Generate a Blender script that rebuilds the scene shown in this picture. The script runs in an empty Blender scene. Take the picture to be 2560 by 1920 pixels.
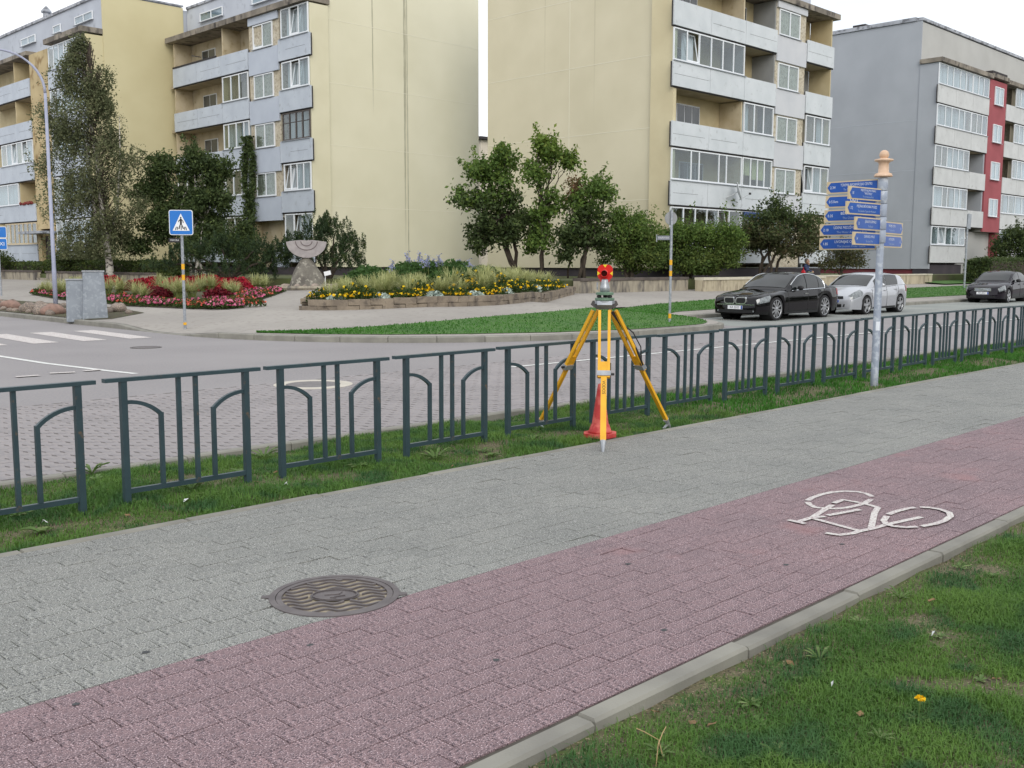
import bpy, bmesh, math, random
import numpy as np
from mathutils import Vector, Matrix
random.seed(7); RNG = np.random.default_rng(11)
SC = bpy.context.scene
COL = SC.collection
# ---------------------------------------------------------------- camera
FPX, PITCH, ROLL, EYE = 2555.0, math.radians(6.736), math.radians(-0.133), 1.62
YAW = math.radians(45.0)
_fw = np.array([math.cos(YAW), math.sin(YAW), 0.0]); _rt = np.array([math.sin(YAW), -math.cos(YAW), 0.0]); _up = np.array([0, 0, 1.0])
_A = math.cos(PITCH)*_fw - math.sin(PITCH)*_up; _U0 = math.sin(PITCH)*_fw + math.cos(PITCH)*_up
_RX = math.cos(ROLL)*_rt - math.sin(ROLL)*_U0; _UY = math.sin(ROLL)*_rt + math.cos(ROLL)*_U0
cam_d = bpy.data.cameras.new('camera'); cam = bpy.data.objects.new('camera', cam_d); COL.objects.link(cam)
cam_d.sensor_fit = 'HORIZONTAL'; cam_d.sensor_width = 36.0; cam_d.lens = 36.0*FPX/2560.0
cam_d.clip_start = 0.05; cam_d.clip_end = 3000.0
cam.matrix_world = Matrix(((_RX[0], _UY[0], -_A[0], 0), (_RX[1], _UY[1], -_A[1], 0), (_RX[2], _UY[2], -_A[2], EYE), (0, 0, 0, 1)))
SC.camera = cam
# ---------------------------------------------------------------- sky, sun, exposure
SUN_ELEV, SUN_AZ = math.radians(30), math.radians(236)   # azimuth of the light's origin, measured from +x towards +y
wd = bpy.data.worlds.new('World'); SC.world = wd; wd.use_nodes = True
nt = wd.node_tree; nt.nodes.clear()
def _n(t, **k):
    n = nt.nodes.new(t)
    for a, b in k.items(): setattr(n, a, b)
    return n
out = _n('ShaderNodeOutputWorld'); bg = _n('ShaderNodeBackground'); bg.inputs['Strength'].default_value = 0.15
sky = _n('ShaderNodeTexSky', sky_type='NISHITA'); sky.sun_disc = False
sky.sun_elevation = SUN_ELEV; sky.sun_rotation = math.pi/2 - SUN_AZ; sky.air_density = 1.0; sky.dust_density = 2.0
tc = _n('ShaderNodeTexCoord'); mp = _n('ShaderNodeMapping'); mp.inputs['Scale'].default_value = (1.0, 1.0, 2.2)
nz = _n('ShaderNodeTexNoise'); nz.inputs['Scale'].default_value = 1.7; nz.inputs['Detail'].default_value = 6; nz.inputs['Roughness'].default_value = 0.55
cr = _n('ShaderNodeValToRGB'); cr.color_ramp.elements[0].position = 0.30; cr.color_ramp.elements[0].color = (0.66, 0.66, 0.66, 1); cr.color_ramp.elements[1].position = 0.55; cr.color_ramp.elements[1].color = (0.97, 0.97, 0.97, 1)
mx = _n('ShaderNodeMix', data_type='RGBA'); mx.inputs['B'].default_value = (7.0, 7.15, 7.4, 1)
nt.links.new(tc.outputs['Generated'], mp.inputs['Vector']); nt.links.new(mp.outputs['Vector'], nz.inputs['Vector'])
nt.links.new(nz.outputs['Fac'], cr.inputs['Fac']); nt.links.new(cr.outputs['Color'], mx.inputs['Factor'])
nt.links.new(sky.outputs['Color'], mx.inputs['A']); nt.links.new(mx.outputs['Result'], bg.inputs['Color']); nt.links.new(bg.outputs['Background'], out.inputs['Surface'])
sun_d = bpy.data.lights.new('sun', 'SUN'); sun_d.energy = 1.3; sun_d.angle = math.radians(40); sun_d.color = (1.0, 0.96, 0.9)
sun = bpy.data.objects.new('sun', sun_d); COL.objects.link(sun)
_d = Vector((math.cos(SUN_ELEV)*math.cos(SUN_AZ), math.cos(SUN_ELEV)*math.sin(SUN_AZ), math.sin(SUN_ELEV)))
sun.rotation_euler = _d.to_track_quat('Z', 'Y').to_euler(); sun.location = (0, 0, 60)
SC.view_settings.view_transform = 'Standard'; SC.view_settings.look = 'None'; SC.view_settings.gamma = 1.0
SC.view_settings.use_curve_mapping = False; SC.view_settings.exposure = 0.18
SC.cycles.max_bounces = 8; SC.cycles.transparent_max_bounces = 16
# ---------------------------------------------------------------- photo pixel -> place
def ray(px, py): return _A + _RX*(px-1280)/FPX - _UY*(py-960)/FPX
def sm(a, b, x):
    t = min(1.0, max(0.0, (x-a)/(b-a))); return t*t*(3-2*t)
def edge_d(x, y):
    """distance behind the far kerb line (positive = on the pavement side)"""
    yk = 14.3 + 3.3*sm(22.3, 24.6, x)
    cx, cy, R = 18.2, 21.6, 7.3
    if x < cx and y < cy: return R - math.hypot(x-cx, y-cy)
    return min(x-10.9, y-yk)
def tz(x, y):
    """height of the paved corner above the road"""
    d = edge_d(x, y)
    if d < 0: return 0.0
    k = 0.12*(0.12+0.88*sm(0.9, 2.6, math.hypot(x-10.3, y-22.3)))
    return k + 0.045*min(d, 11)
def G(px, py):
    """first point of the ground seen at a photo pixel"""
    d = ray(px, py); t = 4.0
    for i in range(3000):
        p = d*t; z = EYE + p[2]
        if z <= tz(p[0], p[1]): return np.array([p[0], p[1], tz(p[0], p[1])])
        t += 0.03
    return np.array([p[0], p[1], z])
def Gz(px, py, z=0.0):
    d = ray(px, py); t = (z-EYE)/d[2]; p = d*t; return np.array([p[0], p[1], z])
def onY(px, py, Y): d = ray(px, py); t = Y/d[1]; p = d*t; return np.array([p[0], p[1], p[2]+EYE])
def onX(px, py, X): d = ray(px, py); t = X/d[0]; p = d*t; return np.array([p[0], p[1], p[2]+EYE])
# ---------------------------------------------------------------- materials
def S(r, g, b):
    f = lambda c: ((c/255+0.055)/1.055)**2.4 if c/255 > 0.04045 else c/255/12.92
    return (f(r), f(g), f(b), 1.0)
def M(name, c1, c2=None, scale=4.0, rough=0.8, bump=0.0, bscale=60.0, metal=0.0, detail=4.0, lo=0.35, hi=0.65, rand=0.0, spec=None, c3=None, scale3=40.0, lo3=0.5, hi3=0.62, coat=0.0, stretch=None, bdist=0.01, transl=0.0):
    m = bpy.data.materials.new(name); m.use_nodes = True; t = m.node_tree; b = t.nodes['Principled BSDF']
    b.inputs['Roughness'].default_value = rough; b.inputs['Metallic'].default_value = metal
    if spec is not None: b.inputs['Specular IOR Level'].default_value = spec
    if coat: b.inputs['Coat Weight'].default_value = coat; b.inputs['Coat Roughness'].default_value = 0.04
    N = lambda ty: t.nodes.new(ty)
    co = N('ShaderNodeTexCoord'); vec = co.outputs['Object']
    if stretch:
        mpn = N('ShaderNodeMapping'); mpn.inputs['Scale'].default_value = stretch; t.links.new(vec, mpn.inputs['Vector']); vec = mpn.outputs['Vector']
    cur = None
    def noise(sc, dt):
        n = N('ShaderNodeTexNoise'); n.inputs['Scale'].default_value = sc; n.inputs['Detail'].default_value = dt; t.links.new(vec, n.inputs['Vector']); return n.outputs['Fac']
    def ramp(f, a, bb):
        r = N('ShaderNodeMapRange'); r.inputs['From Min'].default_value = a; r.inputs['From Max'].default_value = bb; t.links.new(f, r.inputs['Value']); return r.outputs['Result']
    def mix(fac, A, B, mode='MIX'):
        x = N('ShaderNodeMix'); x.data_type = 'RGBA'; x.blend_type = mode
        if isinstance(fac, float): x.inputs['Factor'].default_value = fac
        else: t.links.new(fac, x.inputs['Factor'])
        for s, v in (('A', A), ('B', B)):
            if isinstance(v, tuple): x.inputs[s].default_value = v
            else: t.links.new(v, x.inputs[s])
        return x.outputs['Result']
    if c2 is not None: cur = mix(ramp(noise(scale, detail), lo, hi), c1, c2)
    if c3 is not None: cur = mix(ramp(noise(scale3, 3), lo3, hi3), cur if cur else c1, c3)
    if rand:
        oi = N('ShaderNodeObjectInfo'); r = N('ShaderNodeMapRange'); r.inputs['To Min'].default_value = 1-rand; r.inputs['To Max'].default_value = 1+rand
        t.links.new(oi.outputs['Random'], r.inputs['Value'])
        cb = N('ShaderNodeVectorMath'); cb.operation = 'SCALE'
        if cur: t.links.new(cur, cb.inputs[0])
        else: cb.inputs[0].default_value = c1[:3]
        t.links.new(r.outputs['Result'], cb.inputs['Scale']); cur = cb.outputs['Vector']
    if cur: t.links.new(cur, b.inputs['Base Color'])
    else: b.inputs['Base Color'].default_value = c1
    if bump:
        bn = N('ShaderNodeBump'); bn.inputs['Strength'].default_value = bump; bn.inputs['Distance'].default_value = bdist
        t.links.new(noise(bscale, 5), bn.inputs['Height']); t.links.new(bn.outputs['Normal'], b.inputs['Normal'])
    if transl:
        tr = N('ShaderNodeBsdfTranslucent'); ms = N('ShaderNodeMixShader'); ms.inputs['Fac'].default_value = transl
        if cur: t.links.new(cur, tr.inputs['Color'])
        else: tr.inputs['Color'].default_value = c1
        o = t.nodes['Material Output']
        t.links.new(b.outputs['BSDF'], ms.inputs[1]); t.links.new(tr.outputs['BSDF'], ms.inputs[2]); t.links.new(ms.outputs['Shader'], o.inputs['Surface'])
    return m
def glass_mat(name, tint, ior=1.5, refl_rough=0.02, clear=0.75):
    m = bpy.data.materials.new(name); m.use_nodes = True; t = m.node_tree; t.nodes.clear()
    o = t.nodes.new('ShaderNodeOutputMaterial'); ms = t.nodes.new('ShaderNodeMixShader')
    lw = t.nodes.new('ShaderNodeLayerWeight'); lw.inputs['Blend'].default_value = 0.5
    pw = t.nodes.new('ShaderNodeMath'); pw.operation = 'POWER'; pw.inputs[1].default_value = 4.0; t.links.new(lw.outputs['Facing'], pw.inputs[0])
    fr = t.nodes.new('ShaderNodeMath'); fr.operation = 'MULTIPLY_ADD'; r0 = ((ior-1)/(ior+1))**2; fr.inputs[1].default_value = 1-r0; fr.inputs[2].default_value = r0; t.links.new(pw.outputs[0], fr.inputs[0])
    tr = t.nodes.new('ShaderNodeBsdfTransparent'); tr.inputs['Color'].default_value = (tint[0]*clear, tint[1]*clear, tint[2]*clear, 1)
    gl = t.nodes.new('ShaderNodeBsdfGlossy'); gl.inputs['Roughness'].default_value = refl_rough; gl.inputs['Color'].default_value = (0.95, 0.97, 1, 1)
    t.links.new(fr.outputs[0], ms.inputs['Fac']); t.links.new(tr.outputs['BSDF'], ms.inputs[1]); t.links.new(gl.outputs['BSDF'], ms.inputs[2]); t.links.new(ms.outputs['Shader'], o.inputs['Surface'])
    return m
# ---------------------------------------------------------------- mesh collecting
class MB:
    def __init__(s): s.v = []; s.f = []
    def add(s, vs, fs):
        o = len(s.v); s.v += [tuple(map(float, p)) for p in vs]; s.f += [tuple(i+o for i in f) for f in fs]; return s
    def box(s, x0, x1, y0, y1, z0, z1):
        return s.add([(x0,y0,z0),(x1,y0,z0),(x1,y1,z0),(x0,y1,z0),(x0,y0,z1),(x1,y0,z1),(x1,y1,z1),(x0,y1,z1)],
                     [(0,3,2,1),(4,5,6,7),(0,1,5,4),(1,2,6,5),(2,3,7,6),(3,0,4,7)])
    def beam(s, a, b, w, h, up=(0, 0, 1)):
        a, b = Vector(a), Vector(b); d = (b-a).normalized(); u = Vector(up); sd = d.cross(u)
        if sd.length < 1e-4: sd = d.cross(Vector((1, 0, 0)))
        sd.normalize(); u = sd.cross(d).normalized(); vs = []
        for p in (a, b):
            for i, j in ((-1,-1),(1,-1),(1,1),(-1,1)): vs.append(p + sd*(w/2*i) + u*(h/2*j))
        return s.add(vs, [(3,2,1,0),(4,5,6,7),(0,1,5,4),(1,2,6,5),(2,3,7,6),(3,0,4,7)])
    def tube(s, pts, rad, n=8, caps=True):
        pts = [Vector(p) for p in pts]; k = len(pts); rad = rad if isinstance(rad, (list, tuple)) else [rad]*k
        ref = None; rings = []
        for i, p in enumerate(pts):
            d = (pts[min(i+1, k-1)] - pts[max(i-1, 0)])
            d = d.normalized() if d.length > 1e-9 else Vector((0, 0, 1))
            if ref is None: ref = Vector((1, 0, 0)) if abs(d.x) < 0.8 else Vector((0, 1, 0))
            a = (ref - d*ref.dot(d))
            a = a.normalized() if a.length > 1e-6 else d.orthogonal().normalized()
            ref = a; b = d.cross(a)
            rings.append([p + (a*math.cos(2*math.pi*j/n) + b*math.sin(2*math.pi*j/n))*rad[i] for j in range(n)])
        vs = [v for r in rings for v in r]
        fs = [(i*n+j, i*n+(j+1)%n, (i+1)*n+(j+1)%n, (i+1)*n+j) for i in range(k-1) for j in range(n)]
        if caps: fs += [tuple(range(n-1, -1, -1)), tuple(range((k-1)*n, k*n))]
        return s.add(vs, fs)
    def lathe(s, prof, n=20, o=(0, 0, 0), caps=True):
        vs = []; k = len(prof)
        for r, z in prof:
            for j in range(n): a = 2*math.pi*j/n; vs.append((o[0]+r*math.cos(a), o[1]+r*math.sin(a), o[2]+z))
        fs = [(i*n+j, i*n+(j+1)%n, (i+1)*n+(j+1)%n, (i+1)*n+j) for i in range(k-1) for j in range(n)]
        if caps: fs += [tuple(range(n-1, -1, -1)), tuple(range((k-1)*n, k*n))]
        return s.add(vs, fs)
    def prism(s, poly, z0, z1):
        n = len(poly); vs = [(p[0], p[1], z0) for p in poly] + [(p[0], p[1], z1) for p in poly]
        return s.add(vs, [tuple(range(n-1, -1, -1)), tuple(range(n, 2*n))] + [(i, (i+1)%n, n+(i+1)%n, n+i) for i in range(n)])
    def blob(s, c, r, seed=0, n=10, m=7, amp=0.15, sq=(1, 1, 1), flat=None):
        rr = random.Random(seed); ph = [rr.uniform(0, 6.28) for _ in range(8)]; vs = [];
        def R(t, p): return 1 + amp*(math.sin(2*p+ph[0])*math.sin(t*2+ph[1]) + 0.7*math.sin(3*p+ph[2])*math.cos(3*t+ph[3]) + 0.5*math.sin(5*p+ph[4]+t*3))
        for i in range(m+1):
            t = math.pi*i/m
            for j in range(n):
                p = 2*math.pi*j/n; q = R(t, p)*r; z = math.cos(t)*q*sq[2]
                if flat is not None: z = max(z, flat*r)
                vs.append((c[0]+math.sin(t)*math.cos(p)*q*sq[0], c[1]+math.sin(t)*math.sin(p)*q*sq[1], c[2]+z))
        return s.add(vs, [(i*n+j, (i+1)*n+j, (i+1)*n+(j+1)%n, i*n+(j+1)%n) for i in range(m) for j in range(n)])
    def build(s, name, mat, parent=None, smooth=False, loc=None, local=False):
        me = bpy.data.meshes.new(name); me.from_pydata(s.v, [], s.f); me.update()
        return link(name, me, mat, parent, smooth, loc, local)
def link(name, me, mat, parent=None, smooth=False, loc=None, local=False):
    if mat: me.materials.append(mat)
    if smooth: me.polygons.foreach_set('use_smooth', [True]*len(me.polygons))
    o = bpy.data.objects.new(name, me); COL.objects.link(o)
    if loc is not None: o.location = loc
    if parent is not None:
        o.parent = parent
        if not local: o.matrix_parent_inverse = parent.matrix_basis.inverted()
    return o
def recalc(o):
    bm = bmesh.new(); bm.from_mesh(o.data); bmesh.ops.recalc_face_normals(bm, faces=bm.faces); bm.to_mesh(o.data); bm.free(); return o
def np_mesh(name, V, F, mat, parent=None, smooth=False):
    V = np.asarray(V, np.float32); F = np.asarray(F, np.int32); me = bpy.data.meshes.new(name); k = F.shape[1]
    me.vertices.add(len(V)); me.vertices.foreach_set('co', V.ravel()); me.loops.add(F.size); me.loops.foreach_set('vertex_index', F.ravel())
    me.polygons.add(len(F)); me.polygons.foreach_set('loop_start', np.arange(0, F.size, k, dtype=np.int32))
    me.update(calc_edges=True); me.validate()
    return link(name, me, mat, parent, smooth)
def tag(o, label, cat, group=None):
    o['label'] = label; o['category'] = cat
    if group: o['group'] = group
    return o
def struct(o): o['kind'] = 'structure'; return o
def stuff(o): o['kind'] = 'stuff'; return o
def thing(name, label, cat, loc=(0, 0, 0), rz=0.0, group=None):
    o = bpy.data.objects.new(name, None); COL.objects.link(o); o.empty_display_size = 0.2
    o.location = loc; o.rotation_euler = (0, 0, rz); tag(o, label, cat, group); return o
def copy_tree(o, parent=None):
    c = o.copy(); COL.objects.link(c)
    if parent is not None: c.parent = parent
    for ch in list(o.children): copy_tree(ch, c)
    return c
def text_mesh(body, size, mat, name, parent, mtx, align='LEFT', sx=1.0, thick=0.0):
    cu = bpy.data.curves.new('txt', 'FONT'); cu.body = body; cu.size = size; cu.align_x = align; cu.align_y = 'CENTER'; cu.extrude = thick; cu.resolution_u = 2
    to = bpy.data.objects.new('txt', cu); COL.objects.link(to)
    me = bpy.data.meshes.new_from_object(to, depsgraph=bpy.context.evaluated_depsgraph_get())
    bpy.data.objects.remove(to); bpy.data.curves.remove(cu)
    me.transform(Matrix.Diagonal((sx, 1, 1, 1))); me.transform(mtx)
    me.materials.clear()
    return link(name, me, mat, parent)
def frame_mtx(o, xdir, zdir):
    """text plane: x along xdir, facing zdir"""
    x = Vector(xdir).normalized(); z = Vector(zdir).normalized(); y = z.cross(x).normalized()
    return Matrix(((x.x, y.x, z.x, o[0]), (x.y, y.y, z.y, o[1]), (x.z, y.z, z.z, o[2]), (0, 0, 0, 1)))
# ================================================================ ground, road, footpath, kerbs, lawns
m_ground = M('far_ground', S(88, 96, 70), S(110, 110, 95), scale=0.05, rough=0.95)
m_road = M('road_paving', S(145, 142, 143), S(131, 128, 130), scale=0.35, rough=0.85, c3=S(146, 141, 140), scale3=30.0, lo3=0.45, hi3=0.6, bump=0.25, bscale=45.0)
m_roadpav = M('road_paver', S(148, 143, 144), S(132, 128, 129), scale=1.2, rough=0.85, c3=S(152, 145, 143), scale3=25.0, bump=0.2, bscale=90.0)
m_joint = M('joint_sand', S(92, 87, 80), S(72, 67, 62), scale=9.0, rough=1.0)
m_grey = M('grey_aggregate', S(146, 146, 140), S(131, 132, 127), scale=1.6, rough=0.8, c3=S(78, 80, 82), scale3=165.0, lo3=0.48, hi3=0.60, bump=0.3, bscale=170.0, rand=0.06, bdist=0.004)
m_red = M('red_aggregate', S(142, 117, 119), S(126, 107, 110), scale=1.3, rough=0.8, c3=S(70, 58, 66), scale3=165.0, lo3=0.47, hi3=0.60, bump=0.3, bscale=170.0, rand=0.06, bdist=0.004)
def add_speckle(m, col, scale, lo, hi):
    t = m.node_tree; b = t.nodes['Principled BSDF']; src = b.inputs['Base Color'].links[0].from_socket
    n = t.nodes.new('ShaderNodeTexNoise'); n.inputs['Scale'].default_value = scale; n.inputs['Detail'].default_value = 2
    co = t.nodes.new('ShaderNodeTexCoord'); t.links.new(co.outputs['Object'], n.inputs['Vector'])
    r = t.nodes.new('ShaderNodeMapRange'); r.inputs['From Min'].default_value = lo; r.inputs['From Max'].default_value = hi; t.links.new(n.outputs['Fac'], r.inputs['Value'])
    x = t.nodes.new('ShaderNodeMix'); x.data_type = 'RGBA'; x.inputs['B'].default_value = col
    t.links.new(r.outputs['Result'], x.inputs['Factor']); t.links.new(src, x.inputs['A']); t.links.new(x.outputs['Result'], b.inputs['Base Color'])
add_speckle(m_red, S(206, 184, 188), 200.0, 0.585, 0.67)
add_speckle(m_grey, S(118, 120, 116), 7.0, 0.52, 0.95); add_speckle(m_red, S(116, 98, 102), 7.0, 0.52, 0.95)
add_speckle(m_grey, S(198, 199, 194), 200.0, 0.585, 0.67)
add_speckle(m_red, S(150, 110, 110), 2.1, 0.62, 0.95)
m_kerb = M('kerb_concrete', S(142, 140, 131), S(124, 122, 115), scale=3.0, rough=0.9, bump=0.2, bscale=80.0, rand=0.06)
m_plaza = M('plaza_paving', S(160, 155, 148), S(148, 143, 137), scale=0.3, rough=0.9, c3=S(138, 132, 126), scale3=6.0, lo3=0.55, hi3=0.7, bump=0.2, bscale=25.0)
m_bay = M('parking_asphalt', S(146, 150, 145), S(132, 136, 133), scale=0.6, rough=0.9, bump=0.15, bscale=60.0)
m_soil = M('soil', S(88, 76, 60), S(60, 52, 42), scale=6.0, rough=1.0, c3=S(70, 84, 44), scale3=11.0, lo3=0.5, hi3=0.6, bump=0.5, bscale=40.0)
m_lawn = M('turf', S(104, 98, 74), S(84, 80, 58), scale=5.0, rough=1.0, c3=S(84, 96, 50), scale3=9.0, lo3=0.48, hi3=0.62, bump=0.9, bscale=70.0, detail=8)
add_speckle(m_lawn, S(150, 138, 112), 90.0, 0.58, 0.68); add_speckle(m_lawn, S(60, 54, 42), 60.0, 0.56, 0.66)
m_blade = M('grass_blade', S(80, 118, 54), S(100, 134, 60), scale=1.7, rough=0.6, c3=S(68, 106, 60), scale3=3.1, lo3=0.5, hi3=0.62, transl=0.25, spec=0.25)
m_blade2 = M('grass_blade_fresh', S(72, 124, 44), S(58, 106, 40), scale=0.8, rough=0.6, transl=0.25, spec=0.25)
m_paint = M('road_paint', S(226, 227, 224), S(205, 206, 202), scale=14.0, rough=0.7, c3=S(168, 164, 162), scale3=40.0, lo3=0.6, hi3=0.72)
m_paint_worn = M('worn_paint', S(208, 206, 200), S(196, 190, 188), scale=10.0, rough=0.75, c3=S(160, 138, 140), scale3=60.0, lo3=0.52, hi3=0.64)

b = MB().box(-700, 900, -700, 900, -0.60, -0.30); struct(b.build('ground', m_ground))
b = MB(); b.add([(-60, 7.86, 0), (150, 7.86, 0), (150, 122, 0), (-60, 122, 0)], [(0, 1, 2, 3)]); road = struct(b.build('road', m_road))
b = MB(); b.add([(-60, 7.86, 0), (150, 7.86, 0), (150, 7.86, -0.3), (-60, 7.86, -0.3)], [(0, 1, 2, 3)]); b.build('road_edge', m_road, road)
b = MB(); b.add([(23.0, 14.42, 0.004), (120, 14.42, 0.004), (120, 18.0, 0.004), (23.0, 18.0, 0.004)], [(0, 1, 2, 3)]); struct(b.build('parking_bay', m_bay))
# road pavers: zigzag interlocking blocks
def zig(l, w, a, z0, z1, g=0.004, c=0.004):
    t = [0.0, 0.25, 0.75, 1.0]; off = [0, a, -a, 0]
    P = [(w/2-g/2+o, -l/2+g/2+(l-g)*k) for k, o in zip(t, off)]; Q = [(-w/2+g/2+o, -l/2+g/2+(l-g)*k) for k, o in zip(t, off)]
    poly = P + Q[::-1]; n = len(poly)
    ins = [(x*(1-2*c/w), y*(1-2*c/l)) for x, y in poly]
    vs = [(x, y, z0) for x, y in poly] + [(x, y, z1-c*0.7) for x, y in poly] + [(x, y, z1) for x, y in ins]
    fs = [tuple(range(2*n, 3*n))] + [(i, (i+1) % n, n+(i+1) % n, n+i) for i in range(n)] + [(n+i, n+(i+1) % n, 2*n+(i+1) % n, 2*n+i) for i in range(n)]
    return vs, fs
b = MB(); b.add([(0.8, 7.95, 0.002), (19.0, 7.95, 0.002), (19.0, 12.0, 0.002), (0.8, 12.0, 0.002)], [(0, 1, 2, 3)]); b.build('paver_bed', M('paver_joint', S(108, 103, 100), S(92, 88, 86), scale=9, rough=1), road)
ZL, ZW = 0.225, 0.1125
vs, fs = zig(ZL, ZW, 0.015, 0.0, 0.0070, 0.004, 0.002)
zm = bpy.data.meshes.new('paver'); zm.from_pydata(vs, [], fs); zm.update(); zm.materials.append(m_roadpav)
spots = []
for i in range(int(18.0/ZW)):
    for j in range(int(4.2/ZL)):
        x = 0.9+ZW*(i+0.5); y = 7.86+ZL*(j+0.5)+(ZL/2 if i % 2 else 0)
        if y > 12.1 or x < 0.30*y: continue
        spots.append((x, y))
spots.sort(key=lambda p: p[0]**2+p[1]**2 + (50 if p[0] < 0.333*p[1]+0.1 else 0))
big = MB()
for k, (x, y) in enumerate(spots):
    dz = random.uniform(-0.0025, 0.0015)
    if k < 300:
        o = bpy.data.objects.new('paver', zm); COL.objects.link(o); o.parent = road; o.location = (x, y, dz)
    else: big.add([(v[0]+x, v[1]+y, v[2]+dz) for v in vs], fs)
stuff(big.build('pavers', m_roadpav, road))
# footpath of rectangular blocks: cycle half red, walking half grey
b = MB(); b.add([(-3, 2.30, 0.0), (60, 2.30, 0.0), (60, 5.87, 0.0), (-3, 5.87, 0.0)], [(0, 1, 2, 3)]); path = struct(b.build('footpath', m_joint))
b = MB(); b.add([(-3, 2.30, 0), (60, 2.30, 0), (60, 2.30, -0.28), (-3, 2.30, -0.28), (60, 5.87, 0), (-3, 5.87, 0), (60, 5.87, -0.28), (-3, 5.87, -0.28)], [(0, 1, 2, 3), (4, 5, 7, 6)]); b.build('footpath_edge', m_kerb, path)
b = MB(); b.add([(21.9, 3.76, 0.006), (60, 3.76, 0.006), (60, 5.85, 0.006), (21.9, 5.85, 0.006)], [(0, 1, 2, 3)]); b.build('grey_lane_surface', m_grey, path)
b = MB(); b.add([(21.9, 2.32, 0.006), (60, 2.32, 0.006), (60, 3.75, 0.006), (21.9, 3.75, 0.006)], [(0, 1, 2, 3)]); b.build('red_lane_surface', m_red, path)
def brick(l, w, z1, g=0.0032, c=0.0012):
    X, Y = l/2-g/2, w/2-g/2
    vs = [(sx*X, sy*Y, -0.004) for sx, sy in ((-1,-1),(1,-1),(1,1),(-1,1))] + [(sx*X, sy*Y, z1-c) for sx, sy in ((-1,-1),(1,-1),(1,1),(-1,1))] + [(sx*(X-c), sy*(Y-c), z1) for sx, sy in ((-1,-1),(1,-1),(1,1),(-1,1))]
    fs = [(8, 9, 10, 11)] + [(i, (i+1) % 4, 4+(i+1) % 4, 4+i) for i in range(4)] + [(4+i, 4+(i+1) % 4, 8+(i+1) % 4, 8+i) for i in range(4)]
    return vs, fs
BL, BW = 0.205, 0.1035
bvs, bfs = brick(BL, BW, 0.008)
MAN_C, MAN_R = (2.81, 4.03), 0.315
bms = {}
for nm, mt in (('red', m_red), ('grey', m_grey)):
    me = bpy.data.meshes.new('brick'); me.from_pydata(bvs, [], bfs); me.update(); me.materials.append(mt); bms[nm] = me
spots = []
for j in range(34):
    y = 2.335+BW*(j+0.5)
    if y > 5.84: break
    kind = 'red' if j < 14 else 'grey'
    off = (0.0, 0.5)[j % 2]*BL + random.uniform(-0.045, 0.045)
    for i in range(int(21.4/BL)):
        x = 0.45+BL*(i+0.5)+off
        if all(math.hypot(x+sx*BL/2-MAN_C[0], y+sy*BW/2-MAN_C[1]) < 0.30 for sx in (-1, 1) for sy in (-1, 1)): continue
        if x < 0.333*y-0.25: continue
        spots.append((x, y, kind))
def vis_d(p):
    u = p[0]*_fw[0]+p[1]*_fw[1]; r = p[0]*_rt[0]+p[1]*_rt[1]
    py = 960-FPX*((-EYE)*math.cos(PITCH)+u*math.sin(PITCH))/(u*math.cos(PITCH)+EYE*math.sin(PITCH))
    return math.hypot(p[0], p[1]) + (100 if (py > 1930 or abs(r/u) > 0.49) else 0)
spots.sort(key=vis_d)
near_man = lambda x, y: any(math.hypot(x+sx*BL/2-MAN_C[0], y+sy*BW/2-MAN_C[1]) < 0.30 for sx in (-1, 0, 1) for sy in (-1, 0, 1))
far = {'red': MB(), 'grey': MB()}; nobj = 0
for k, (x, y, kind) in enumerate(spots):
    dz = random.uniform(-0.0015, 0.0015) - (0.004 if random.random() < 0.02 else 0); rz = random.uniform(-0.006, 0.006)
    if near_man(x, y):
        q = []
        for v in bvs:
            dx_, dy_ = v[0]+x-MAN_C[0], v[1]+y-MAN_C[1]; r_ = max(math.hypot(dx_, dy_), 1e-4)
            if r_ < 0.298: dx_, dy_ = dx_/r_*0.298, dy_/r_*0.298
            q.append((dx_+MAN_C[0]-x, dy_+MAN_C[1]-y, v[2]))
        MB().add(q, bfs).build('brick', m_red if kind == 'red' else m_grey, path, loc=(x, y, 0), local=True)
    elif nobj < 285:
        nobj += 1
        o = bpy.data.objects.new('brick', bms[kind]); COL.objects.link(o); o.parent = path; o.location = (x, y, dz); o.rotation_euler = (random.uniform(-.004, .004), random.uniform(-.004, .004), rz)
    else: far[kind].add([(v[0]*math.cos(rz)-v[1]*math.sin(rz)+x, v[0]*math.sin(rz)+v[1]*math.cos(rz)+y, v[2]+dz) for v in bvs], bfs)
for kind in far: stuff(far[kind].build('bricks', m_red if kind == 'red' else m_grey, path))
# kerbs along the footpath
def kerb_run(name, x0, x1, y0, y1, z0, z1, L=1.0, tilt=0.0):
    e = bpy.data.objects.new(name, None); COL.objects.link(e); struct(e)
    me = None; x = x0; k = 0
    while x < x1:
        g = 0.005
        X0, X1 = x+g, x+L-g; c = 0.012
        vs = [(X0, y0, z0), (X1, y0, z0), (X1, y1, z0), (X0, y1, z0), (X0, y0, z1-c), (X1, y0, z1-c), (X1, y1, z1-c), (X0, y1, z1-c), (X0+.004, y0+c, z1), (X1-.004, y0+c, z1), (X1-.004, y1-c*.4, z1), (X0+.004, y1-c*.4, z1)]
        fs = [(8, 9, 10, 11)] + [(i, (i+1) % 4, 4+(i+1) % 4, 4+i) for i in range(4)] + [(4+i, 4+(i+1) % 4, 8+(i+1) % 4, 8+i) for i in range(4)]
        dy = random.uniform(-.004, .004); dz = random.uniform(-.004, .004)
        MB().add([(v[0], v[1]+dy, v[2]+dz) for v in vs], fs).build('kerb_stone', m_kerb, e)
        x += L; k += 1
    return e
kerb_run('kerb', -1.35, 22.0, 2.232, 2.316, -0.28, 0.012)
kerb_run('kerb', -1.0, 40.0, 5.853, 5.93, -0.28, 0.014)
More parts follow.
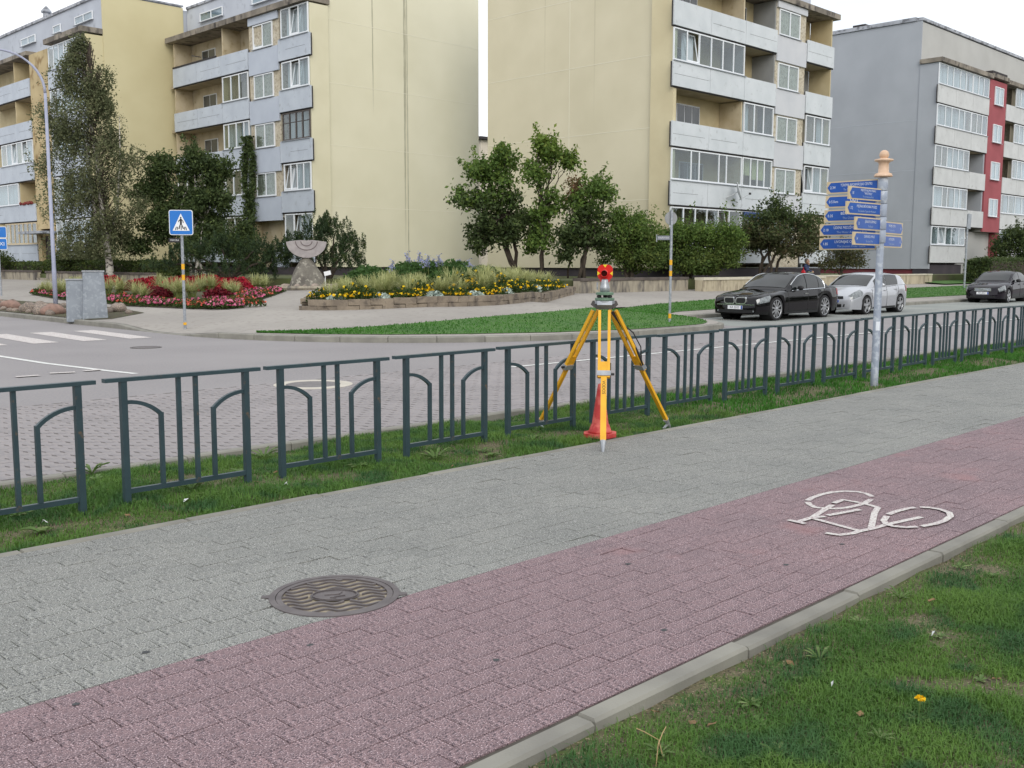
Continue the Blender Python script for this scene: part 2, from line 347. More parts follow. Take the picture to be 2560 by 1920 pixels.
kerb_run('kerb', 0.0, 60.0, 7.80, 7.90, -0.28, 0.016)
# verge and front lawn
def sheet(name, x0, x1, y0, y1, nx, ny, zf, mat):
    xs = np.linspace(x0, x1, nx); ys = np.linspace(y0, y1, ny)
    V = [(x, y, zf(x, y)) for y in ys for x in xs]; F = [(j*nx+i, j*nx+i+1, (j+1)*nx+i+1, (j+1)*nx+i) for j in range(ny-1) for i in range(nx-1)]
    return np_mesh(name, V, F, mat, smooth=True)
def vz(x, y): return -0.035 + 0.018*math.sin(x*2.1+y)+0.012*math.sin(x*5.3-2*y) + 0.02*math.sin((y-5.93)/1.87*math.pi)
def lz(x, y): return -0.034 + 0.0*x + 0.012*math.sin(x*3.1+1)*math.sin(y*4.2) + 0.006*math.sin(x*9.1+y*7)
verge = struct(sheet('verge', 0.0, 60.0, 5.925, 7.81, 300, 14, vz, m_lawn))
lawn = struct(sheet('lawn', -4.0, 40.0, -8.0, 2.238, 260, 120, lz, m_lawn))
def hash_noise(x, y, s):
    return 0.5+0.25*(np.sin(x*s+np.sin(y*s*0.7+1.3)*1.7)+np.sin(y*s*1.13+np.cos(x*s*0.6)*2.1))
def blades(name, pts, h, w, mat, lean=0.5, curl=0.5):
    n = len(pts); pts = np.asarray(pts); a = RNG.uniform(0, 2*np.pi, n); H = h*RNG.uniform(0.45, 1.25, n); W = w*RNG.uniform(0.7, 1.3, n)
    if np.ndim(h): H = np.asarray(h)*RNG.uniform(0.5, 1.2, n)
    ln = lean*RNG.uniform(0.1, 1.0, n); dx, dy = np.cos(a)*ln, np.sin(a)*ln; sx, sy = -np.sin(a)*W/2, np.cos(a)*W/2
    b0 = pts; V = np.zeros((n, 5, 3))
    V[:, 0] = b0 + np.c_[sx, sy, 0*sx]; V[:, 1] = b0 - np.c_[sx, sy, 0*sx]
    mid = b0 + np.c_[dx*H*0.35, dy*H*0.35, H*0.6]; tip = b0 + np.c_[dx*H, dy*H, H*(1-0.35*ln)]
    V[:, 2] = mid - np.c_[sx, sy, 0*sx]*0.8; V[:, 3] = mid + np.c_[sx, sy, 0*sx]*0.8; V[:, 4] = tip
    idx = np.arange(n)[:, None]*5
    F = np.concatenate([idx+np.array([0, 1, 2]), idx+np.array([0, 2, 3]), idx+np.array([3, 2, 4])], 0)
    return stuff(np_mesh(name, V.reshape(-1, 3), F, mat))
def scatter(x0, x1, y0, y1, dens, zf, keep):
    n = int((x1-x0)*(y1-y0)*dens); x = RNG.uniform(x0, x1, n); y = RNG.uniform(y0, y1, n); k = keep(x, y) > RNG.uniform(0, 1, n)
    x, y = x[k], y[k]; z = np.array([zf(a, b) for a, b in zip(x, y)]); return np.c_[x, y, z-0.004]
inview = lambda x, y: (((x-y)/(x+y) < 0.55) & ((x-y)/(x+y) > -0.56))
def keep_lawn(x, y):
    t = hash_noise(x, y, 3.1)*0.35+hash_noise(x+7, y-3, 7.3)*0.35+hash_noise(x-2, y+5, 15.0)*0.3
    edge = np.clip((2.225-y)/0.06, 0, 1)*np.clip(0.22+(2.2-y)/0.5, 0, 1)
    return np.clip((t-0.20)*4.2, 0.08, 1)*edge*inview(x, y)
p1 = scatter(1.6, 6.5, 0.3, 2.235, 24000, lz, keep_lawn)
hh = 0.040*(0.55+0.9*hash_noise(p1[:, 0], p1[:, 1], 5.0))
blades('grass', p1, hh, 0.0036, m_blade, 1.3)['label'] = 'patchy green grass on the lawn in front of the kerb'
p1b = scatter(6.5, 20, 0.3, 2.2, 3200, lz, keep_lawn); blades('grass', p1b, 0.055, 0.006, m_blade, 0.9)['label'] = 'short green grass further along the front lawn'
def keep_verge(x, y):
    t = hash_noise(x, y, 2.7)*0.35+hash_noise(x-4, y+9, 6.1)*0.35+hash_noise(x+3, y, 13.0)*0.3; e = np.clip((y-5.93)/0.06, 0, 1)*np.clip((7.80-y)/0.06, 0, 1)
    bare = 1-0.85*np.exp(-((y-6.50)/0.20)**2)*(hash_noise(x, y, 2.3) > 0.45)
    cone = (np.hypot(x-7.28, y-6.11) > 0.19)
    return np.clip((t-0.18)*3.9, 0.08, 1)*e*bare*inview(x, y)*cone
p2 = scatter(1.5, 9.5, 5.93, 7.80, 8500, vz, keep_verge)
blades('grass', p2, 0.058*(0.4+hash_noise(p2[:, 0], p2[:, 1], 4.0)), 0.0052, m_blade, 1.1)['label'] = 'tufty green grass on the verge under the railing'
p3 = scatter(9.5, 40, 5.93, 7.80, 1500, vz, keep_verge); blades('grass', p3, 0.06, 0.010, m_blade2, 0.7)['label'] = 'bright grass along the far part of the railing verge'
# ---------------------------------------------------------------- far kerb, plaza, far lawn
def boundary():
    P = [(10.9, y) for y in np.arange(120, 21.7, -0.5)]
    P += [(18.2+7.3*math.cos(a), 21.6+7.3*math.sin(a)) for a in np.linspace(math.pi, 1.5*math.pi, 24)]
    P += [(x, 14.3) for x in np.arange(18.7, 21.1, 0.4)]
    R = 1.65
    P += [(21.3+R*math.sin(a), 14.3+R*(1-math.cos(a))) for a in np.linspace(0, math.pi/2, 10)]
    P += [(21.3+R+R*(1-math.cos(a)), 14.3+R+R*math.sin(a)) for a in np.linspace(0.1, math.pi/2, 10)]
    P += [(x, 14.3+2*R) for x in np.arange(24.9, 130, 0.5)]
    return [np.array(p) for p in P]
BND = boundary()
def normals(P):
    N = []
    for i in range(len(P)):
        d = P[min(i+1, len(P)-1)]-P[max(i-1, 0)]; d = d/np.linalg.norm(d); N.append(np.array([-d[1], d[0]]))
    return N
BN = normals(BND)
KH = lambda p: 0.12*(0.12+0.88*sm(0.9, 2.6, math.hypot(p[0]-10.3, p[1]-22.3)))
plaza = bpy.data.objects.new('plaza', None); COL.objects.link(plaza); struct(plaza)
V = []; ds = [0.14, 0.5, 1.0, 1.6]
for p, n in zip(BND, BN):
    for d in ds: q = p+n*d; V.append((q[0], q[1], max(tz(q[0], q[1]), KH(p)+0.045*d)))
k = len(ds); F = [(i*k+j, i*k+j+1, (i+1)*k+j+1, (i+1)*k+j) for i in range(len(BND)-1) for j in range(k-1)]
np_mesh('plaza_border', V, [f[::-1] for f in F], m_plaza, plaza)
xs = np.arange(11.0, 112, 0.5); ys = np.arange(14.5, 120, 0.5); nx = len(xs)
DD = np.array([[edge_d(x, y) for x in xs] for y in ys])
V = [(x, y, tz(x, y)-0.002) for y in ys for x in xs]; F = []
for j in range(len(ys)-1):
    for i in range(nx-1):
        lim = 2.4 if 20.5 < xs[i] < 25.5 else 0.8
        if min(DD[j, i], DD[j, i+1], DD[j+1, i], DD[j+1, i+1]) > lim: F.append((j*nx+i, j*nx+i+1, (j+1)*nx+i+1, (j+1)*nx+i))
np_mesh('plaza_surface', V, F, m_plaza, plaza)
fk = bpy.data.objects.new('far_kerb', None); COL.objects.link(fk); struct(fk)
acc = [0.0]
for i in range(1, len(BND)): acc.append(acc[-1]+np.linalg.norm(BND[i]-BND[i-1]))
def bpt(s):
    i = min(max(np.searchsorted(acc, s)-1, 0), len(BND)-2); t = (s-acc[i])/(acc[i+1]-acc[i]); return BND[i]*(1-t)+BND[i+1]*t, BN[i]*(1-t)+BN[i+1]*t
s = acc[np.argmin([abs(p[1]-44)+abs(p[0]-10.9)*9 for p in BND])]; nst = 0
while s < acc[-1]-60:
    ring = []
    for t in (0.004, 0.33, 0.66, 0.992):
        p, n = bpt(s+t); h = KH(p)
        ring.append([(p[0], p[1], -0.05), (p[0], p[1], h-0.015), (p[0]+n[0]*.018, p[1]+n[1]*.018, h), (p[0]+n[0]*.15, p[1]+n[1]*.15, h+0.004), (p[0]+n[0]*.15, p[1]+n[1]*.15, -0.05)])
    vs = [v for r in ring for v in r]; fs = [(i*5+j, (i+1)*5+j, (i+1)*5+j+1, i*5+j+1) for i in range(3) for j in range(4)] + [(0, 1, 2, 3, 4), (19, 18, 17, 16, 15)]
    MB().add(vs, fs).build('kerb_stone', m_kerb, fk); s += 1.0; nst += 1
def strip_lawn(name, front, back, mat, lift=0.012, n=160, m=10):
    def rs(P, n):
        P = [np.array(p, float) for p in P]; a = np.r_[0, np.cumsum([np.linalg.norm(P[i+1]-P[i]) for i in range(len(P)-1)])]; o = []
        for t in np.linspace(0, a[-1], n): i = min(np.searchsorted(a, t, side='right')-1, len(P)-2); u = (t-a[i])/(a[i+1]-a[i]); o.append(P[i]*(1-u)+P[i+1]*u)
        return o
    A, B = rs(front, n), rs(back, n); V = []
    for p, q in zip(A, B):
        for v in np.linspace(0, 1, m): r = p*(1-v)+q*v; V.append((r[0], r[1], tz(r[0], r[1])+lift))
    F = [(i*m+j, (i+1)*m+j, (i+1)*m+j+1, i*m+j+1) for i in range(n-1) for j in range(m-1)]
    return np_mesh(name, V, F, mat), A, B
fr = [(11.55, 19.25), (12.2, 18.0), (13.2, 16.8), (14.5, 15.8), (16.2, 14.95), (18.2, 14.50), (20.0, 14.50), (21.2, 14.55), (21.9, 14.85), (22.55, 15.5), (23.0, 16.6), (24.0, 17.85), (25.6, 18.5), (30, 18.75), (45, 18.95), (66, 19.0)]
bk = [(11.6, 19.35), (12.5, 18.75), (13.6, 18.35), (14.8, 18.2), (16.2, 18.2), (17.6, 18.35), (19.2, 18.6), (20.6, 18.85), (21.8, 19.15), (23.5, 19.6), (25, 20.1), (27, 20.7), (30, 21.3), (34, 21.9), (48, 23.2), (66, 23.8)]
m_farlawn = M('far_turf', S(60, 98, 38), S(72, 108, 44), scale=1.2, rough=1.0, bump=0.4, bscale=50.0)
fl, A_, B_ = strip_lawn('far_lawn', fr, bk, m_farlawn); struct(fl)
pts = []
for i in range(26000):
    t = RNG.uniform(0, 1)**1.15*(len(A_)-2); k = int(t); u = t-k; v = RNG.uniform(0, 1)
    p = (A_[k]*(1-u)+A_[k+1]*u)*(1-v)+(B_[k]*(1-u)+B_[k+1]*u)*v; pts.append((p[0], p[1], tz(p[0], p[1])+0.008))
blades('grass', pts, 0.045, 0.020, m_blade2, 0.9)['label'] = 'bright green grass on the corner lawn across the road'
# terraces in front of the blocks
m_terr = M('terrace_ground', S(84, 96, 52), S(70, 66, 50), scale=0.5, rough=1.0, bump=0.4, bscale=12.0)
b = MB(); b.prism([(22.3, 46.2), (22.3, 100), (120, 100), (120, 26.2), (62, 26.2), (29.6, 26.2), (27.8, 31.0), (23.4, 36.5), (22.4, 41.0)][::-1], 0.0, 0.97); struct(b.build('terrace', m_terr))
b = MB(); b.add([(60.0, 24.4, 0.5), (110, 24.4, 0.5), (110, 26.4, 0.75), (60.0, 26.4, 0.62)], [(0, 1, 2, 3)]); struct(b.build('far_lawn_slope', m_farlawn))
# ================================================================ apartment blocks
def streak_mat(name, c1, c2, streaks, axis, dark, scale=0.4, top=None, amount=0.75, bump=0.15):
    """painted render with drip stains and painted shade lines at given positions along an axis"""
    m = M(name, c1, c2, scale=scale, rough=0.9, bump=bump, bscale=30.0, detail=3)
    t = m.node_tree; b = t.nodes['Principled BSDF']; cur = b.inputs['Base Color'].links[0].from_socket
    co = t.nodes.new('ShaderNodeTexCoord'); sx = t.nodes.new('ShaderNodeSeparateXYZ'); t.links.new(co.outputs['Object'], sx.inputs[0])
    mpn = t.nodes.new('ShaderNodeMapping'); mpn.inputs['Scale'].default_value = (9, 9, 1.6); t.links.new(co.outputs['Object'], mpn.inputs['Vector'])
    n = t.nodes.new('ShaderNodeTexNoise'); n.inputs['Scale'].default_value = 1.0; n.inputs['Detail'].default_value = 6; t.links.new(mpn.outputs['Vector'], n.inputs['Vector'])
    def math_(op, a, bb):
        x = t.nodes.new('ShaderNodeMath'); x.operation = op
        for i, v in enumerate((a, bb)):
            if v is None: continue
            if isinstance(v, (int, float)): x.inputs[i].default_value = v
            else: t.links.new(v, x.inputs[i])
        return x.outputs[0]
    for pos, wid, zlo, zhi in streaks:
        d = math_('ABSOLUTE', math_('SUBTRACT', sx.outputs[axis], pos), None)
        wob = math_('MULTIPLY', n.outputs['Fac'], wid*2)
        f = t.nodes.new('ShaderNodeMapRange'); f.inputs['From Min'].default_value = 0; f.inputs['To Min'].default_value = 1; f.inputs['To Max'].default_value = 0
        t.links.new(d, f.inputs['Value']); t.links.new(wob, f.inputs['From Max'])
        h = t.nodes.new('ShaderNodeMapRange'); h.inputs['From Min'].default_value = zlo; h.inputs['From Max'].default_value = zhi; t.links.new(sx.outputs[2], h.inputs['Value'])
        fac = math_('MULTIPLY', math_('MULTIPLY', f.outputs[0], h.outputs[0]), amount)
        x = t.nodes.new('ShaderNodeMix'); x.data_type = 'RGBA'; x.inputs['B'].default_value = dark
        t.links.new(fac, x.inputs['Factor']); t.links.new(cur, x.inputs['A']); cur = x.outputs['Result']
    t.links.new(cur, b.inputs['Base Color']); return m
def panel_mat(name, c1, c2, dirt):
    m = M(name, c1, c2, scale=1.1, rough=0.88, bump=0.25, bscale=45.0, c3=dirt, scale3=3.5, lo3=0.60, hi3=0.80)
    return m
m_panL = panel_mat('panel_bluish', S(190, 198, 208), S(180, 188, 199), S(158, 164, 172))
m_panR = panel_mat('panel_white', S(206, 211, 215), S(196, 202, 206), S(174, 178, 180))
m_panG = panel_mat('panel_offwhite', S(202, 204, 204), S(192, 194, 194), S(170, 170, 168))
m_spanR = M('spandrel_white', S(200, 202, 206), S(192, 195, 200), scale=1.0, rough=0.9, bump=0.3, bscale=60.0)
m_spanL = M('spandrel_bluish', S(186, 194, 206), S(178, 186, 199), scale=1.0, rough=0.9, bump=0.3, bscale=60.0)
m_attL = M('attic_bluish', S(190, 196, 206), S(178, 184, 195), scale=0.5, rough=0.9, c3=S(150, 156, 166), scale3=1.2, lo3=0.6, hi3=0.75, bump=0.2, bscale=30)
m_attG = M('attic_beige', S(184, 184, 181), S(175, 175, 172), scale=0.5, rough=0.9, bump=0.2, bscale=30)
m_cream = M('cream_wall', S(198, 186, 160), S(180, 166, 136), scale=1.5, rough=0.9, c3=S(150, 132, 100), scale3=3.0, lo3=0.6, hi3=0.78, bump=0.2, bscale=40)
m_cream_pale = M('pale_textured_wall', S(200, 193, 176), S(182, 172, 150), scale=2.5, rough=0.95, c3=S(160, 150, 132), scale3=9.0, bump=0.5, bscale=50)
m_yel_in = M('loggia_yellow', S(202, 188, 152), S(190, 175, 138), scale=1.5, rough=0.9, bump=0.15, bscale=40)
m_grey_in = M('loggia_grey', S(150, 152, 152), S(138, 140, 140), scale=1.5, rough=0.9)
m_slab = M('stained_concrete', S(150, 142, 130), S(112, 106, 98), scale=1.2, rough=0.95, c3=S(66, 62, 60), scale3=2.6, lo3=0.52, hi3=0.7, bump=0.4, bscale=30, stretch=(1, 1, 0.6))
m_soffit = M('loggia_soffit', S(176, 164, 140), S(158, 146, 122), scale=1.5, rough=0.95)
m_tar = M('joint_tar', S(48, 46, 48), S(66, 62, 62), scale=5.0, rough=0.95)
m_flash = M('roof_flashing', S(168, 172, 180), S(138, 142, 150), scale=1.5, rough=0.5, c3=S(104, 106, 112), scale3=3.0)
m_plinth = M('dark_plinth', S(72, 66, 70), S(58, 54, 60), scale=0.7, rough=0.9, bump=0.2, bscale=20)
m_frame = M('white_window_frame', S(226, 230, 234), rough=0.4)
m_frame_old = M('old_timber_frame', S(70, 64, 62), S(90, 82, 78), scale=6.0, rough=0.7)
m_frame_cream = M('cream_timber_frame', S(206, 190, 160), S(190, 174, 144), scale=6.0, rough=0.7)
m_glass = glass_mat('window_glass', (0.86, 0.92, 0.93), ior=1.6, clear=0.92)
m_dark = M('dark_room', S(42, 42, 44), S(58, 56, 54), scale=1.0, rough=0.9)
m_dglass = M('dark_glazing', S(54, 60, 62), S(76, 80, 82), scale=0.8, rough=0.08, spec=0.8)
m_curt = M('net_curtain', S(212, 213, 214), S(186, 188, 191), scale=1.0, rough=0.9, stretch=(7, 7, 0.3))
m_curt_w = M('white_curtain', S(230, 231, 234), S(210, 213, 217), scale=1.0, rough=0.9, stretch=(7, 7, 0.3))
m_curt_b = M('brown_curtain', S(156, 142, 124), S(128, 114, 98), scale=1.0, rough=0.9, stretch=(7, 7, 0.3))
m_blind = M('yellow_blind', S(206, 206, 156), S(196, 196, 146), scale=2.0, rough=0.8)
m_sill = M('metal_sill', S(150, 156, 164), rough=0.4)
m_redwall = M('red_column', S(160, 84, 90), S(148, 76, 82), scale=0.8, rough=0.9, bump=0.2, bscale=40)
ZB = [1.63, 4.28, 6.92, 9.57, 12.22]; ZSL = 14.86; BH = 1.13
class Fac:
    def __init__(s, ori, base): s.ori = ori; s.base = base
    def box(s, mb, s0, s1, d0, d1, z0, z1):
        if s.ori == 'x': mb.box(s0, s1, s.base+d0, s.base+d1, z0, z1)
        else: mb.box(s.base+d0, s.base+d1, s0, s1, z0, z1)
        return mb
    def pt(s, a, d, z): return (a, s.base+d, z) if s.ori == 'x' else (s.base+d, a, z)
    def part(s, name, mat, par, *bx):
        mb = MB()
        for q in bx: s.box(mb, *q)
        return mb.build(name, mat, par)
def window(par, F, s0, s1, z0, z1, d, split, frame=None, curtain=None, tilt=(), fw=0.055, back=None, sill=True, bars=False):
    """split: relative widths of the panes; curtain: material or list per pane; tilt: panes tipped open at the top"""
    frame = frame or m_frame; w = MB(); F.box(w, s0, s1, d, d+0.07, z0, z0+fw*1.3); F.box(w, s0, s1, d, d+0.07, z1-fw, z1)
    F.box(w, s0, s0+fw, d, d+0.07, z0+fw*1.3, z1-fw); F.box(w, s1-fw, s1, d, d+0.07, z0+fw*1.3, z1-fw)
    tot = sum(split); x = s0+fw; inner = s1-s0-2*fw; edges = [x]
    for q in split: x += inner*q/tot; edges.append(x)
    for e in edges[1:-1]: F.box(w, e-fw*0.55, e+fw*0.55, d-0.005, d+0.065, z0+fw*1.3, z1-fw)
    if bars: F.box(w, s0+fw, s1-fw, d+0.005, d+0.05, z0+(z1-z0)*0.62, z0+(z1-z0)*0.62+0.04)
    o = w.build('window', frame, par)
    for i in range(len(split)):
        a, c = edges[i]+fw*0.5, edges[i+1]-fw*0.5
        if i in tilt:
            sash = MB(); zz0, zz1 = z0+fw*1.6, z1-fw*1.2; lean = 0.24
            def P(u, zf, dd): return F.pt(u, d+0.03+dd+lean*zf, zz0+(zz1-zz0)*zf)
            for u0, u1, f0, f1 in ((a, a+0.045, 0, 1), (c-0.045, c, 0, 1), (a+0.045, c-0.045, 0, 0.05), (a+0.045, c-0.045, 0.95, 1)):
                vs = [P(u0, f0, 0), P(u1, f0, 0), P(u1, f1, 0), P(u0, f1, 0), P(u0, f0, 0.04), P(u1, f0, 0.04), P(u1, f1, 0.04), P(u0, f1, 0.04)]
                sash.add(vs, [(0, 1, 2, 3), (7, 6, 5, 4), (0, 4, 5, 1), (1, 5, 6, 2), (2, 6, 7, 3), (3, 7, 4, 0)])
            sash.build('sash', frame, o)
            MB().add([P(a+.045, .05, .02), P(c-.045, .05, .02), P(c-.045, .95, .02), P(a+.045, .95, .02)], [(0, 1, 2, 3)]).build('pane', m_glass, o)
        else: F.part('pane', m_glass, o, (a, c, d+0.03, d+0.038, z0+fw*1.2, z1-fw*0.9))
        cm = curtain[i] if isinstance(curtain, (list, tuple)) else curtain
        if cm is not None:
            zc = z0+0.03 if cm is not m_blind else z0+(z1-z0)*(0.42 if i < 2 else 0.3)
            n = 9; mb = MB(); vs = []
            for k in range(n):
                u = a+(c-a)*k/(n-1); q = d+(0.36 if d > -0.02 else 0.075)+(0.02 if d > -0.02 else 0.002)*math.sin(k*2.3)
                vs += [F.pt(u, q, zc), F.pt(u, q, z1-0.03)]
            mb.add(vs, [(2*k, 2*k+2, 2*k+3, 2*k+1) for k in range(n-1)]); mb.build('curtain', cm, o)
    if sill: F.part('sill', m_sill, o, (s0-0.06, s1+0.06, d-0.09, d-0.006, z0-0.035, z0-0.006))
    return o
def back_window(par, F, s0, s1, z0, z1, d, n=2, fr=None):
    w = MB(); fw = 0.06
    F.box(w, s0, s1, d-0.04, d-0.003, z0, z1)
    o = w.build('window', fr or m_frame, par)
    for i in range(n):
        a = s0+fw+(s1-s0-fw)*i/n; c = s0+(s1-s0-fw)*(i+1)/n
        F.part('pane', m_dglass, o, (a, c, d-0.052, d-0.044, z0+fw, z1-fw))
    return o
def seams(par, gm, mk, zs):
    for z in zs: mk('wall_seam', gm, par, z)
def band(par, F, s0, s1, f, mat, split, joint=True, dark_end=True, h=BH):
    e = [s0+(s1-s0)*i/split for i in range(split+1)]
    for i in range(split):
        o = F.part('balcony_panel', mat, par, (e[i]+0.012, e[i+1]-0.012, 0.0, 0.07, ZB[f]+0.03, ZB[f]+h))
        if random.random() < .6: F.part('crack_line', m_tar, o, (e[i]+0.05+random.uniform(0, .4), e[i+1]-0.03-random.uniform(0, 1.0), -0.004, -0.0005, ZB[f]+0.555, ZB[f]+0.565))
    F.part('panel_backing', m_tar, par, (s0-0.03, s1+0.03, 0.075, 0.12, ZB[f]-0.03, ZB[f]+h-0.04))
def slab_of(par, F, s0, s1, f, dep): F.part('floor_slab', m_soffit, par, (s0, s1, 0.13, dep-0.01, ZB[f]+0.01, ZB[f]+0.17))
# ------------------------------------------------ right yellow block
m_gabR = streak_mat('gable_yellow_east', S(212, 205, 180), S(204, 197, 171), [(33.3, 0.05, 8.0, 14.0), (36.6, 0.04, 10.0, 14.0), (29.78, 0.05, -3.0, 0.0)], 1, S(158, 150, 122), amount=0.45)  # last streak is a painted shade line beside the loggia side wall
m_gabR2 = M('gable_yellow_edge', S(209, 199, 166), S(200, 189, 156), scale=0.7, rough=0.9, bump=0.15, bscale=30)
m_seam = M('seam_pale', S(226, 222, 204), rough=.9)
RB = thing('apartment_building', 'five-storey yellow block with white balcony panels behind the parked black car', 'building', (38.5, 28.3, 0.9))
F = Fac('x', 28.3); D = 1.42; c = [38.48, 41.45, 44.38, 47.28, 50.25, 53.18]
F.part('wall', m_attL, RB, (38.96, 53.1, D+0.08, 12.45, 1.42, 17.2))
MB().box(38.90, 38.955, 28.3+D, 28.3+12.5, 1.40, 17.3).build('gable_wall', m_gabR, RB)
F.part('loggia_side_wall', m_gabR2, RB, (38.70, 38.93, 0.125, D-0.004, 1.42, ZSL-0.01))
F.part('loggia_back_wall', m_yel_in, RB, (38.96, 47.2, D, D+0.07, 1.42, ZSL-0.01))
F.part('plinth', m_plinth, RB, (39.02, 53.0, 0.25, 12.3, 0.5, 1.39))
for z in (14.45, 11.18, 7.89, 4.6): MB().box(38.893, 38.899, 28.3+D+0.02, 28.3+12.45, z, z+0.022).build('wall_seam', m_seam, RB)
MB().box(38.893, 38.899, 34.9, 34.925, 1.5, 17.2).build('wall_seam', m_seam, RB)
F.part('roof_slab', m_slab, RB, (38.5, 53.55, -0.10, D+0.06, ZSL, ZSL+0.28))
F.part('roof_edge', m_tar, RB, (38.5, 53.0, D-0.1, D+0.02, ZSL+0.285, ZSL+0.36))
F.part('attic', m_attL, RB, (39.0, 52.2, D+0.02, D+0.075, ZSL+0.37, 17.15))
F.part('stair_column_backing', m_cream_pale, RB, (47.29, 50.24, 0.12, D-0.01, 1.45, ZSL-0.012))
F.part('end_wall', m_yel_in, RB, (53.02, 53.10, 0.125, D-0.01, 1.45, ZSL-0.012))
for f in range(5):
    split = 3
    band(RB, F, c[0], c[3], f, m_panR, 3); slab_of(RB, F, 38.95, 47.25, f, D)
    band(RB, F, c[4]+0.03, c[5], f, m_panR, 1); slab_of(RB, F, 50.27, 53.0, f, D)
    F.part('loggia_back_wall', m_yel_in if f in (4,) else m_grey_in, RB, (50.27, 53.0, D, D+0.07, ZB[f]+0.18, ZB[f]+2.64))
    zt = (ZB[f+1] if f < 4 else ZSL)
    F.part('partition', m_cream if f != 3 else m_grey_in, RB, (44.32, 44.42, 0.14, D-0.01, ZB[f]+0.18, zt-0.03))
    F.part('partition', m_grey_in, RB, (47.20, 47.285, 0.14, D-0.01, ZB[f]+0.18, zt-0.03))
    # flush stair-side column
    if f > 0: F.part('spandrel', m_spanR, RB, (47.30, 50.22, 0.015, 0.11, ZB[f]-0.32, ZB[f]+0.93))
    window(RB, F, 47.53, 49.55, ZB[f]+0.98, ZB[f]+2.25, 0.045, [1, 1], curtain=[m_curt, m_curt] if f != 4 else None)
F.part('spandrel', m_spanR, RB, (47.30, 50.22, 0.015, 0.11, 14.52, ZSL-0.02))
# dark rooms behind the flush windows are the backing; loggia glazing per floor
def zz(f): return ZB[f]+BH+0.03, (ZB[f+1] if f < 4 else ZSL)-0.06
z0, z1 = zz(4); back_window(RB, F, 40.4, 42.2, z0-0.3, z1-0.35, D, 3); back_window(RB, F, 45.5, 46.5, z0-0.9, z1-0.25, D, 1)
z0, z1 = zz(3); window(RB, F, c[0]+0.08, c[2]-0.02, z0, z1, 0.03, [1, 1, 1, 1, .95, .95], tilt=(1,), curtain=[None, m_curt_w, None, None, None, None]); back_window(RB, F, 45.3, 46.4, z0-0.9, z1-0.25, D, 1)
back_window(RB, F, 39.6, 41.6, z0-0.3, z1-0.4, D, 2)
z0, z1 = zz(2); back_window(RB, F, 39.2, 40.1, z0-0.9, z1-0.3, D, 1); back_window(RB, F, 40.7, 42.6, z0-0.3, z1-0.3, D, 3); window(RB, F, c[2]+0.06, c[3]-0.12, z0, z1, 0.03, [1, 1, 1], curtain=[m_curt, m_curt_b, None])
z0, z1 = zz(1); window(RB, F, c[0]+0.08, c[2]-0.02, z0, z1, 0.03, [1.7, .75, 1.9, .75, 1.5]); window(RB, F, c[2]+0.06, c[3]-0.12, z0, z1, 0.03, [1, .95, .95, 1], curtain=m_blind)
back_window(RB, F, 39.3, 40.2, z0-0.9, z1-0.35, D, 1); back_window(RB, F, 41.0, 43.0, z0-0.4, z1-0.35, D, 3)
z0, z1 = zz(0); window(RB, F, c[0]+0.08, c[2]-0.02, z0, z1, 0.03, [1, 1, 1, 1, 1, 1], tilt=(4,)); window(RB, F, c[2]+0.06, c[3]-0.12, z0, z1, 0.03, [1, 1, 1])
F.part('sign_strip', M('blue_sign', S(40, 66, 120), rough=0.5), RB, (c[2]+0.1, c[3]-0.2, -0.06, -0.012, 3.92, 4.2))
z0, z1 = zz(2); window(RB, F, c[4]+0.2, c[5]-0.12, z0, z1, 0.03, [1, 1, 1], curtain=[m_curt_b, m_curt_b, m_curt])
z0, z1 = zz(1); window(RB, F, c[4]+0.2, c[5]-0.12, z0, z1, 0.03, [1, 1, 1], tilt=(0,), curtain=[None, m_curt, m_curt])
F.part('loggia_back_wall', m_cream, RB, (50.3, 53.0, 0.16, 0.22, ZB[0]+BH+0.01, ZB[1]-0.05))
# ------------------------------------------------ left yellow block
m_gabL = streak_mat('gable_yellow_south', S(217, 213, 189), S(211, 207, 182), [(37.24, 0.075, 2.0, 7.0), (37.44, 0.05, -2.0, 3.0), (37.33, 0.05, 7.0, 11.0), (35.05, 0.055, 9.5, 12.5), (32.14, 0.05, -2.0, 0.5)], 0, S(120, 118, 98), amount=0.75)  # last streak paints the shading along the loggia corner; the others are drips
m_gabLe = M('gable_edge', S(215, 210, 184), S(208, 203, 176), scale=0.7, rough=0.9, bump=0.15, bscale=30)
LB = thing('apartment_building', 'five-storey yellow block with bluish balcony panels behind the stone bowl monument', 'building', (30.8, 45.6, 0.9))
F = Fac('y', 30.8); D = 1.3; c = [45.58, 48.48, 51.52, 54.5, 57.42, 60.25]
F.part('wall', m_attL, LB, (45.86, 60.84, D+0.08, 12.05, 1.42, 17.2))
MB().box(30.8+D-0.03, 42.92, 45.80, 45.855, 1.40, 17.3).build('gable_wall', m_gabL, LB)
F.part('loggia_side_wall', m_gabLe, LB, (45.64, 45.84, 0.125, D-0.034, 1.42, ZSL-0.01))
F.part('plinth', m_plinth, LB, (45.92, 60.8, 0.25, 12.0, 0.5, 1.39))
for z in (14.25, 11.02, 7.82, 4.63): MB().box(30.8+D+0.02, 42.9, 45.793, 45.799, z, z+0.02).build('wall_seam', m_seam, LB)
F.part('roof_slab', m_slab, LB, (45.62, 60.82, -0.15, D+0.06, ZSL+0.08, ZSL+0.38))
F.part('roof_flashing', m_flash, LB, (45.9, 60.8, D+0.0, D+0.5, 17.205, 17.34))
F.part('loggia_back_wall', m_cream, LB, (51.55, 60.84, D, D+0.07, 1.42, ZSL+0.07))
F.part('stair_column_backing', m_cream_pale, LB, (48.5, 51.5, 0.13, D-0.01, ZB[1]-0.2, ZSL+0.07))
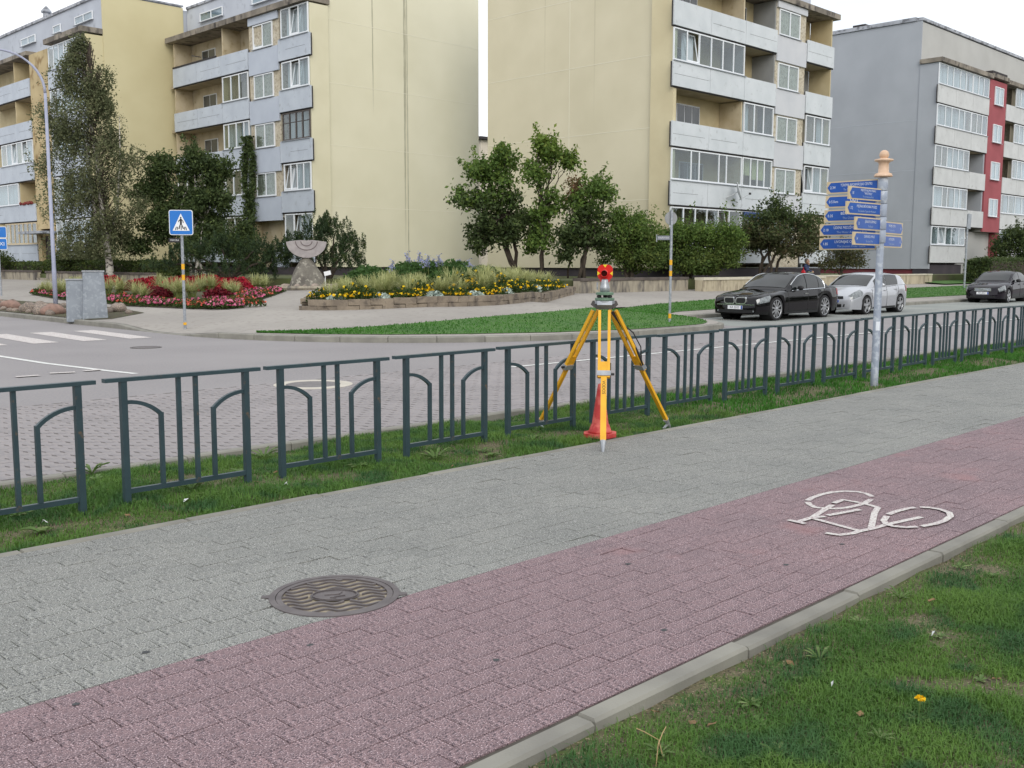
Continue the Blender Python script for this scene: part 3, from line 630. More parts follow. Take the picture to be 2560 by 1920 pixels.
F.part('column_base', m_cream, LB, (48.5, 51.5, 0.6, D-0.01, 1.0, ZB[1]-0.2))
att = [(56.4, 59.1), (50.4, 53.1), (47.0, 48.6)]
for a, q in att: window(LB, F, a, q, 16.15, 16.68, D-0.012, [1, 1] if q-a > 2 else [1], curtain=m_curt_b, back=None)
F.part('satellite_dish_mount', m_flash, LB, (58.9, 58.94, 0.6, 1.2, 14.05, 14.09))
for f in range(5):
    band(LB, F, c[2]+0.03, c[5], f, m_panL, 3); slab_of(LB, F, 51.56, 60.82, f, D)
    band(LB, F, c[0]-0.1, c[1], f, m_panL, 1); slab_of(LB, F, 45.9, 48.46, f, D)
    F.part('loggia_back_wall', m_cream, LB, (45.9, 48.46, D, D+0.07, ZB[f]+0.18, ZB[f]+2.66))
    zt = (ZB[f+1] if f < 4 else ZSL+0.08)
    F.part('partition', m_cream, LB, (54.42, 54.52, 0.14, D-0.01, ZB[f]+0.18, zt-0.03)); F.part('partition', m_cream, LB, (51.48, 51.57, 0.14, D-0.01, ZB[f]+0.18, zt-0.03))
    F.part('partition', m_cream, LB, (60.24, 60.34, 0.14, D-0.01, ZB[f]+0.18, zt-0.03))
    if f > 0:
        F.part('spandrel', m_spanL, LB, (48.52, 51.48, 0.02, 0.12, ZB[f]-0.36, ZB[f]+0.92))
        window(LB, F, 49.1, 51.05, ZB[f]+0.98, ZB[f]+2.26, 0.05, [1, 1], curtain=m_curt if f != 2 else [m_curt_w, m_curt], tilt=(1,) if f == 4 else ())
    # loggia back windows
    back_window(LB, F, 57.3, 58.9, ZB[f]+1.0, ZB[f]+2.2, D, 2); back_window(LB, F, 55.4, 56.2, ZB[f]+0.3, ZB[f]+2.2, D, 1)
F.part('spandrel', m_spanL, LB, (48.52, 51.48, 0.02, 0.12, 14.52, ZSL+0.06))
z0, z1 = zz(3); window(LB, F, c[2]+0.12, c[3]-0.06, z0, z1, 0.03, [1, 1, 1], curtain=m_curt_b)
z0, z1 = zz(2); window(LB, F, c[2]+0.12, c[3]-0.06, z0, z1, 0.03, [.6, 1, 1, .6], curtain=m_curt)
for f in (1, 0):
    z0, z1 = zz(f); window(LB, F, c[2]+0.12, c[3]-0.06, z0, z1, 0.03, [1, 1, 1], curtain=m_curt_b); window(LB, F, c[3]+0.05, c[5]-0.1, z0, z1, 0.03, [1, 1, 1, 1, 1], curtain=m_curt_b)
for f, sp, tl, fr, cu in ((4, [1, 1, 1], (1,), None, m_curt), (3, [1, 1, 1], (1,), None, m_curt), (2, [1, 1, 1, 1], (), m_frame_old, m_curt), (1, [1, 1, 1, 1], (2, 3), None, m_curt), (0, [1, 1, 1], (1,), None, [m_curt_w, m_curt_w, None])):
    z0, z1 = zz(f)
    if f == 4: z1 = ZSL+0.02
    window(LB, F, c[0]+0.1, c[1]-0.25, z0, z1, 0.03, sp, frame=fr, curtain=cu, tilt=tl, bars=fr is not None)
F.part('rail', m_tar, LB, (55.0, 60.2, -0.03, 0.06, ZB[4]+BH+0.01, ZB[4]+BH+0.10))
F.part('wall', m_spanL, LB, (48.55, 50.2, 0.4, 0.5, 1.0, 2.2))
# ------------------------------------------------ left wing set forward, further along the side street
m_gabW = streak_mat('wing_yellow', S(204, 195, 157), S(197, 187, 148), [(30.0, 0.1, 2.0, -4.0)], 0, S(170, 152, 100), amount=0.3)
m_gabWf = M('wing_ochre', S(194, 176, 136), S(178, 160, 122), scale=0.8, rough=0.9, c3=S(140, 116, 78), scale3=1.6, lo3=0.55, hi3=0.7, bump=0.3, bscale=30)
WB = thing('apartment_building', 'yellow block wing with attic windows behind the tall birch and the street lamp', 'building', (25.7, 61.0, 0.9))
F = Fac('y', 25.7); D = 1.2; c = [61.05, 63.8, 66.5, 69.6, 72.5, 75.4, 78.3]
F.part('wall', m_attL, WB, (61.08, 90, D+0.08, 12.5, 1.42, 17.2))
MB().box(25.7+D-0.02, 32.0, 60.98, 61.075, 0.95, 17.3).build('gable_wall', m_gabW, WB)
F.part('loggia_side_wall', m_gabW, WB, (61.02, 61.07, 0.125, D-0.025, 1.2, ZSL-0.01))
F.part('plinth', m_plinth, WB, (61.2, 90, 0.3, 12, 0.5, 1.39))
F.part('roof_flashing', m_flash, WB, (61.0, 90, D-0.02, D+0.5, 17.205, 17.36))
MB().box(27.2, 32.0, 60.9, 61.3, 17.365, 17.45).build('roof_flashing', m_flash, WB)
F.part('roof_slab', m_slab, WB, (61.0, 66.6, -0.15, D+0.06, ZSL+0.1, ZSL+0.4)); F.part('roof_slab', m_slab, WB, (69.5, 90, -0.15, D+0.06, ZSL-0.1, ZSL+0.15))
F.part('loggia_back_wall', m_yel_in, WB, (61.09, 90, D, D+0.07, 1.42, ZSL-0.12))
F.part('stair_column', m_gabWf, WB, (66.56, 69.55, 0.05, D-0.01, 3.75, ZSL-0.1)); F.part('stair_column', m_gabWf, WB, (66.56, 67.3, 0.05, D-0.01, 0.95, 3.74)); F.part('stair_column', m_gabWf, WB, (69.0, 69.55, 0.05, D-0.01, 0.95, 3.74))
F.part('door', M('dark_door', S(56, 48, 52), S(70, 60, 62), scale=3, rough=0.6), WB, (67.31, 68.99, 0.3, 0.4, 0.95, 3.3))
F.part('canopy', m_flash, WB, (66.4, 70.1, -1.0, 0.04, 3.42, 3.58))
for a, q in ((71.4, 73.9), (67.2, 68.4), (62.4, 65.0)): window(WB, F, a, q, 16.05, 16.55, D-0.012, [1, 1] if q-a > 2 else [1], curtain=m_curt)
for f in range(5):
    band(WB, F, c[0], c[2], f, m_panL, 2); slab_of(WB, F, 61.09, 66.5, f, D); band(WB, F, c[3], c[6], f, m_panL, 3); slab_of(WB, F, 69.6, 78.3, f, D)
    zt = (ZB[f+1] if f < 4 else ZSL-0.1)
    F.part('partition', m_yel_in, WB, (72.45, 72.55, 0.14, D-0.01, ZB[f]+0.18, zt-0.03))
    back_window(WB, F, 70.2, 71.6, ZB[f]+0.9, ZB[f]+2.2, D, 2)
z0, z1 = zz(4); window(WB, F, c[0]+0.1, c[2]-0.1, z0, z1, 0.03, [1, 1, 1, .5, 1, 1, 1], curtain=[m_curt_w]*3+[None]+[m_curt_w]*3, fw=0.04)
for f in (3, 2, 1, 0): z0, z1 = zz(f); window(WB, F, c[0]+0.1, c[2]-0.1, z0, z1, 0.03, [1, 1, 1, 1, 1, 1], curtain=m_curt_w)
z0, z1 = zz(2); window(WB, F, c[3]+0.05, c[5]-0.1, z0, z1, 0.03, [1, 1, 1, 1, 1, 1], tilt=(1, 3), curtain=m_curt_w)
z0, z1 = zz(0); window(WB, F, c[3]+0.05, c[5]-0.1, z0, z1, 0.03, [1, 1, 1, 1, 1, 1, 1], frame=m_frame_cream, curtain=m_curt_b, fw=0.08)
z0, z1 = zz(1); window(WB, F, c[4]+0.05, c[6]-0.1, z0, z1, 0.03, [1, 1, 1], curtain=m_curt_w)
b = MB()
for i in range(26): b.blob((25.66+random.uniform(-.05, .1), 70.0+i*0.085, ZB[1]+BH+0.06+random.uniform(-.03, .05)), 0.09, i, 5, 4)
b.build('flower_box', M('red_flowers', S(150, 38, 50), S(90, 60, 40), scale=20, rough=0.8), WB)
b = MB().lathe([(0.22, 0), (0.22, 0.5), (0.34, 0.55), (0.34, 0.62), (0.05, 0.95)], 8, (27.4, 70.6, 17.3)); b.build('roof_vent', m_flash, WB)
# ------------------------------------------------ grey block
m_gabG = M('gable_grey', S(166, 171, 178), S(158, 163, 170), scale=0.5, rough=0.9, bump=0.15, bscale=30)
m_gabGs = M('grey_seam', S(176, 182, 190), rough=0.9)
GB = thing('apartment_building', 'grey-gabled block with white balconies and a red window column', 'building', (67.4, 28.5, 0.7))
F = Fac('x', 28.5); D = 1.35; c = [67.42, 70.25, 73.15, 76.1, 79.35, 82.2, 85.1, 88.0]
ZG = [1.70, 4.18, 6.80, 9.42, 12.04]
GH = 1.17
F.part('wall', m_attG, GB, (67.7, 110, D+0.05, 12.4, 1.35, 17.35))
MB().box(67.62, 67.69, 28.5+D, 41.0, 1.30, 17.40).build('gable_wall', m_gabG, GB)
F.part('loggia_side_wall', m_gabG, GB, (67.56, 67.68, 0.125, D-0.005, 1.32, 14.6))
for z in (11.05, 7.8, 4.5): MB().box(67.612, 67.618, 29.9, 41, z, z+0.03).build('wall_seam', m_gabGs, GB)
F.part('roof_flashing', m_flash, GB, (67.58, 110, D-0.04, D+0.4, 17.42, 17.6)); MB().box(67.52, 67.95, 28.5+D+0.41, 41.0, 17.42, 17.66).build('roof_flashing', m_flash, GB)
for yy in (34.2, 39.6): MB().box(68.4, 69.0, yy, yy+0.9, 17.6, 18.0).build('roof_vent', m_tar, GB)
F.part('plinth', M('red_plinth', S(116, 52, 60), S(98, 46, 54), scale=1, rough=0.9), GB, (67.72, 110, D-0.1, 12.3, 0.4, 1.29))
F.part('plinth', m_plinth, GB, (67.6, 73.1, 0.2, D-0.12, 0.4, 1.60))
F.part('roof_slab', m_slab, GB, (67.45, 76.3, -0.15, D, 14.62, 14.9)); F.part('roof_slab', m_slab, GB, (76.32, 79.3, -0.15, D, 14.74, 15.0)); F.part('roof_slab', m_slab, GB, (79.34, 100, -0.15, D, 14.62, 14.9))
F.part('roof_vent', m_tar, GB, (76.4, 79.2, 0.0, D-0.02, 15.02, 15.22))
F.part('red_column', m_redwall, GB, (76.12, 79.32, 0.03, 0.14, 3.95, 14.60)); F.part('column_backing', m_attG, GB, (76.2, 79.2, 0.16, D, 3.96, 14.6)); F.part('wall', m_attG, GB, (73.2, 79.2, 0.7, D, 0.6, 3.94))
F.part('loggia_back_wall', m_cream_pale, GB, (67.7, 76.1, D-0.06, D+0.04, 1.4, 14.6)); F.part('loggia_back_wall', m_grey_in, GB, (79.3, 100, D-0.06, D+0.04, 1.4, 14.6))
F.part('red_post', m_redwall, GB, (79.2, 79.34, 0.05, 0.69, 0.7, 3.9))
for f in range(5):
    z0 = ZG[f]; zt = ZG[f+1] if f < 4 else 14.62
    def gband(s0, s1, n, z0=z0):
        e = [s0+(s1-s0)*i/n for i in range(n+1)]
        for i in range(n): F.part('balcony_panel', m_panG, GB, (e[i]+0.015, e[i+1]-0.015, 0.0, 0.07, z0+0.03, z0+GH))
        F.part('panel_backing', m_tar, GB, (s0-0.04, s1+0.02, 0.075, 0.12, z0-0.02, z0+GH-0.04))
        F.part('floor_slab', m_soffit, GB, (s0+0.3, s1, 0.13, D-0.07, z0+0.01, z0+0.17))
    gband(c[0], c[3] if f else c[2], 3 if f else 2); gband(c[4], c[7], 3)
    F.part('partition', m_gabG, GB, (75.9, 76.1, 0.14, D-0.07, z0+0.18, zt-0.02)) if f else None
    F.part('partition', m_cream_pale, GB, (82.1, 82.2, 0.14, D-0.07, z0+0.18, zt-0.02))
    a, q = z0+GH+0.03, zt-0.05
    if f == 4: window(GB, F, c[0]+0.1, c[2]-0.05, a, q, 0.03, [1.3, 1, 1.2, 1, 1.2], curtain=m_curt_w); window(GB, F, c[2], c[3]-0.08, a, q, 0.03, [1, 1, 1], curtain=m_curt_w)
    elif f == 3: window(GB, F, c[0]+0.1, c[2]-0.05, a, q, 0.03, [1.2, 1, 1.2, .9, 1.1], curtain=m_curt); window(GB, F, c[2], c[3]-0.08, a, q, 0.03, [1, 1, 1], curtain=m_curt_b)
    elif f == 2: window(GB, F, c[0]+0.1, c[2]-0.05, a, q, 0.03, [1, 1, 1, 1, 1, 1], curtain=[m_curt_b, m_curt_b, m_curt_b, m_curt_w, m_curt, m_curt]); back_window(GB, F, 74.6, 75.4, z0+0.3, q-0.3, D-0.06, 1)
    elif f == 1: window(GB, F, c[0]+0.1, c[2]-0.05, a, q, 0.03, [1.3, .8, 1.2, .8, 1.3], curtain=[m_curt_w, m_curt_w, m_curt_b, m_curt, m_curt_w]); back_window(GB, F, 74.4, 75.2, z0+0.3, q-0.3, D-0.06, 1)
    else:
        window(GB, F, c[0]+0.1, c[2]-0.1, a, q, 0.03, [1, 1.2, 1, 1.2, 1], tilt=(1,), curtain=m_curt); back_window(GB, F, 74.0, 75.1, 2.3, 3.5, 0.7, 2)
    if f: window(GB, F, 77.0, 78.6, z0+0.88, z0+2.15, -0.05, [1, 1], curtain=m_curt_w)
    window(GB, F, c[4]+0.1 if f in (1, 0) else c[5]-0.9, c[6], a, q, 0.03, [1, 1, 1, 1], curtain=[m_curt_b, m_curt, m_curt, m_curt_w])
# far low house seen through the gap
HB = thing('house', 'small cream gable seen through the gap between the two yellow blocks', 'house', (72, 70, 0.6))
MB().box(64, 78, 68, 80, 0.5, 12.6).build('wall', M('far_cream', S(216, 206, 188), S(206, 196, 180), scale=.5, rough=.9), HB)
MB().box(63.6, 78.4, 67.6, 80.4, 12.62, 12.85).build('roof', m_tar, HB)
for xx in (66.2, 68.4): MB().box(xx, xx+0.5, 67.95, 67.99, 10.6, 11.4).build('window', m_dglass, HB)
# dish on the balcony
p = onY(1834, 480, 28.1)
SD = thing('satellite_dish', 'white satellite dish bracketed to a balcony panel of the right yellow block', 'dish', (p[0], 28.29, p[2]-0.3))
b = MB(); prof = []
ax = Vector((0.55, -0.80, 0.25)).normalized(); q = ax.to_track_quat('Z', 'Y').to_matrix()
vs = []; nr, na = 6, 20
for i in range(nr+1):
    r = 0.42*i/nr
    for j in range(na): a = 2*math.pi*j/na; v = q @ Vector((r*math.cos(a), r*1.1*math.sin(a), 0.45*r*r)); vs.append((p[0]+v.x, 28.3-0.42+v.y, p[2]+v.z))
b.add(vs, [(i*na+j, i*na+(j+1) % na, (i+1)*na+(j+1) % na, (i+1)*na+j) for i in range(nr) for j in range(na)])
m_dish = M('dish_grey', S(190, 194, 196), rough=0.5)
o = b.build('dish', m_dish, SD, True); md = o.modifiers.new('s', 'SOLIDIFY'); md.thickness = 0.02
MB().tube([(p[0]-0.35, 28.29, p[2]-0.3), (p[0]-0.2, 27.98, p[2]-0.15), (p[0], 27.88, p[2])], 0.025, 6).build('bracket', m_dish, SD)
e = ax*0.62
MB().tube([(p[0]+0.1, 27.86, p[2]-0.40), (p[0]+e.x, 27.88+e.y, p[2]+e.z-0.25)], 0.012, 6).build('feed_arm', m_dish, SD)
MB().box(p[0]+e.x-0.04, p[0]+e.x+0.05, 27.85+e.y, 27.93+e.y, p[2]+e.z-0.30, p[2]+e.z-0.2).build('feed_horn', m_tar, SD)
# ================================================================ railing, survey tripod, signs, markings, walls
m_rail = M('railing_paint', S(52, 72, 78), S(46, 64, 71), scale=5.0, rough=0.42, c3=S(98, 84, 70), scale3=16.0, lo3=0.66, hi3=0.76, bump=0.1, bscale=80.0)
m_galv = M('galvanised_steel', S(158, 164, 172), S(140, 146, 154), scale=6.0, rough=0.45, metal=0.35, c3=S(176, 180, 186), scale3=18.0)
m_lamp = M('lamp_post_paint', S(164, 168, 188), S(152, 157, 178), scale=3.0, rough=0.5)
m_black = M('black_plastic', S(26, 26, 28), S(36, 36, 38), scale=10, rough=0.5)
m_yband = M('yellow_band', S(230, 172, 30), rough=0.5)
RY = lambda x: 6.605+0.0145*(x-2.9)
RH = 0.862
def make_panel():
    t = thing('railing_panel', 'dark green steel railing panel with two arched side bars', 'railing', (0, 0, 0))
    P = 0.92; w = 0.042
    MB().box(-0.13, P+0.115, -0.026, 0.026, RH-0.026, RH).build('top_rail', m_rail, t)
    MB().box(0.022, P-0.022, -0.016, 0.016, 0.075, 0.108).build('bottom_rail', m_rail, t)
    for x in (0, P): MB().box(x-w/2, x+w/2, -w/2, w/2, -0.12, RH-0.027).build('post', m_rail, t)
    for x in (0.43*P, 0.57*P): MB().box(x-0.014, x+0.014, -0.014, 0.014, 0.109, RH-0.027).build('bar', m_rail, t)
    for sg, x0, x1 in ((1, w/2, 0.285*P), (-1, P-w/2, 0.715*P)):
        pts = []
        for k in range(9):
            a = math.radians(46)*k/8; r = abs(x1-x0)/math.sin(math.radians(46))
            pts.append((x0+sg*r*math.sin(a)*0.999, 0, 0.695-r*(1-math.cos(a))))
        b = MB()
        for k in range(8): b.beam(pts[k], pts[k+1], 0.026, 0.026, up=(0, 1, 0))
        b.build('arched_bar', m_rail, t)
        MB().box(x1-0.014, x1+0.014, -0.014, 0.014, 0.109, pts[-1][2]+0.012).build('short_bar', m_rail, t)
    return t
pan = make_panel(); first = True; k = 0; x = 2.94-1.222*3
while x < 36:
    o = pan if first else copy_tree(pan); first = False
    o.location = (x, RY(x), -0.004+random.uniform(-.006, .006)); o.rotation_euler = (random.uniform(-.006, .006), random.uniform(-.004, .004), 0.0145+random.uniform(-.006, .006))
    if abs(x-7.83) < 0.1: o['label'] = 'dark green railing panel directly behind the yellow survey tripod and cone'
    elif abs(x-12.7) < 0.65: o['label'] = 'dark green railing panel directly behind the direction signpost'
    o['group'] = 'railing panels along the verge'; x += 1.222; k += 1
# ---------------------------------------------------------------- survey tripod and prism
m_tyel = M('tripod_yellow', S(232, 176, 40), S(220, 162, 30), scale=6.0, rough=0.45, bump=0.05)
m_talu = M('cast_aluminium', S(176, 180, 184), S(150, 154, 160), scale=12, rough=0.4, metal=0.5)
m_tgrey = M('tripod_hinge_grey', S(92, 88, 86), S(76, 72, 72), scale=8, rough=0.6)
TP = Vector((7.43, 6.20, 0.0)); feet = [Vector((6.69, 5.58, 0.0)), Vector((8.31, 6.06, -0.02)), Vector((7.35, 6.99, -0.02))]
TRI = thing('survey_tripod', 'yellow surveying tripod standing on the verge beside the footpath', 'tripod', TP)
HZ = 1.275
b = MB(); b.lathe([(0.085, HZ-0.035), (0.095, HZ-0.03), (0.095, HZ-0.005), (0.085, HZ)], 24, (TP.x, TP.y, 0)); b.build('head_plate', m_talu, TRI)
for i, ft in enumerate(feet):
    d = (ft-TP); d.z = 0; d.normalize(); side = Vector((-d.y, d.x, 0))
    top = TP + d*0.085 + Vector((0, 0, HZ-0.07)); tip = ft + Vector((0, 0, 0.0)); ax = (tip-top); L = ax.length; ax.normalize(); nrm = side.cross(ax).normalized()
    leg = MB()
    for sg in (-1, 1): leg.beam(top+side*0.045*sg+ax*0.03, top+ax*(L*0.50)+side*0.042*sg, 0.026, 0.030, up=nrm)
    leg.beam(top+ax*(L*0.39), top+ax*(L*0.50), 0.060, 0.018, up=nrm)
    lo = leg.build('leg', m_tyel, TRI)
    MB().beam(top+ax*(L*0.42), top+ax*(L*0.93), 0.052, 0.024, up=nrm).build('lower_leg', m_tyel, lo)
    c_ = MB(); c_.beam(top+ax*(L*0.475)-side*0.062, top+ax*(L*0.475)+side*0.062, 0.050, 0.046, up=nrm); c_.build('clamp', m_talu, lo)
    MB().tube([top+ax*(L*0.475)+side*0.062, top+ax*(L*0.475)+side*0.095], 0.012, 8).build('clamp_screw', m_black, lo)
    b = MB(); b.beam(top-ax*0.035-side*0.07, top-ax*0.035+side*0.07, 0.045, 0.075, up=nrm); b.build('hinge', m_talu if i == 0 else m_tgrey, lo)
    b = MB(); b.tube([top+ax*(L*0.925), top+ax*(L*0.955), top+ax*(L*0.99), top+ax*(L+0.02)], [0.032, 0.020, 0.014, 0.004], 8); b.beam(top+ax*(L*0.965), top+ax*(L*0.965)+nrm*0.075*(1 if nrm.z < 0.9 else 1)+Vector((0, 0, 0)), 0.03, 0.008); b.build('foot', m_talu, lo)
    if i == 0:
        face = -nrm if nrm.dot(Vector((-.7, -.7, 0))) < 0 else nrm
        o_ = top+ax*(L*0.525)+face*0.0135
        text_mesh('VODOS', 0.040, m_black, 'lettering', lo, frame_mtx(o_, ax, face), 'LEFT')
        MB().beam(top+ax*(L*0.42)+face*0.010, top+ax*(L*0.425)+face*0.010, 0.014, 0.002, up=face).build('emblem', m_tgrey, lo)
ft = feet[1]; d = (ft-TP); d.z = 0; d.normalize(); top = TP+d*0.10+Vector((0, 0, HZ-0.09)); ax = (ft-top).normalized()
MB().tube([top+Vector((0, 0, -.02)), top+ax*0.30+Vector((.02, -.03, 0)), top+ax*0.52+Vector((.0, -.05, .0)), top+ax*0.70+Vector((-.015, -.04, 0))], 0.017, 8).build('strap', m_black, TRI, True)
MB().tube([top+ax*0.16+Vector((0, 0, .02)), top+ax*0.33+Vector((.08, -.02, .05)), top+ax*0.50+Vector((.09, -.02, .05)), top+ax*0.62+Vector((0.03, -.02, 0))], 0.006, 6).build('strap_cord', m_black, TRI, True)
PR = thing('survey_prism', 'red and yellow surveying prism on a green tribrach atop the tripod', 'prism', (TP.x, TP.y, HZ+0.001))
m_trib = M('tribrach_green', S(112, 140, 118), S(96, 124, 104), scale=9, rough=0.5); m_pred = M('prism_red', S(214, 34, 26), S(200, 26, 20), scale=6, rough=0.35)
zq = HZ+0.001
MB().lathe([(0.088, 0), (0.092, 0.006), (0.092, 0.022), (0.06, 0.026)], 20, (TP.x, TP.y, zq)).build('tribrach_base', m_trib, PR)
for k in range(3):
    a = 0.6+k*2.094; MB().lathe([(0.016, 0.027), (0.023, 0.030), (0.023, 0.046), (0.016, 0.049)], 10, (TP.x+0.058*math.cos(a), TP.y+0.058*math.sin(a), zq)).build('foot_screw', m_black, PR)
MB().lathe([(0.070, 0.050), (0.084, 0.053), (0.084, 0.074), (0.060, 0.078)], 20, (TP.x, TP.y, zq)).build('tribrach_top', m_trib, PR)
MB().lathe([(0.046, 0.079), (0.046, 0.12), (0.040, 0.14), (0.034, 0.165), (0.032, 0.19), (0.022, 0.20)], 18, (TP.x, TP.y, zq)).build('carrier', m_talu, PR, True)
MB().tube([(TP.x-0.05, TP.y+0.05, zq+0.10), (TP.x-0.05, TP.y+0.05, zq+0.17)], 0.007, 6).build('level_vial', m_galv, PR)
pd = Vector((-0.82, -0.57, 0)).normalized(); ps = Vector((-pd.y, pd.x, 0)); pc = Vector((TP.x, TP.y, zq+0.262))
def pp(u, v, w): return pc + ps*u + Vector((0, 0, 1))*v + pd*w
outline = []
for k in range(28):
    a = 2*math.pi*k/28; r = 0.078*(1+0.10*math.cos(2*a)*0 + 0.07*math.cos(4*a+math.pi)); outline.append((r*math.cos(a)*0.98, r*math.sin(a)*0.98))
n = len(outline); b = MB(); b.add([pp(u, v, -0.035) for u, v in outline]+[pp(u, v, 0.0) for u, v in outline], [tuple(range(n-1, -1, -1)), tuple(range(n, 2*n))]+[(i, (i+1) % n, n+(i+1) % n, n+i) for i in range(n)])
b.build('target_plate', m_pred, PR)
MB().add([pp(0.018*math.cos(a)*s, 0, 0) if False else pp(-0.004+r*math.cos(a), -0.01+r*math.sin(a), w) for r, w in ((0.036, 0.001), (0.036, 0.05), (0.030, 0.052), (0.028, 0.03)) for a in [2*math.pi*j/20 for j in range(20)]], [(i*20+j, i*20+(j+1) % 20, (i+1)*20+(j+1) % 20, (i+1)*20+j) for i in range(3) for j in range(20)]).build('prism_housing', m_pred, PR)
MB().add([pp(-0.004+0.0285*math.cos(2*math.pi*j/20), -0.01+0.0285*math.sin(2*math.pi*j/20), 0.031) for j in range(20)], [tuple(range(20))]).build('prism_glass', M('prism_glass', S(60, 10, 14), rough=0.05, spec=0.9), PR)
m_pyel = M('prism_yellow', S(236, 206, 40), rough=0.4)
for (u, v), (du, dv) in (((0, 0.072), (0, -1)), ((0.072, -0.01), (-1, 0)), ((-0.072, -0.01), (1, 0))):
    q = [(u-dv*0.020, v+du*0.020), (u+dv*0.020, v-du*0.020), (u+du*0.028, v+dv*0.028)]
    MB().add([pp(a, c_, 0.002) for a, c_ in q], [(0, 1, 2)]).build('arrow_mark', m_pyel, PR)
MB().add([pp(u, v, w) for w in (-0.03, -0.004) for u, v in ((-0.05, -0.072), (0.05, -0.072), (0.018, -0.118), (-0.018, -0.118))], [(0, 1, 2, 3), (7, 6, 5, 4), (0, 4, 5, 1), (1, 5, 6, 2), (2, 6, 7, 3), (3, 7, 4, 0)]).build('prism_neck', m_pred, PR)
# ---------------------------------------------------------------- traffic cone
CP = (7.28, 6.11, 0.012)
CO = thing('traffic_cone', 'faded red traffic cone hidden behind the front tripod leg', 'cone', CP)
m_cone = M('cone_red', S(196, 62, 58), S(178, 50, 50), scale=4, rough=0.6, c3=S(206, 96, 86), scale3=9.0)
oct_ = [(0.158*math.cos(a)*(1.08 if k % 2 else 1), 0.158*math.sin(a)*(1.08 if k % 2 else 1)) for k, a in enumerate([math.pi/8+k*math.pi/4 for k in range(8)])]
MB().prism([(CP[0]+x_, CP[1]+y_) for x_, y_ in oct_], CP[2], CP[2]+0.035).build('base', m_cone, CO)
MB().lathe([(0.115, 0.036), (0.105, 0.055), (0.085, 0.11), (0.082, 0.112), (0.078, 0.125), (0.030, 0.46), (0.024, 0.49), (0.012, 0.495)], 24, CP).build('cone_body', m_cone, CO, True)
# ---------------------------------------------------------------- direction signpost
m_peach = M('peach_paint', S(222, 192, 166), S(210, 178, 150), scale=6, rough=0.5)
m_postg = M('sign_post_grey', S(164, 174, 190), S(150, 160, 176), scale=4, rough=0.5, c3=S(186, 194, 204), scale3=14.0)
m_board = M('board_cream', S(214, 196, 160), S(200, 182, 148), scale=5, rough=0.5)
m_sblue = M('sign_blue', S(28, 82, 168), S(34, 90, 176), scale=3, rough=0.35)
m_lett = M('white_lettering', S(226, 232, 240), rough=0.5); m_lett2 = M('pale_blue_lettering', S(164, 184, 214), rough=0.5)
SPp = Vector((13.12, 6.22, 0.0))
SP = thing('direction_signpost', 'grey direction signpost with blue finger boards and peach ball finial', 'signpost', SPp)
b = MB(); b.lathe([(0.052, -0.15), (0.050, 0.2), (0.046, 1.9), (0.046, 1.93)], 18, SPp); b.build('pole', m_postg, SP, True)
b = MB()
for k in range(5): b.lathe([(0.060, 1.90+0.17*k), (0.064, 1.905+0.17*k), (0.064, 2.06+0.17*k), (0.060, 2.065+0.17*k)], 18, SPp)
b.build('pole_sleeve', m_postg, SP, True)
MB().lathe([(0.03, 2.755), (0.115, 2.76), (0.118, 2.772), (0.105, 2.80), (0.068, 2.815), (0.064, 2.93), (0.075, 2.95), (0.118, 2.965), (0.118, 2.985), (0.05, 3.0), (0.045, 3.005)], 24, SPp).build('finial_collar', m_peach, SP, True)
MB().lathe([(0.02, 2.985)]+[(0.062*math.sin(a), 3.045-0.062*math.cos(a)) for a in np.linspace(0.4, 3.12, 12)], 20, SPp).build('finial_ball', m_peach, SP, True)
MB().box(SPp.x-0.06, SPp.x-0.054, SPp.y-0.07, SPp.y+0.02, 0.70, 0.80) if False else None
MB().add([(SPp.x-0.0515*math.cos(a)*1.02, SPp.y-0.0515*math.sin(a)*1.02, z) for z in (0.74, 0.86) for a in np.linspace(0.2, 1.3, 6)], [(i, i+1, i+7, i+6) for i in range(5)]).build('sticker', m_lett, SP)
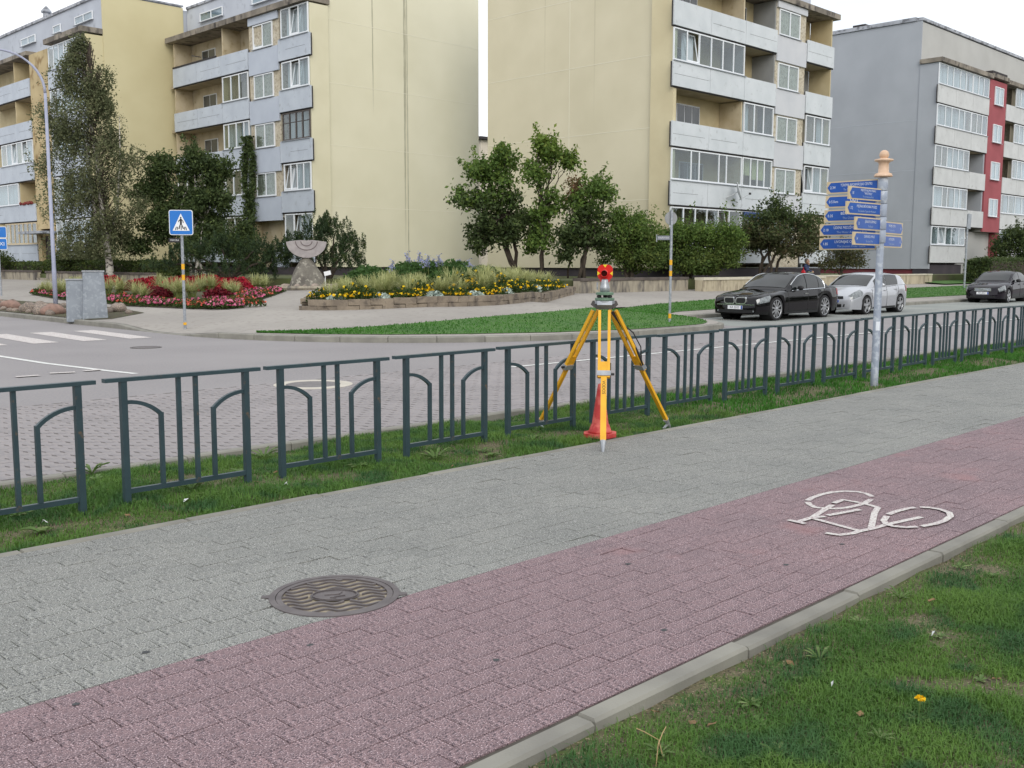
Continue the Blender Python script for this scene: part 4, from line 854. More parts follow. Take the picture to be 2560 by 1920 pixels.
def finger(dirv, z, L, lines, num, h=0.162, off=0.06):
    d = Vector((dirv[0], dirv[1], 0)).normalized(); fc = Vector((d.y, -d.x, 0))
    if fc.dot(Vector((-.7, -.7, 0))) < 0: fc = -fc
    a0, a1 = off, off+L; o = SPp+Vector((0, 0, z)); up = Vector((0, 0, 1))
    def P(u, v, w): return o+d*u+up*v+fc*w
    bo = MB(); bo.add([P(u, v, w) for w in (-0.012, 0.012) for u, v in ((a0, -h/2), (a1, -h/2), (a1, h/2), (a0, h/2))], [(0, 1, 2, 3), (7, 6, 5, 4), (0, 4, 5, 1), (1, 5, 6, 2), (2, 6, 7, 3), (3, 7, 4, 0)])
    ob = bo.build('finger_board', m_board, SP)
    for w in (0.0145, -0.0145):
        MB().add([P(u, v, w) for u, v in ((a0+0.01, -h/2+0.016), (a1-0.065, -h/2+0.016), (a1-0.012, 0), (a1-0.065, h/2-0.016), (a0+0.01, h/2-0.016))], [(0, 1, 2, 3, 4)]).build('blue_panel', m_sblue, ob)
    xd = d if d.cross(up).dot(fc) > 0 else -d   # reading direction for text facing fc
    xd = up.cross(fc)
    pos = lambda u, v: P(u, v, 0.0165)
    left = a1-0.055 if xd.dot(d) < 0 else a1-0.13
    text_mesh(num, 0.052, m_lett, 'lettering', ob, frame_mtx(pos(left, -0.002), xd, fc), 'LEFT', 0.9)
    mid = (a0+a1-0.13)/2
    for (s_, size, v, mt) in lines:
        w_ = min(1.0, (L-0.24)/(len(s_)*size*0.62)); text_mesh(s_, size, mt, 'lettering', ob, frame_mtx(pos(mid, v), xd, fc), 'CENTER', w_)
    MB().beam(P(a0-0.03, -h/2-0.012, 0), P(a0+0.10, -h/2-0.012, 0), 0.02, 0.012).build('bracket', m_galv, ob)
dl = (0.03, 0.99); zf = [2.655-0.19*k for k in range(5)]
finger(dl, zf[0], 0.75, [('TŪRISMA INFORMĀCIJAS CENTRS', 0.050, 0.026, m_lett), ('The Tourism Information Centre', 0.040, -0.034, m_lett2)], '2.34')
finger(dl, zf[1], 0.76, [('WC', 0.095, 0.0, m_lett)], '0.51km')
finger(dl, zf[2], 0.77, [('BĒRNU PILSĒTIŅA', 0.050, 0.026, m_lett), ('The Children\'s Town', 0.040, -0.034, m_lett2)], '0.35')
finger(dl, zf[3], 0.83, [('ŪDENS PIEDZĪVOJUMU PARKS', 0.050, 0.026, m_lett), ('The Water Adventure Park', 0.040, -0.034, m_lett2)], '2.18')
finger(dl, zf[4], 0.83, [('LIVONIJAS ORDEŅA PILS', 0.050, 0.026, m_lett), ('The Livonian Order Castle', 0.040, -0.034, m_lett2)], '1.85')
dr = (-1.0, 0.05)
finger(dr, zf[1]+0.055, 0.80, [('PIEDZĪVOJUMU PARKS', 0.038, 0.040, m_lett), ('"VENTSPILS"', 0.038, 0.0, m_lett), ('The Adventure Park', 0.034, -0.040, m_lett2)], '1.8')
finger(dr, zf[2]+0.055, 0.84, [('PIEJŪRAS BRĪVDABAS MUZEJS', 0.046, 0.026, m_lett), ('The Seaside Open-Air Museum', 0.038, -0.034, m_lett2)], '1.72')
dr2 = (-1.0, -0.06)
finger(dr2, zf[3]+0.05, 0.78, [('JŪRAS PLUDMALE', 0.046, 0.026, m_lett), ('The Beach', 0.038, -0.034, m_lett2)], '1.3')
finger(dr2, zf[4]+0.05, 0.82, [('DIENVIDU MOLS', 0.046, 0.026, m_lett), ('The South Pier', 0.038, -0.034, m_lett2)], '1.4')
da = (1.0, 0.14)
finger(da, zf[3]+0.02, 0.85, [('PRĀMJU OSTA', 0.046, 0.026, m_lett), ('The Ferry Port', 0.038, -0.034, m_lett2)], '1.6')
finger(da, zf[4]+0.03, 0.85, [('AUTOOSTA', 0.046, 0.026, m_lett), ('The Bus Station', 0.038, -0.034, m_lett2)], '1.2')
# ---------------------------------------------------------------- poles with signs across the road
def pole(par, p, h, r=0.032, bands=(), mat=None):
    MB().tube([(p[0], p[1], p[2]-0.05), (p[0], p[1], p[2]+h)], r, 12).build('pole', mat or m_galv, par)
    for z0, z1 in bands: MB().tube([(p[0], p[1], p[2]+z0), (p[0], p[1], p[2]+z1)], r+0.004, 12, False).build('yellow_band', m_yband, par)
def plane(c0, xd, zd): return frame_mtx(c0, xd, zd)
def plate(par, name, Mx, poly, th, mat):
    n = len(poly); vs = [Mx @ Vector((x_, y_, -th/2)) for x_, y_ in poly]+[Mx @ Vector((x_, y_, th/2)) for x_, y_ in poly]
    return MB().add(vs, [tuple(range(n-1, -1, -1)), tuple(range(n, 2*n))]+[(i, (i+1) % n, n+(i+1) % n, n+i) for i in range(n)]).build(name, mat, par)
def rrect(w, h, r, k=4):
    P = []
    for cx, cy, a0 in ((w/2-r, h/2-r, 0), (-w/2+r, h/2-r, 90), (-w/2+r, -h/2+r, 180), (w/2-r, -h/2+r, 270)):
        for i in range(k+1): a = math.radians(a0+90*i/k); P.append((cx+r*math.cos(a), cy+r*math.sin(a)))
    return P
m_pblue = M('road_sign_blue', S(24, 112, 196), rough=0.35); m_white = M('sign_white', S(230, 232, 234), rough=0.4)
p = G(463, 823); CS = thing('pedestrian_crossing_sign', 'blue square pedestrian crossing sign on a yellow-banded pole', 'sign', p)
depth = lambda p: (p[0]+p[1])/math.sqrt(2)
sc = depth(p)/FPX; H_ = lambda py: EYE+(659.5-py)*sc
zt, zb_ = H_(531), H_(592); hh = zt-zb_
pole(CS, p, zb_+0.5*hh-p[2], 0.033, [(H_(772-23)-p[2]-0.02, H_(772-35)-p[2]) if False else (0.42*0.24, 0.16), (1.15, 1.28), (1.40, 1.53)])
fd = Vector((-0.60, -0.80, 0)).normalized(); xd = Vector((0, 0, 1)).cross(fd)
c0 = Vector((p[0], p[1], (zt+zb_)/2))+fd*0.06
Mx = frame_mtx(c0, xd, fd); w_ = hh*0.93
plate(CS, 'sign_back', frame_mtx(c0-fd*0.032, xd, fd), rrect(w_, hh, 0.05), 0.05, m_galv)
plate(CS, 'sign_border', Mx, rrect(w_, hh, 0.05), 0.012, m_white)
plate(CS, 'sign_face', frame_mtx(c0+fd*0.0085, xd, fd), rrect(w_-0.03, hh-0.03, 0.04), 0.004, m_pblue)
tri = [(-0.36*w_, -0.33*hh), (0.36*w_, -0.33*hh), (0, 0.36*hh)]
plate(CS, 'triangle', frame_mtx(c0+fd*0.0125, xd, fd), tri, 0.003, m_white)
Mp = frame_mtx(c0+fd*0.0155, xd, fd); sg = MB()
def stroke(pts, wd):
    for (x0, y0), (x1, y1) in zip(pts[:-1], pts[1:]):
        dx, dy = x1-x0, y1-y0; l = math.hypot(dx, dy); nx_, ny_ = -dy/l*wd/2, dx/l*wd/2
        sg.add([Mp @ Vector((q[0]*w_, q[1]*hh, 0)) for q in ((x0-nx_, y0-ny_), (x1-nx_, y1-ny_), (x1+nx_, y1+ny_), (x0+nx_, y0+ny_))], [(0, 1, 2, 3)])
sg.add([Mp @ Vector((w_*0.035*math.cos(2*math.pi*k/12), hh*(0.19+0.035*math.sin(2*math.pi*k/12)), 0)) for k in range(12)], [tuple(range(12))])
stroke([(0, 0.15), (0.0, -0.05)], 0.085); stroke([(0.01, 0.13), (0.09, 0.05), (0.10, -0.02)], 0.035); stroke([(-0.01, 0.13), (-0.09, 0.06), (-0.10, 0.02)], 0.035)
stroke([(0.0, -0.03), (0.04, -0.12), (0.10, -0.26)], 0.045); stroke([(0.0, -0.03), (-0.05, -0.13), (-0.09, -0.27)], 0.045)
for x_ in (-0.24, -0.17, 0.005, 0.16, 0.23): stroke([(x_*0.8, -0.17 if abs(x_) > .1 else -0.15), (x_, -0.30)], 0.035)
sg.build('pictogram', m_black, CS)
MB().beam(Vector((p[0], p[1], zb_-0.12))+xd*-0.30, Vector((p[0], p[1], zb_-0.12))+xd*-0.03, 0.02, 0.10).build('name_plate', m_black, CS)
text_mesh('PUKU IELA', 0.05, m_white, 'lettering', CS, frame_mtx(Vector((p[0], p[1], zb_-0.12))-xd*0.165+fd*0.012, xd, fd), 'CENTER', 0.8)
# give-way style sign seen from behind
p = G(1674, 806); PS = thing('priority_sign', 'grey back of a road sign with street name plate on the corner lawn', 'sign', p)
sc = depth(p)/FPX; zc = H_(548)
pole(PS, p, zc+0.2-p[2], 0.032, [(0.10, 0.22), (1.15, 1.28), (1.42, 1.55)])
fd = Vector((0.85, 0.52, 0)).normalized(); fd = Vector((0.5, 0.86, 0)).normalized(); xd = Vector((0, 0, 1)).cross(fd); c0 = Vector((p[0], p[1], zc))+fd*0.045
plate(PS, 'sign_back', frame_mtx(c0, xd, fd), [(0.33*sc*50*math.cos(2*math.pi*k/20)*(1.0 if k != 5 else 1.25), 0.33*sc*50*math.sin(2*math.pi*k/20)*(1.0 if k not in (5,) else 1.3)) for k in range(20)], 0.012, M('sign_back_grey', S(150, 152, 154), S(138, 140, 142), scale=8, rough=0.6))
plate(PS, 'sign_face', frame_mtx(c0+fd*0.009, xd, fd), [(0.32*sc*50*math.cos(2*math.pi*k/20), 0.32*sc*50*math.sin(2*math.pi*k/20)) for k in range(20)], 0.004, m_white)
fdn = Vector((-.75, -.66, 0)).normalized(); xn = Vector((0, 0, 1)).cross(fdn); q0 = Vector((p[0], p[1], H_(596)))
MB().beam(q0-xn*0.34, q0-xn*0.035, 0.02, 0.105).build('name_plate', M('plate_grey', S(120, 124, 134), rough=.5), PS)
text_mesh('KULDĪGAS IELA', 0.05, m_white, 'lettering', PS, frame_mtx(q0-xn*0.19+fdn*0.0115, xn, fdn), 'CENTER', 0.75)
MB().tube([q0-xn*0.36+Vector((0, 0, .08)), q0-xn*0.36+Vector((0, 0, -.10))], 0.014, 8).build('plate_end', m_galv, PS)
# blue parking sign at the left edge
p = np.array([14.5, 43.3, tz(14.5, 43.3)]); BS = thing('road_sign', 'blue rectangular road sign with white symbols by the side street', 'sign', p)
pole(BS, p, 3.3, 0.035); sc = depth(p)/FPX; fd = Vector((-.35, -.94, 0)).normalized(); xd = Vector((0, 0, 1)).cross(fd)
for za, zb2, tx in ((572, 600, 'P'), (601, 629, 'TAXI')):
    zt, zb_ = H_(za), H_(zb2); c0 = Vector((p[0], p[1], (zt+zb_)/2))+fd*0.05; plate(BS, 'sign_border', frame_mtx(c0, xd, fd), rrect(0.62, zt-zb_, .05), .012, m_white); plate(BS, 'sign_face', frame_mtx(c0+fd*.009, xd, fd), rrect(0.58, zt-zb_-.04, .04), .004, m_pblue)
    text_mesh(tx, 0.32 if tx == 'P' else 0.2, m_white, 'lettering', BS, frame_mtx(c0+fd*.014, xd, fd), 'CENTER')
# sign pole by the hedge on the right
p = (57.4, 22.3, tz(57.4, 22.3)); XS = thing('road_sign', 'grey pole with a narrow sign plate in front of the clipped hedge', 'sign', p)
pole(XS, p, 4.0, 0.05); MB().beam((p[0]+0.02, p[1]-0.06, 3.55), (p[0]+0.1, p[1]-0.06, 4.35), 0.45, 0.02, up=(0, 1, 0)).build('sign_back', m_galv, XS)
# ---------------------------------------------------------------- street lamp at the left
p = G(140, 775); LP = thing('street_lamp', 'tall lilac-grey street lamp with curved arm beside the boulder bed', 'lamp', p)
MB().tube([(p[0], p[1], p[2]-0.1), (p[0], p[1], p[2]+1.2), (p[0], p[1], p[2]+1.25), (p[0], p[1], 6.6)], [0.068, 0.064, 0.058, 0.042], 14).build('pole', m_lamp, LP, True)
pts = [(p[0], p[1], 6.61)]
for k in range(1, 11):
    a = math.radians(82)*k/10; pts.append((p[0]-1.15*(1-math.cos(a))*1.0, p[1]+0.42*(1-math.cos(a)), 6.61+1.15*math.sin(a)))
e = pts[-1]; pts.append((e[0]-0.9, e[1]+0.3, e[2]+0.10))
MB().tube(pts, [0.045]+[0.038]*5+[0.030]*(len(pts)-6), 10).build('arm', m_lamp, LP, True)
e = pts[-1]; b = MB(); b.blob((e[0]-0.26, e[1]+0.1, e[2]+0.03), 0.30, 3, 14, 10, 0.0, (1.0, 0.5, 0.34)); b.build('lamp_head', M('lamp_head', S(206, 206, 200), rough=0.4), LP, True)
# ---------------------------------------------------------------- utility cabinets
m_cab = M('granite_cabinet', S(142, 149, 157), S(126, 133, 142), scale=3.0, rough=0.7, c3=S(150, 157, 165), scale3=12.0, bump=0.2, bscale=60)
def cabinet(label, base, top_w, bot_w, dep, h, rz):
    t = thing('utility_cabinet', label, 'cabinet', base, rz); w0, w1, d0, d1 = bot_w/2, top_w/2, dep/2, dep/2*0.86
    vs = [(-w0, -d0, -.1), (w0, -d0, -.1), (w0, d0, -.1), (-w0, d0, -.1), (-w1, -d1, h), (w1, -d1, h), (w1, d1, h), (-w1, d1, h)]
    o = MB().add(vs, [(0, 3, 2, 1), (4, 5, 6, 7), (0, 1, 5, 4), (1, 2, 6, 5), (2, 3, 7, 6), (3, 0, 4, 7)]).build('housing', m_cab, t, local=True); md = o.modifiers.new('b', 'BEVEL'); md.width = 0.02; md.segments = 2
    o = MB().box(-w1-.02, w1+.02, -d1-.02, d1+.02, h+.002, h+.035).build('lid', m_talu, t, local=True)
    b = MB(); b.box(-w1*0.92, w1*0.92, -d1-0.035, -d1-0.02, h*0.62, h*0.9); return t
c1 = Gz(238, 795, 0.16); c2 = Gz(196, 790, 0.16)
cabinet('tall grey tapered utility cabinet on the boulder bed', (c1[0]+0.1, c1[1]+0.25, 0.15), 0.50, 0.64, 0.50, 1.22, math.radians(-20))
cabinet('low grey utility cabinet leaning against the taller one', (c1[0]+0.1-0.37, c1[1]+0.25+0.30, 0.15), 0.42, 0.48, 0.46, 1.00, math.radians(-20))
# ---------------------------------------------------------------- manholes
m_iron = M('cast_iron', S(112, 106, 106), S(96, 90, 91), scale=10, rough=0.55, metal=0.3, bump=0.15, bscale=90); m_grit = M('grit_fill', S(158, 148, 128), S(136, 126, 108), scale=25, rough=1.0)
MH = thing('manhole_cover', 'round rusty iron manhole cover with wavy ribs in the footpath', 'manhole cover', (MAN_C[0], MAN_C[1], 0.0))
def ring(b, r0, r1, z0, z1, n=48):
    vs = []
    for r, z in ((r0, z0), (r0, z1), (r1, z1), (r1, z0)):
        for j in range(n): a = 2*math.pi*j/n; vs.append((r*math.cos(a), r*math.sin(a), z))
    b.add(vs, [(i*n+j, ((i+1) % 4)*n+j, ((i+1) % 4)*n+(j+1) % n, i*n+(j+1) % n) for i in range(4) for j in range(n)]); return b
ring(MB(), 0.285, 0.315, -0.02, 0.013).build('frame_ring', m_iron, MH, local=True)
ring(MB(), 0.255, 0.282, -0.02, 0.011).build('cover_rim', m_iron, MH, local=True)
MB().lathe([(0.0, 0.001), (0.256, 0.001)], 48, caps=False).build('cover_plate', m_grit, MH, local=True)
for a in (2.45, -0.75): MB().prism([(0.31*math.cos(a-.07), 0.31*math.sin(a-.07)), (0.352*math.cos(a-.03), 0.352*math.sin(a-.03)), (0.352*math.cos(a+.06), 0.352*math.sin(a+.06)), (0.31*math.cos(a+.10), 0.31*math.sin(a+.10))], -0.01, 0.0125).build('lifting_lug', m_iron, MH, local=True)
A_ = math.radians(-40); ca, sa = math.cos(A_), math.sin(A_)
for row in range(-5, 6):
    y0 = row*0.052; pts = []
    for k in range(61):
        x0 = -0.26+0.52*k/60; y1 = y0+0.017*math.sin(x0*46+row*0.9)+x0*0.12
        if x0*x0+y1*y1 < 0.254**2: pts.append((x0, y1))
    seg = []; segs = []
    for q in pts:
        if q[0]**2/0.125**2+q[1]**2/0.095**2 < 1:
            if len(seg) > 2: segs.append(seg)
            seg = []
        else: seg.append(q)
    if len(seg) > 2: segs.append(seg)
    for sgm in segs:
        vs = []; w2 = 0.0075
        for (x0, y0_) in sgm:
            for s_, z in ((-1, 0.0012), (-1, 0.010), (1, 0.010), (1, 0.0012)):
                X, Y_ = x0, y0_+s_*w2; vs.append((X*ca-Y_*sa, X*sa+Y_*ca, z))
        n = len(sgm); MB().add(vs, [(4*i+j, 4*(i+1)+j, 4*(i+1)+j+1, 4*i+j+1) for i in range(n-1) for j in range(3)]+[(0, 1, 2, 3), (4*n-1, 4*n-2, 4*n-3, 4*n-4)]).build('rib', m_iron, MH, local=True)
cm = MB()
for rr, z in (((0.120, 0.088), 0.008),):
    n = 36; cm.add([(0, 0, z)]+[((rr[0]*math.cos(a))*ca-(rr[1]*math.sin(a))*sa, (rr[0]*math.cos(a))*sa+(rr[1]*math.sin(a))*ca, z) for a in [2*math.pi*j/n for j in range(n)]], [(0, 1+j, 1+(j+1) % n) for j in range(n)])
cm.build('centre_boss', m_iron, MH, local=True)
bl = MB()
for q in range(36):
    a, a2 = 2*math.pi*q/36, 2*math.pi*(q+1)/36
    f_ = lambda a, k: ((0.108*k*math.cos(a))*ca-(0.078*k*math.sin(a))*sa, (0.108*k*math.cos(a))*sa+(0.078*k*math.sin(a))*ca, 0.0115)
    bl.beam(f_(a, 1), f_(a2, 1), 0.006, 0.006)
for (x0, y0_), (x1, y1) in (((-0.05, 0.0), (0.02, 0.01)), ((0.02, 0.01), (0.03, 0.045)), ((0.0, -0.03), (0.05, -0.01)), ((-0.02, -0.04), (0.01, -0.045))):
    bl.beam((x0*ca-y0_*sa, x0*sa+y0_*ca, .010), (x1*ca-y1*sa, x1*sa+y1*ca, .010), 0.005, 0.006)
bl.build('boss_mark', m_iron, MH, local=True)
p = (7.70, 11.45); RM = thing('manhole_cover', 'grey round manhole cover in a pale concrete ring in the road', 'manhole cover', (p[0], p[1], 0.0))
ring(MB(), 0.36, 0.52, -0.02, 0.013).build('concrete_ring', M('pale_concrete', S(198, 192, 180), S(186, 180, 168), scale=4, rough=.9), RM, local=True)
MB().lathe([(0.0, 0.012), (0.357, 0.012)], 40, caps=False).build('cover_plate', M('grey_iron', S(122, 118, 118), S(108, 104, 104), scale=9, rough=.7, bump=.4, bscale=60), RM, local=True)
for (px, py), nm in (((365, 869), 'dark round drain cover in the road near the crossing'), ((1742, 832.6), 'dark drain grate at the kerb of the corner lawn')):
    p = Gz(px, py); t = thing('drain_cover', nm, 'drain', p); MB().lathe([(0.0, 0.006), (0.24, 0.006), (0.25, 0.0)], 24, caps=False).build('cover_plate', m_iron, t, local=True); ring(MB(), 0.25, 0.29, -0.01, 0.008, 24).build('frame_ring', m_tgrey, t, local=True)
# ---------------------------------------------------------------- painted markings
def ribbon(name, pts, w, mat, z=0.0125, closed=False):
    pts = [np.array(q[:2]) for q in pts]; vs = []; n = len(pts)
    for i, q in enumerate(pts):
        d = pts[min(i+1, n-1)]-pts[max(i-1, 0)]; d = d/max(np.linalg.norm(d), 1e-6); nr = np.array([-d[1], d[0]])*w/2
        vs += [(*(q-nr), z), (*(q+nr), z)]
    return MB().add(vs, [(2*i, 2*i+2, 2*i+3, 2*i+1) for i in range(n-1)])
BZ = lambda q: Gz(1940+q[0]/4.424, 1190+q[1]/4.424, 0.012)
strokes = [[(350, 270), (400, 238), (500, 203), (620, 178), (760, 167), (900, 172), (1000, 192), (1068, 228)],
           [(1050, 258), (980, 300), (880, 330), (780, 350), (650, 360), (540, 357), (430, 345), (370, 312), (348, 288)],
           [(390, 465), (620, 320)], [(640, 300), (740, 262), (960, 300), (1128, 348)], [(1128, 348), (1090, 410), (1050, 580)], [(390, 465), (560, 510), (930, 610)],
           [(930, 610), (1060, 585), (1200, 545), (1400, 500), (1610, 455)], [(550, 632), (700, 655), (850, 637), (930, 610)], [(140, 488), (320, 530)], [(250, 508), (390, 465)],
           [(390, 465), (540, 450)], [(570, 440), (930, 375)],
           [(1240, 430), (1330, 396), (1450, 365), (1540, 353)], [(1590, 350), (1700, 355), (1820, 375), (1915, 410), (1932, 450), (1862, 500), (1760, 535), (1610, 562)], [(1560, 566), (1430, 574), (1290, 560), (1220, 540), (1190, 500), (1225, 450)]]
bk_ = thing('bicycle_marking', 'white painted bicycle symbol on the red cycle lane', 'road marking', (6.3, 2.9, 0))
for s_ in strokes:
    pw = [BZ(q) for q in s_]
    fine = []
    for a, c_ in zip(pw[:-1], pw[1:]):
        for t in np.linspace(0, 1, 4)[:-1]: fine.append(a*(1-t)+c_*t)
    zoff = globals().get('zoff', .0118)+.00035; fine.append(pw[-1]); ribbon('stroke', fine, 0.040, m_paint_worn, zoff).build('stroke', m_paint_worn, bk_)
o = ribbon('lane_line', [(11.2, 11.22), (16, 11.16), (24, 11.05), (33, 10.85), (60, 10.6)], 0.10, m_paint, 0.0135).build('lane_line', m_paint); tag(o, 'white centre line painted along the main road behind the railing', 'road marking')
o = ribbon('lane_line', [(6.15, 20.5), (6.19, 18.7), (6.27, 16.9), (6.50, 15.1), (6.62, 14.4)], 0.11, m_paint, 0.005).build('lane_line', m_paint); tag(o, 'white line painted along the side street towards the junction', 'road marking')
for (px0, py0), (px1, py1) in (((195/1.0*0+40, 944), (98, 940)), ((125, 935), (188, 932)), ((210, 929), (250, 926))):
    a, c_ = Gz(px0, py0), Gz(px1, py1); o = ribbon('dash', [a, c_], 0.13, m_paint_worn, 0.0135).build('give_way_dash', m_paint_worn); tag(o, 'short worn pale dash painted across the mouth of the side street', 'road marking', 'dashes across the side street mouth')
for k in range(7):
    x0 = 9.50-0.99*k+0.12; o = MB().add([(x0, 21.15, 0.005), (x0+0.50, 21.15, 0.005), (x0+0.62, 24.45, 0.005), (x0+0.12, 24.45, 0.005)], [(0, 1, 2, 3)]).build('crossing_stripe', m_paint_worn); tag(o, 'pale worn zebra crossing stripe across the side street', 'road marking', 'zebra crossing stripes')
for x0 in (25.2, 31.0, 36.9, 42.8): o = MB().add([(x0, 14.5, 0.009), (x0+0.10, 14.5, 0.009), (x0+0.10, 17.3, 0.009), (x0, 17.3, 0.009)], [(0, 1, 2, 3)]).build('bay_line', m_paint_worn); tag(o, 'thin pale line dividing the parking bays', 'road marking', 'parking bay lines')
# ---------------------------------------------------------------- retaining walls and steps
m_wallc = M('weathered_concrete', S(168, 160, 142), S(140, 132, 118), scale=1.6, rough=0.95, c3=S(96, 92, 88), scale3=1.3, lo3=0.5, hi3=0.66, bump=0.4, bscale=14, stretch=(2.5, 2.5, 0.8))
m_wallp = M('pale_concrete_wall', S(184, 174, 150), S(166, 156, 134), scale=1.6, rough=0.95, c3=S(130, 120, 104), scale3=1.8, lo3=0.55, hi3=0.7, bump=0.3, bscale=14, stretch=(2.5, 2.5, 0.8))
m_copd = M('dark_coping', S(96, 88, 82), S(76, 70, 66), scale=2, rough=0.95); m_copl = M('pale_coping', S(206, 200, 182), S(190, 184, 166), scale=2, rough=0.9)
def wall_run(label, ori, a0, a1, c0, th, top, copm, wm, step=0.62, cth=0.11, ov=0.04):
    t = thing('retaining_wall', label, 'wall', (a0, c0, 0.4) if ori == 'x' else (c0, a0, 0.4)); a = a0
    while a < a1-0.05:
        e = min(a+step*random.uniform(.9, 1.1), a1); j = random.uniform(-.012, .012)
        b = MB(); (b.box(a+.004, e-.004, c0+j, c0+th+j, 0.1, top-cth-.002) if ori == 'x' else b.box(c0+j, c0+th+j, a+.004, e-.004, 0.1, top-cth-.002)); b.build('block', wm, t); a = e
    a = a0
    while a < a1-0.05:
        e = min(a+2.0, a1); b = MB(); (b.box(a+.003, e-.003, c0-ov, c0+th+ov, top-cth, top) if ori == 'x' else b.box(c0-ov, c0+th+ov, a+.003, e-.003, top-cth, top)); b.build('coping', copm, t); a = e
    return t
wall_run('stained concrete retaining wall with dark coping behind the lawn sign', 'x', 29.4, 36.4, 25.75, 0.35, 1.06, m_copd, m_wallc)
wall_run('tan concrete retaining wall with pale coping behind the black car', 'x', 36.42, 46.9, 25.0, 0.40, 1.04, m_copl, m_wallp, step=0.8)
wall_run('low tan concrete wall ending beside the grey block', 'x', 46.95, 61.0, 25.6, 0.35, 1.06, m_copl, m_wallp, step=1.2, cth=0.07)
wall_run('stained white concrete wall with dark coping along the side street hedge', 'y', 46.0, 58.6, 22.0, 0.35, 1.14, m_copd, m_wallc, step=0.8)
wall_run('stained concrete wall continuing past the little steps', 'y', 60.2, 88.0, 22.0, 0.35, 1.16, m_copd, m_wallc, step=0.8)
ST = thing('steps', 'three worn concrete steps in a gap of the side street wall', 'steps', (22.2, 59.4, 0.6))
for k in range(3): MB().box(22.05+0.3*k, 22.35+0.3*k+0.004, 58.65, 60.15, 0.45, 0.74+0.14*k).build('step', m_wallc, ST)
# ---------------------------------------------------------------- stone bowl monument
m_gran = M('pink_granite', S(166, 160, 159), S(150, 144, 144), scale=6, rough=0.75, bump=0.3, bscale=30)
m_rock = M('boulder_grey', S(128, 124, 114), S(98, 94, 88), scale=2.5, rough=0.95, c3=S(168, 164, 152), scale3=7.0, lo3=0.56, hi3=0.7, bump=0.8, bscale=9, bdist=0.05)
mp_ = np.array([22.3, 34.2, 0.61]); ms = depth(mp_)/FPX
def mz(py): return EYE+(660-py)*ms
MN = thing('stone_monument', 'carved granite half-disc resting on a rough boulder beside the flower beds', 'monument', mp_)
dv = Vector((1, -1, 0)).normalized(); fdm = Vector((-.55, -.83, 0)).normalized(); xs_ = Vector((0, 0, 1)).cross(fdm)
zt_ = mz(609.5); cxm = Vector((mp_[0], mp_[1], 0))+xs_*((766-742)*ms)
cxm = Vector((*onX(766, 610, 22.3)[:2], 0)); Rb = 47.5*ms
prof = []
for k in range(25): a = math.pi+math.pi*k/24; prof.append((Rb*1.02*math.cos(a), zt_+Rb*0.81*math.sin(a)))
top_ = [(Rb*0.99, zt_+0.01), (Rb*0.55, zt_+0.05), (Rb*0.3, zt_+0.075), (Rb*0.05, zt_+0.06), (0, zt_+0.045), (-Rb*0.05, zt_+0.065), (-Rb*0.35, zt_+0.065), (-Rb*0.65, zt_+0.045)]
poly = prof+top_; n = len(poly); vs = []
for w, k in ((-0.21, 0.985), (-0.19, 1.0), (0.19, 1.0), (0.21, 0.985)):
    for u, z in poly: q = cxm+xs_*u*k+fdm*w; vs.append((q.x, q.y, z))
b = MB().add(vs, [tuple(range(n-1, -1, -1)), tuple(range(3*n, 4*n))]+[(j*n+i, j*n+(i+1) % n, (j+1)*n+(i+1) % n, (j+1)*n+i) for j in range(3) for i in range(n)]); hd = b.build('half_disc', m_gran, MN)
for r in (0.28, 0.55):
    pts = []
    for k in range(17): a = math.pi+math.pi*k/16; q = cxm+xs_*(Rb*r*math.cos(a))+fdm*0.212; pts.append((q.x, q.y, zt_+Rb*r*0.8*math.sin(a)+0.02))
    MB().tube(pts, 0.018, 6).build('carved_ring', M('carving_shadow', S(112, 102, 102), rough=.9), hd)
zb0 = mz(650); b = MB(); vs = []; nlev, na = 12, 18
for i in range(nlev+1):
    t = i/nlev; z = 0.55+(zb0+0.1-0.55)*t; r = (0.62*(1-t**1.6)+0.10)*(1.0+0.0*t)
    for j in range(na):
        a = 2*math.pi*j/na; rr = r*(1+0.12*math.sin(3*a+1+2*t)+0.07*math.sin(5*a+7*t)+0.05*math.sin(9*a-5*t)); q = cxm+xs_*(rr*math.cos(a)*1.02+(-0.03))+fdm*(rr*math.sin(a)*0.8); vs.append((q.x, q.y, z))
b.add(vs, [(i*na+j, i*na+(j+1) % na, (i+1)*na+(j+1) % na, (i+1)*na+j) for i in range(nlev) for j in range(na)]+[tuple(range(nlev*na, (nlev+1)*na))]); b.build('base_boulder', m_rock, MN, True)
b = MB(); pts = []
for k in range(22):
    a = math.pi*0.75+math.pi*1.5*k/21; q = cxm+xs_*(1.25*math.cos(a)+.1)+fdm*(-1.0*math.sin(a)*1.0); pts.append((q.x, q.y, 0.68))
MB().tube(pts, 0.09, 6).build('stone_rim', m_wallc, MN)
m_peb = M('pebble', S(160, 146, 134), S(128, 118, 110), scale=5, rough=.9, rand=0.3)
for k in range(12):
    a = math.pi*0.8+math.pi*1.4*k/11; q = cxm+xs_*((0.95+random.uniform(-.12, .12))*math.cos(a)+.1)-fdm*(0.78*math.sin(a)); o = MB().blob((0, 0, 0), random.uniform(.08, .15), k+40, 8, 6, .12, (1.2, 1, .75)).build('cobble', m_peb, None, True, loc=(q.x, q.y, 0.74)); tag(o, 'rounded pinkish cobble lying around the foot of the monument boulder', 'stone', 'cobbles round the monument')
